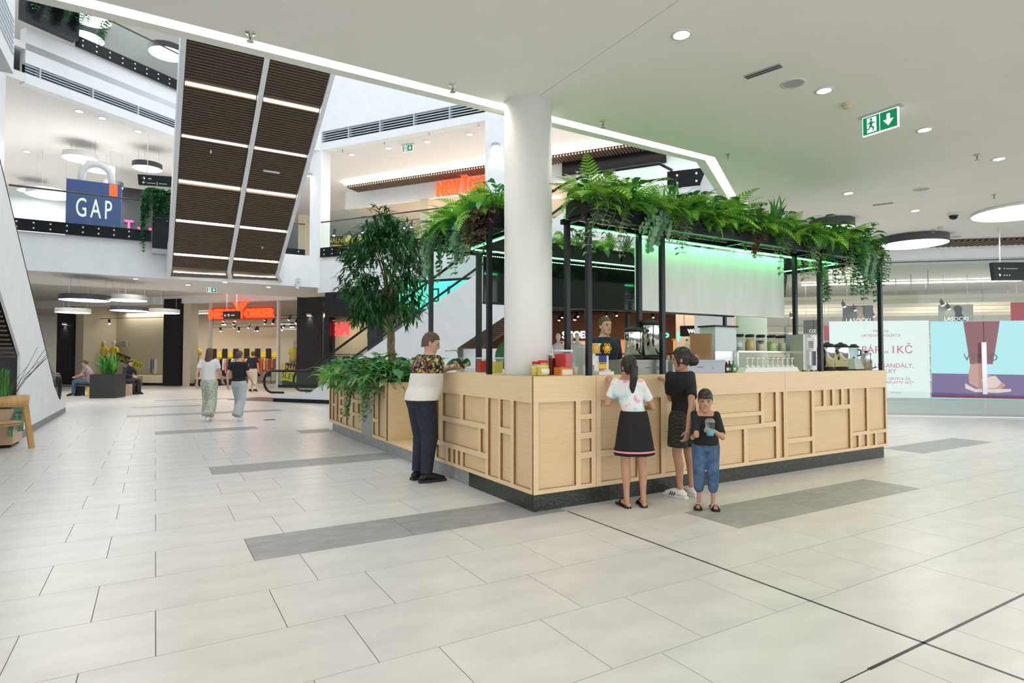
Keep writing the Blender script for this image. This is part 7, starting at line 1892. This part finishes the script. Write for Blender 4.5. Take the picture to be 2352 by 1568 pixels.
# big translucent dispenser with black lid
yb_ = .46
e = empty('clear_dispenser', 'big translucent square dispenser with black lid behind the trays', 'container', (cx_(1651, yb_), yb_, CT)); wd = (cx_(1682, yb_) - cx_(1620, yb_)) / 2 * .82
zt3 = zz_(1650, 752, yb_) - CT; zbs = zz_(1650, 806, yb_) - CT
MB().box(-wd * .9, wd * .9, -.10, .14, 0, zbs - .002).build('stand', M_steel, e)
M_fro = mat('frosted_plastic', (.55, .63, .64), .35)
MB().box(-wd * .95, wd * .95, -.11, .13, zbs, zt3).build('tank', M_fro, e); MB().box(-wd * 1.05, wd * 1.05, -.13, .15, zt3 + .001, zt3 + .02).build('lid', M_blk, e)
# steel shelf with the row of jars
ys_ = .44; xa, xb = cx_(1652, ys_), cx_(1836, ys_); zsh = zz_(1740, 806, ys_) - CT
SH = empty('steel_shelf', 'low steel shelf carrying a row of clear jars at the counter', 'shelf', ((xa + xb) / 2 + .1, ys_, CT))
wh = (xb - xa) / 2 - .1
MB().box(-wh, wh, -.13, .13, zsh - .022, zsh).build('shelf_board', M_steel, SH)
for s in (-1, 1):
    for d in (-1, 1): MB().box(s * wh - .012, s * wh + .012, d * .11 - .012, d * .11 + .012, 0, zsh - .023).build('leg', M_steel, SH)
FILL = [M_blk, mat('pale_tea', (.45, .45, .30), .5), mat('coffee', (.03, .02, .015), .6), mat('lime_powder', (.45, .62, .18), .6), mat('white_powder', (.75, .74, .70), .6), mat('cream_powder', (.68, .60, .42), .6), mat('tan_powder', (.52, .38, .20), .6), mat('honey_powder', (.62, .42, .14), .6)]
jx = [cx_(p, ys_) for p in (1692, 1704, 1716, 1728, 1741, 1753, 1766, 1778, 1789, 1798)]
for i, x in enumerate(jx):
    if x - .06 < (xa + xb) / 2 + .1 - wh: continue
    jar('spice_jar', (x, ys_ + (.05 if i % 2 else -.05), CT + zsh + .001), [(.050, 0), (.052, .005), (.052, .165), (.044, .18)], M_clear, (M_blk, [(.050, .181), (.050, .212), (.046, .214)]),
        '%s clear jar with black lid from the left on the steel shelf' % WORD[i], 'jar', 'clear jars on the steel shelf', (FILL[(i * 3 + 1) % 8], [.05, .11, .15, .12, .09, .14, .10, .13, .11, .08][i]))
e = empty('green_splash_panel', 'translucent green panel at the right end of the steel shelf', 'panel', (cx_(1818, .5), .5, CT + zsh + .001)); MB().box(-.14, .14, 0, .012, 0, .24).build('sheet', mat('green_panel', (.16, .26, .22), .2), e); MB().box(-.142, .142, -.004, .016, .2405, .25).build('edge', M_steel, e)
# syrup pumps in a white rack
yp = .17; px0 = cx_(1700, yp); px1 = cx_(1826, yp)
RKp = empty('white_pump_rack', 'long white rack with sloping sides holding syrup pumps', 'rack', ((px0 + px1) / 2, yp, CT)); wr = (px1 - px0) / 2
MB().extr([(-wr, 0), (wr, 0), (wr - .05, .062), (-wr + .05, .062)], -.06, .06).build('body', M_pw, RKp)
for i in range(10):
    x = px0 + .10 + i * (px1 - px0 - .2) / 9
    e = empty('syrup_pump', '%s white syrup pump from the left in the white rack' % WORD[i], 'pump', (x, yp - .02, CT + .063), 0, 'white syrup pumps')
    MB().lathe([(.030, 0), (.024, .018), (.010, .022), (.010, .03)], 14).build('collar', M_pw, e); MB().lathe([(.008, .031), (.008, .105)], 10).build('stem', M_pw, e); MB().box(-.028, .028, -.014, .014, .1055, .117).build('head', M_pw, e)
for i, (px, c, cp) in enumerate(((1668, (.05, .03, .03), M_pw), (1675, (.10, .05, .04), M_redcap), (1684, (.08, .25, .10), mat('teal_cap', (.05, .3, .2), .4)))):
    jar('syrup_bottle', (cx_(px, .16 + .05 * (i % 2)), .16 + .05 * (i % 2), CT), [(.026, 0), (.028, .008), (.028, .085), (.011, .115), (.010, .13)], mat('bottle_%d' % i, c, .15), (cp, [(.012, .1305), (.012, .145)]), ['dark syrup bottle left of the pump rack', 'brown syrup bottle with red cap left of the pump rack', 'green syrup bottle beside the pump rack'][i], 'bottle', 'syrup bottles', None, M_lab, (.025, .06, .0285))
# silver shaker machine
xm = cx_(1851, .2); hm = zz_(1851, 769, .2) - CT; wm_ = (cx_(1870, .2) - cx_(1834, .2)) / 2 * .86
SV = empty('silver_machine', 'silver shaker machine with vent grille right of the steel shelf', 'machine', (xm, .22, CT))
MB().box(-wm_, wm_, -.08, .12, .015, hm).build('body', mat('silver_paint', (.56, .56, .52), .35, .6), SV); MB().box(-wm_ * .45, wm_ * .5, -.086, -.0805, hm * .60, hm * .92).build('grille_plate', M_pw, SV)
for i in range(7): MB().box(-wm_ * .35, wm_ * .4, -.089, -.0865, hm * .64 + i * .014, hm * .64 + i * .014 + .006).build('grille_slot', M_blk, SV)
MB().box(-wm_ * .5, wm_ * .6, -.12, -.0805, hm * .16, hm * .55).build('shaker_housing', M_steel, SV)
for s in (-.6, .6): MB().lathe([(.02, 0), (.02, .0145)], 12).build('foot', M_blk, SV, (s * wm_, -.04, 0))
e = empty('black_thermos', 'black thermos urn beside the silver machine', 'urn', (cx_(1881, .28), .28, CT)); MB().lathe([(.06, 0), (.062, .26), (.05, .29), (.03, .30), (.028, .32), (.001, .322)], 20).build('body', M_blk, e); MB().lathe([(.064, .20), (.064, .205)], 20).build('band', M_grey, e)
for i, px in enumerate((1903, 1934)):
    urn((cx_(px, .24), .26, CT), .095, .325, ['left of the two steel urns by the right end of the counter', 'right of the two steel urns by the right end of the counter'][i], hnd=True, spout=False)
# blender
xb_ = cx_(1964, .25)
BLd = empty('blender', 'blender with clear jug and silver base at the right end of the counter', 'blender', (xb_, .27, CT))
MB().add([(-.11, -.09, 0), (.13, -.09, 0), (.13, .10, 0), (-.11, .10, 0), (-.08, -.05, .17), (.07, -.05, .17), (.07, .08, .17), (-.08, .08, .17)], [(3, 2, 1, 0), (4, 5, 6, 7), (0, 1, 5, 4), (1, 2, 6, 5), (2, 3, 7, 6), (3, 0, 4, 7)]).build('base', mat('silver_base', (.60, .61, .60), .35, .5), BLd)
MB().box(-.112, .132, -.092, .102, -.0, .018).build('foot', M_blk, BLd)
MB().lathe([(.05, .172), (.05, .19), (.065, .32), (.068, .33)], 20).build('jug', thin_glass('jug_plastic', (.75, .82, .84), .08, .1), BLd)
MB().lathe([(.07, .331), (.072, .35), (.04, .365), (.04, .38), (.001, .382)], 20).build('lid', M_blk, BLd); MB().tube([(.0, -.06, .30), (.0, -.105, .29), (.0, -.10, .22), (.0, -.055, .21)], .011, 7).build('handle', M_blk, BLd)
MB().lathe([(.02, .175), (.012, .19), (.001, .2)], 10).build('blades', M_blk, BLd)
e = empty('steel_pot', 'plain steel pot with black valve at the end of the counter', 'pot', (cx_(1993, .22), .24, CT)); MB().lathe([(.075, 0), (.075, .25), (.072, .255)], 28).build('body', M_steel, e); MB().lathe([(.02, .256), (.02, .275), (.035, .277), (.035, .285)], 14).build('valve', M_blk, e, (-.05, -.02, 0))
MB().tube([(.02, -.075, .03), (.02, -.1, .035), (.05, -.11, .05)], .008, 6).build('tap', M_blk, e)
# back counter with jars seen between posts
e = empty('rear_counter', 'plain rear counter inside the kiosk', 'counter', (2.2, 1.98, 0.15)); MB().box(-1.45, 1.6, -.25, .17, 0, .86).build('body', M_ply2, e); MB().box(-1.47, 1.62, -.27, .19, .861, .89).build('worktop', M_steel, e)

# ---- big leaf plants on the left counter
M_phil = leafmat('philodendron_leaf', (.015, .10, .035), (.04, .19, .06), .3, .1)
def bigleaf(mb, base, tip, W, nrm):
    d = tip - base; L = d.length; d.normalize(); sd = d.cross(nrm).normalized(); n = sd.cross(d); out = []
    prof = [(0, .05), (.08, .55), (.25, .95), (.5, 1.0), (.75, .72), (.92, .3), (1, .02)]
    vs = []
    for t, w_ in prof: vs += [base + d * L * t + sd * W * w_ * .5 + n * W * .10 * w_ - n * L * .12 * t * t, base + d * L * t - n * L * .12 * t * t, base + d * L * t - sd * W * w_ * .5 + n * W * .10 * w_ - n * L * .12 * t * t]
    fs = []
    for i in range(len(prof) - 1): a = 3 * i; fs += [(a, a + 1, a + 4, a + 3), (a + 1, a + 2, a + 5, a + 4)]
    mb.add(vs, fs, True)
def bigplant(loc, specs, lab):
    e = empty('large_leaf_plant', lab, 'plant', loc)
    MB().lathe([(.055, 0), (.07, .09), (.072, .10)], 18).build('pot', M_pw, e); MB().lathe([(.001, .101), (.066, .1015)], 16, cap=False).build('soil', M_slatb, e)
    for (p, q, W, nv) in specs:
        p = Vector(p); q = Vector(q)
        MB().tube([(0, 0, .095), (p.x * .5, p.y * .5, .095 + (p.z - .095) * .7), p], .005, 5).build('stalk', M_stem, e)
        mb = MB(); bigleaf(mb, p, q, W, Vector(nv)); mb.build('leaf', M_phil, e)
    return e
pq = onx(1060, 842, .42)
bigplant((.40, pq.y, CT), [((-.02, .05, .26), (-.10, .25, .29), .15, (0, -.3, 1)), ((.02, -.03, .13), (.06, -.17, .09), .13, (-1, -.5, .6)), ((-.03, .0, .14), (-.16, .10, .10), .12, (-.5, -.6, 1)), ((.0, .04, .15), (.08, .18, .13), .12, (-.4, -.6, 1)), ((0, -.02, .18), (-.05, -.12, .17), .11, (-.5, -.6, 1))], 'large leaf pot plant with one raised leaf in front of the leaning man')
pq2 = onx(1122, 842, .8)
bigplant((.80, pq2.y, .89 + .15), [((.0, .02, .30), (.03, -.02, .62), .18, (-1, -.8, .2)), ((.05, -.02, .22), (.16, -.06, .44), .16, (-1, -.8, .2)), ((-.05, .05, .26), (-.22, .10, .30), .16, (-.3, -.8, .7)), ((-.03, .0, .2), (-.10, -.12, .12), .13, (-.5, -.8, .7))], 'large leaf pot plant with upright leaves behind the posts')
bpy.data.objects['large_leaf_plant.001'].location = (.80, 2.0, 1.041)
# ================================================================== FURNITURE AND SMALL THINGS ON THE LEFT
M_oak = noisy('oak_wood', (.50, .27, .09), (.62, .36, .14), 5, 5, rough=.4, stretch=(1, 8, 1))
M_oak2 = noisy('oak_seat', (.45, .27, .14), (.55, .35, .19), 8, 4, rough=.6)
# wooden armchair at the left edge: local frame faces into the left edge of the picture
leg1 = onz(73, 1036); leg2 = onz(34, 1029)
CH = empty('wooden_armchair', 'oak armchair with curved wrap-around back at the left edge', 'chair', (leg1.x - .40, leg1.y + .20, 0), math.radians(62))
def W2L(p): return CH.matrix_basis.inverted() @ Vector(p)
ld = (leg1.x - leg2.x, leg1.y - leg2.y)
R_ = .31
def arc(a, r=R_, z=.70): return Vector((r * math.cos(a), r * math.sin(a), z))
# curved back rest band (open towards local +Y)
rs = []
for i in range(25):
    a = math.radians(-205 + 230 * i / 24 - 0); t = abs(i - 12) / 12; h = .18 - .05 * t
    zc = .775 + .0 * t
    o = arc(a, R_ + .012, 0); n_i = arc(a, R_ - .012, 0)
    rs.append([Vector((n_i.x, n_i.y, zc - h * .5)), Vector((o.x, o.y, zc - h * .5)), Vector((o.x * 1.04, o.y * 1.04, zc + h * .5)), Vector((n_i.x * 1.04, n_i.y * 1.04, zc + h * .5))])
MB().rings(rs, True, True).build('backrest', M_oak, CH)
MB().lathe([(.001, .425), (.20, .425), (.235, .432), (.24, .447), (.22, .455), (.001, .452)], 30, cap=False).build('seat', M_oak2, CH)
MB().lathe([(.20, .395), (.225, .40), (.225, .424), (.20, .424)], 30, cap=False).build('seat_ring', M_oak, CH)
for a0 in (-28, -152, 48, 132):
    a = math.radians(a0); top_ = arc(a, R_ - .01, .74 if a0 < 0 else .42); bot = arc(a, R_ + (.10 if a0 < 0 else .02), 0)
    MB().bar(bot, top_, .034, .075, (math.cos(a), math.sin(a), 0)).build('leg', M_oak, CH)
# plywood planter cube with tall grass behind the chair
gb = onx(0, 900, -5.0)
GP = empty('wooden_planter_cube', 'pale wooden planter cube with tall grass behind the armchair', 'planter', (-5.18, 8.05, 0), 0)
MB().box(-.20, .22, -.40, .40, .05, .62).build('box', mat('pale_wood', (.60, .42, .28), .5), GP); MB().box(-.17, .18, -.36, .36, 0, .049).build('foot', M_slatb, GP); MB().box(-.18, .19, -.37, .37, .6205, .63).build('soil', M_slatb, GP)
TG = empty('tall_grass', 'tall dark green grass with thin dry stalks in the wooden planter cube', 'plant', (-5.17, 8.05, .63))
gm = [blade_mesh('blade', M_fernd, 1.0, .010), blade_mesh('blade', M_grass, .9, .007)]
for i in range(150):
    a = prn.uniform(0, 2 * PI); r = prn.uniform(0, .14)
    o = link('blade', gm[0] if i % 4 else gm[1], TG, (r * math.cos(a), r * math.sin(a), 0), (0, -prn.uniform(.1, .55), a)); k = prn.uniform(.5, .95); o.scale = (k * .45, k, k)
for i in range(7):
    a = -.9 + i * .3; MB().tube([(0.05, 0, 0), (.05 + .25 * math.cos(a), .25 * math.sin(a), .45), (.05 + .55 * math.cos(a), .5 * math.sin(a), .70 + .05 * i)], .004, 4).build('dry_stalk', M_rail, TG)
for i in range(4): plant('euc', (-5.05, 7.75 + .2 * i, .62), -.5, '%s trailing succulent from the front on the wooden planter cube' % WORD[i], 'trailing succulents', .9, 4)
# black planter cube, bench, paper bag near the far sitters
bx = onz(246, 914)
BP = empty('black_planter_cube', 'black cube planter with bushy grass between the two seated people', 'planter', (bx.x, bx.y + .35, 0), -.35)
MB().box(-.42, .42, -.42, .42, 0, .86).build('box', mat('anthracite', (.03, .033, .037), .5), BP)
MB().box(-.38, .38, -.38, .38, .8605, .87).build('soil', M_slatb, BP)
for i in range(3): plant('dgrass', (bx.x - .15 + .15 * i, bx.y + .3, .87), 0, '%s bushy grass plant from the left in the black cube planter' % WORD[i], 'grass plants of the black cube', 2.1, 26)
for i in range(2): plant('grass', (bx.x - .1 + .2 * i, bx.y + .4, .87), 0, '%s pale grass plant in the black cube planter' % ['left', 'right'][i], 'grass plants of the black cube', 1.9, 24)
for s, (q, lab) in enumerate(((sp, 'dark bench block under the person in the dark jacket'), (sp2, 'dark bench block under the person left of the planter'))):
    e = empty('bench', lab, 'bench', (q.x, q.y, 0), math.atan2(RGT.y, RGT.x)); MB().box(-.42, .42, -.22, .32, .36, .425).build('seat', M_rail, e)
    for x in (-.36, .36): MB().box(x - .03, x + .03, -.18, .28, 0, .3595).build('leg', M_black, e)
pb = onz(287, 908)
e = empty('paper_bag', 'brown paper shopping bag standing before the seated person', 'bag', (pb.x, pb.y - .1, 0), -.3)
MB().add([(-.22, -.09, 0), (.22, -.09, 0), (.22, .09, 0), (-.22, .09, 0), (-.22, -.10, .44), (.22, -.10, .44), (.22, .10, .44), (-.22, .10, .44)], [(3, 2, 1, 0), (0, 1, 5, 4), (1, 2, 6, 5), (2, 3, 7, 6), (3, 0, 4, 7), (4, 5, 6, 7)]).build('bag', mat('kraft_bag', (.58, .44, .30), .7), e)
MB().tube([(-.08, -.105, .43), (-.07, -.105, .54), (.07, -.105, .54), (.08, -.105, .43)], .006, 5).build('handle', M_blk, e)
MB().box(-.13, .13, -.1005, -.0985, .19, .25).build('dark_print', M_grey, e)
e = empty('yellow_bag', 'small yellow shopping bag at the feet of the left sitter', 'bag', (sp2.x + .15, sp2.y - .55, 0), .2)
MB().box(-.14, .14, -.06, .06, 0, .34).build('bag', M_yb, e); MB().tube([(-.06, 0, .34), (0, 0, .44), (.06, 0, .34)], .006, 5).build('handle', M_blk, e)
p = onz(619, 964); e = empty('floor_hatch', 'small dark floor plate near the middle escalator', 'hatch', (p.x, p.y, .0015)); MB().box(-.12, .12, -.1, .1, 0, .003).build('plate', M_joint, e); MB().box(-.13, .13, -.11, .11, -.0008, -.0001).build('frame', M_grey, e)
# hanging camera box on the white wall above the dark shop
u, z = G3.hit(683, 640, -.4); e = empty('wall_speaker', 'pale slanted box speaker on the white wall under the overhead escalator', 'speaker', tuple(ony(684, 652, YG - .12))); MB(Matrix.Rotation(.15, 4, 'Y')).box(-.06, .06, -.05, .05, -.18, .22).build('box', M_lgrey, e); MB().lathe([(.02, 0), (.02, .006)], 12).build('lens', M_blk, e, (0, -.052, .05), (PI / 2, 0, 0)); MB().box(-.02, .02, .05, .07, -.05, .05).build('bracket', M_grey, e)
bpy.context.view_layer.update()
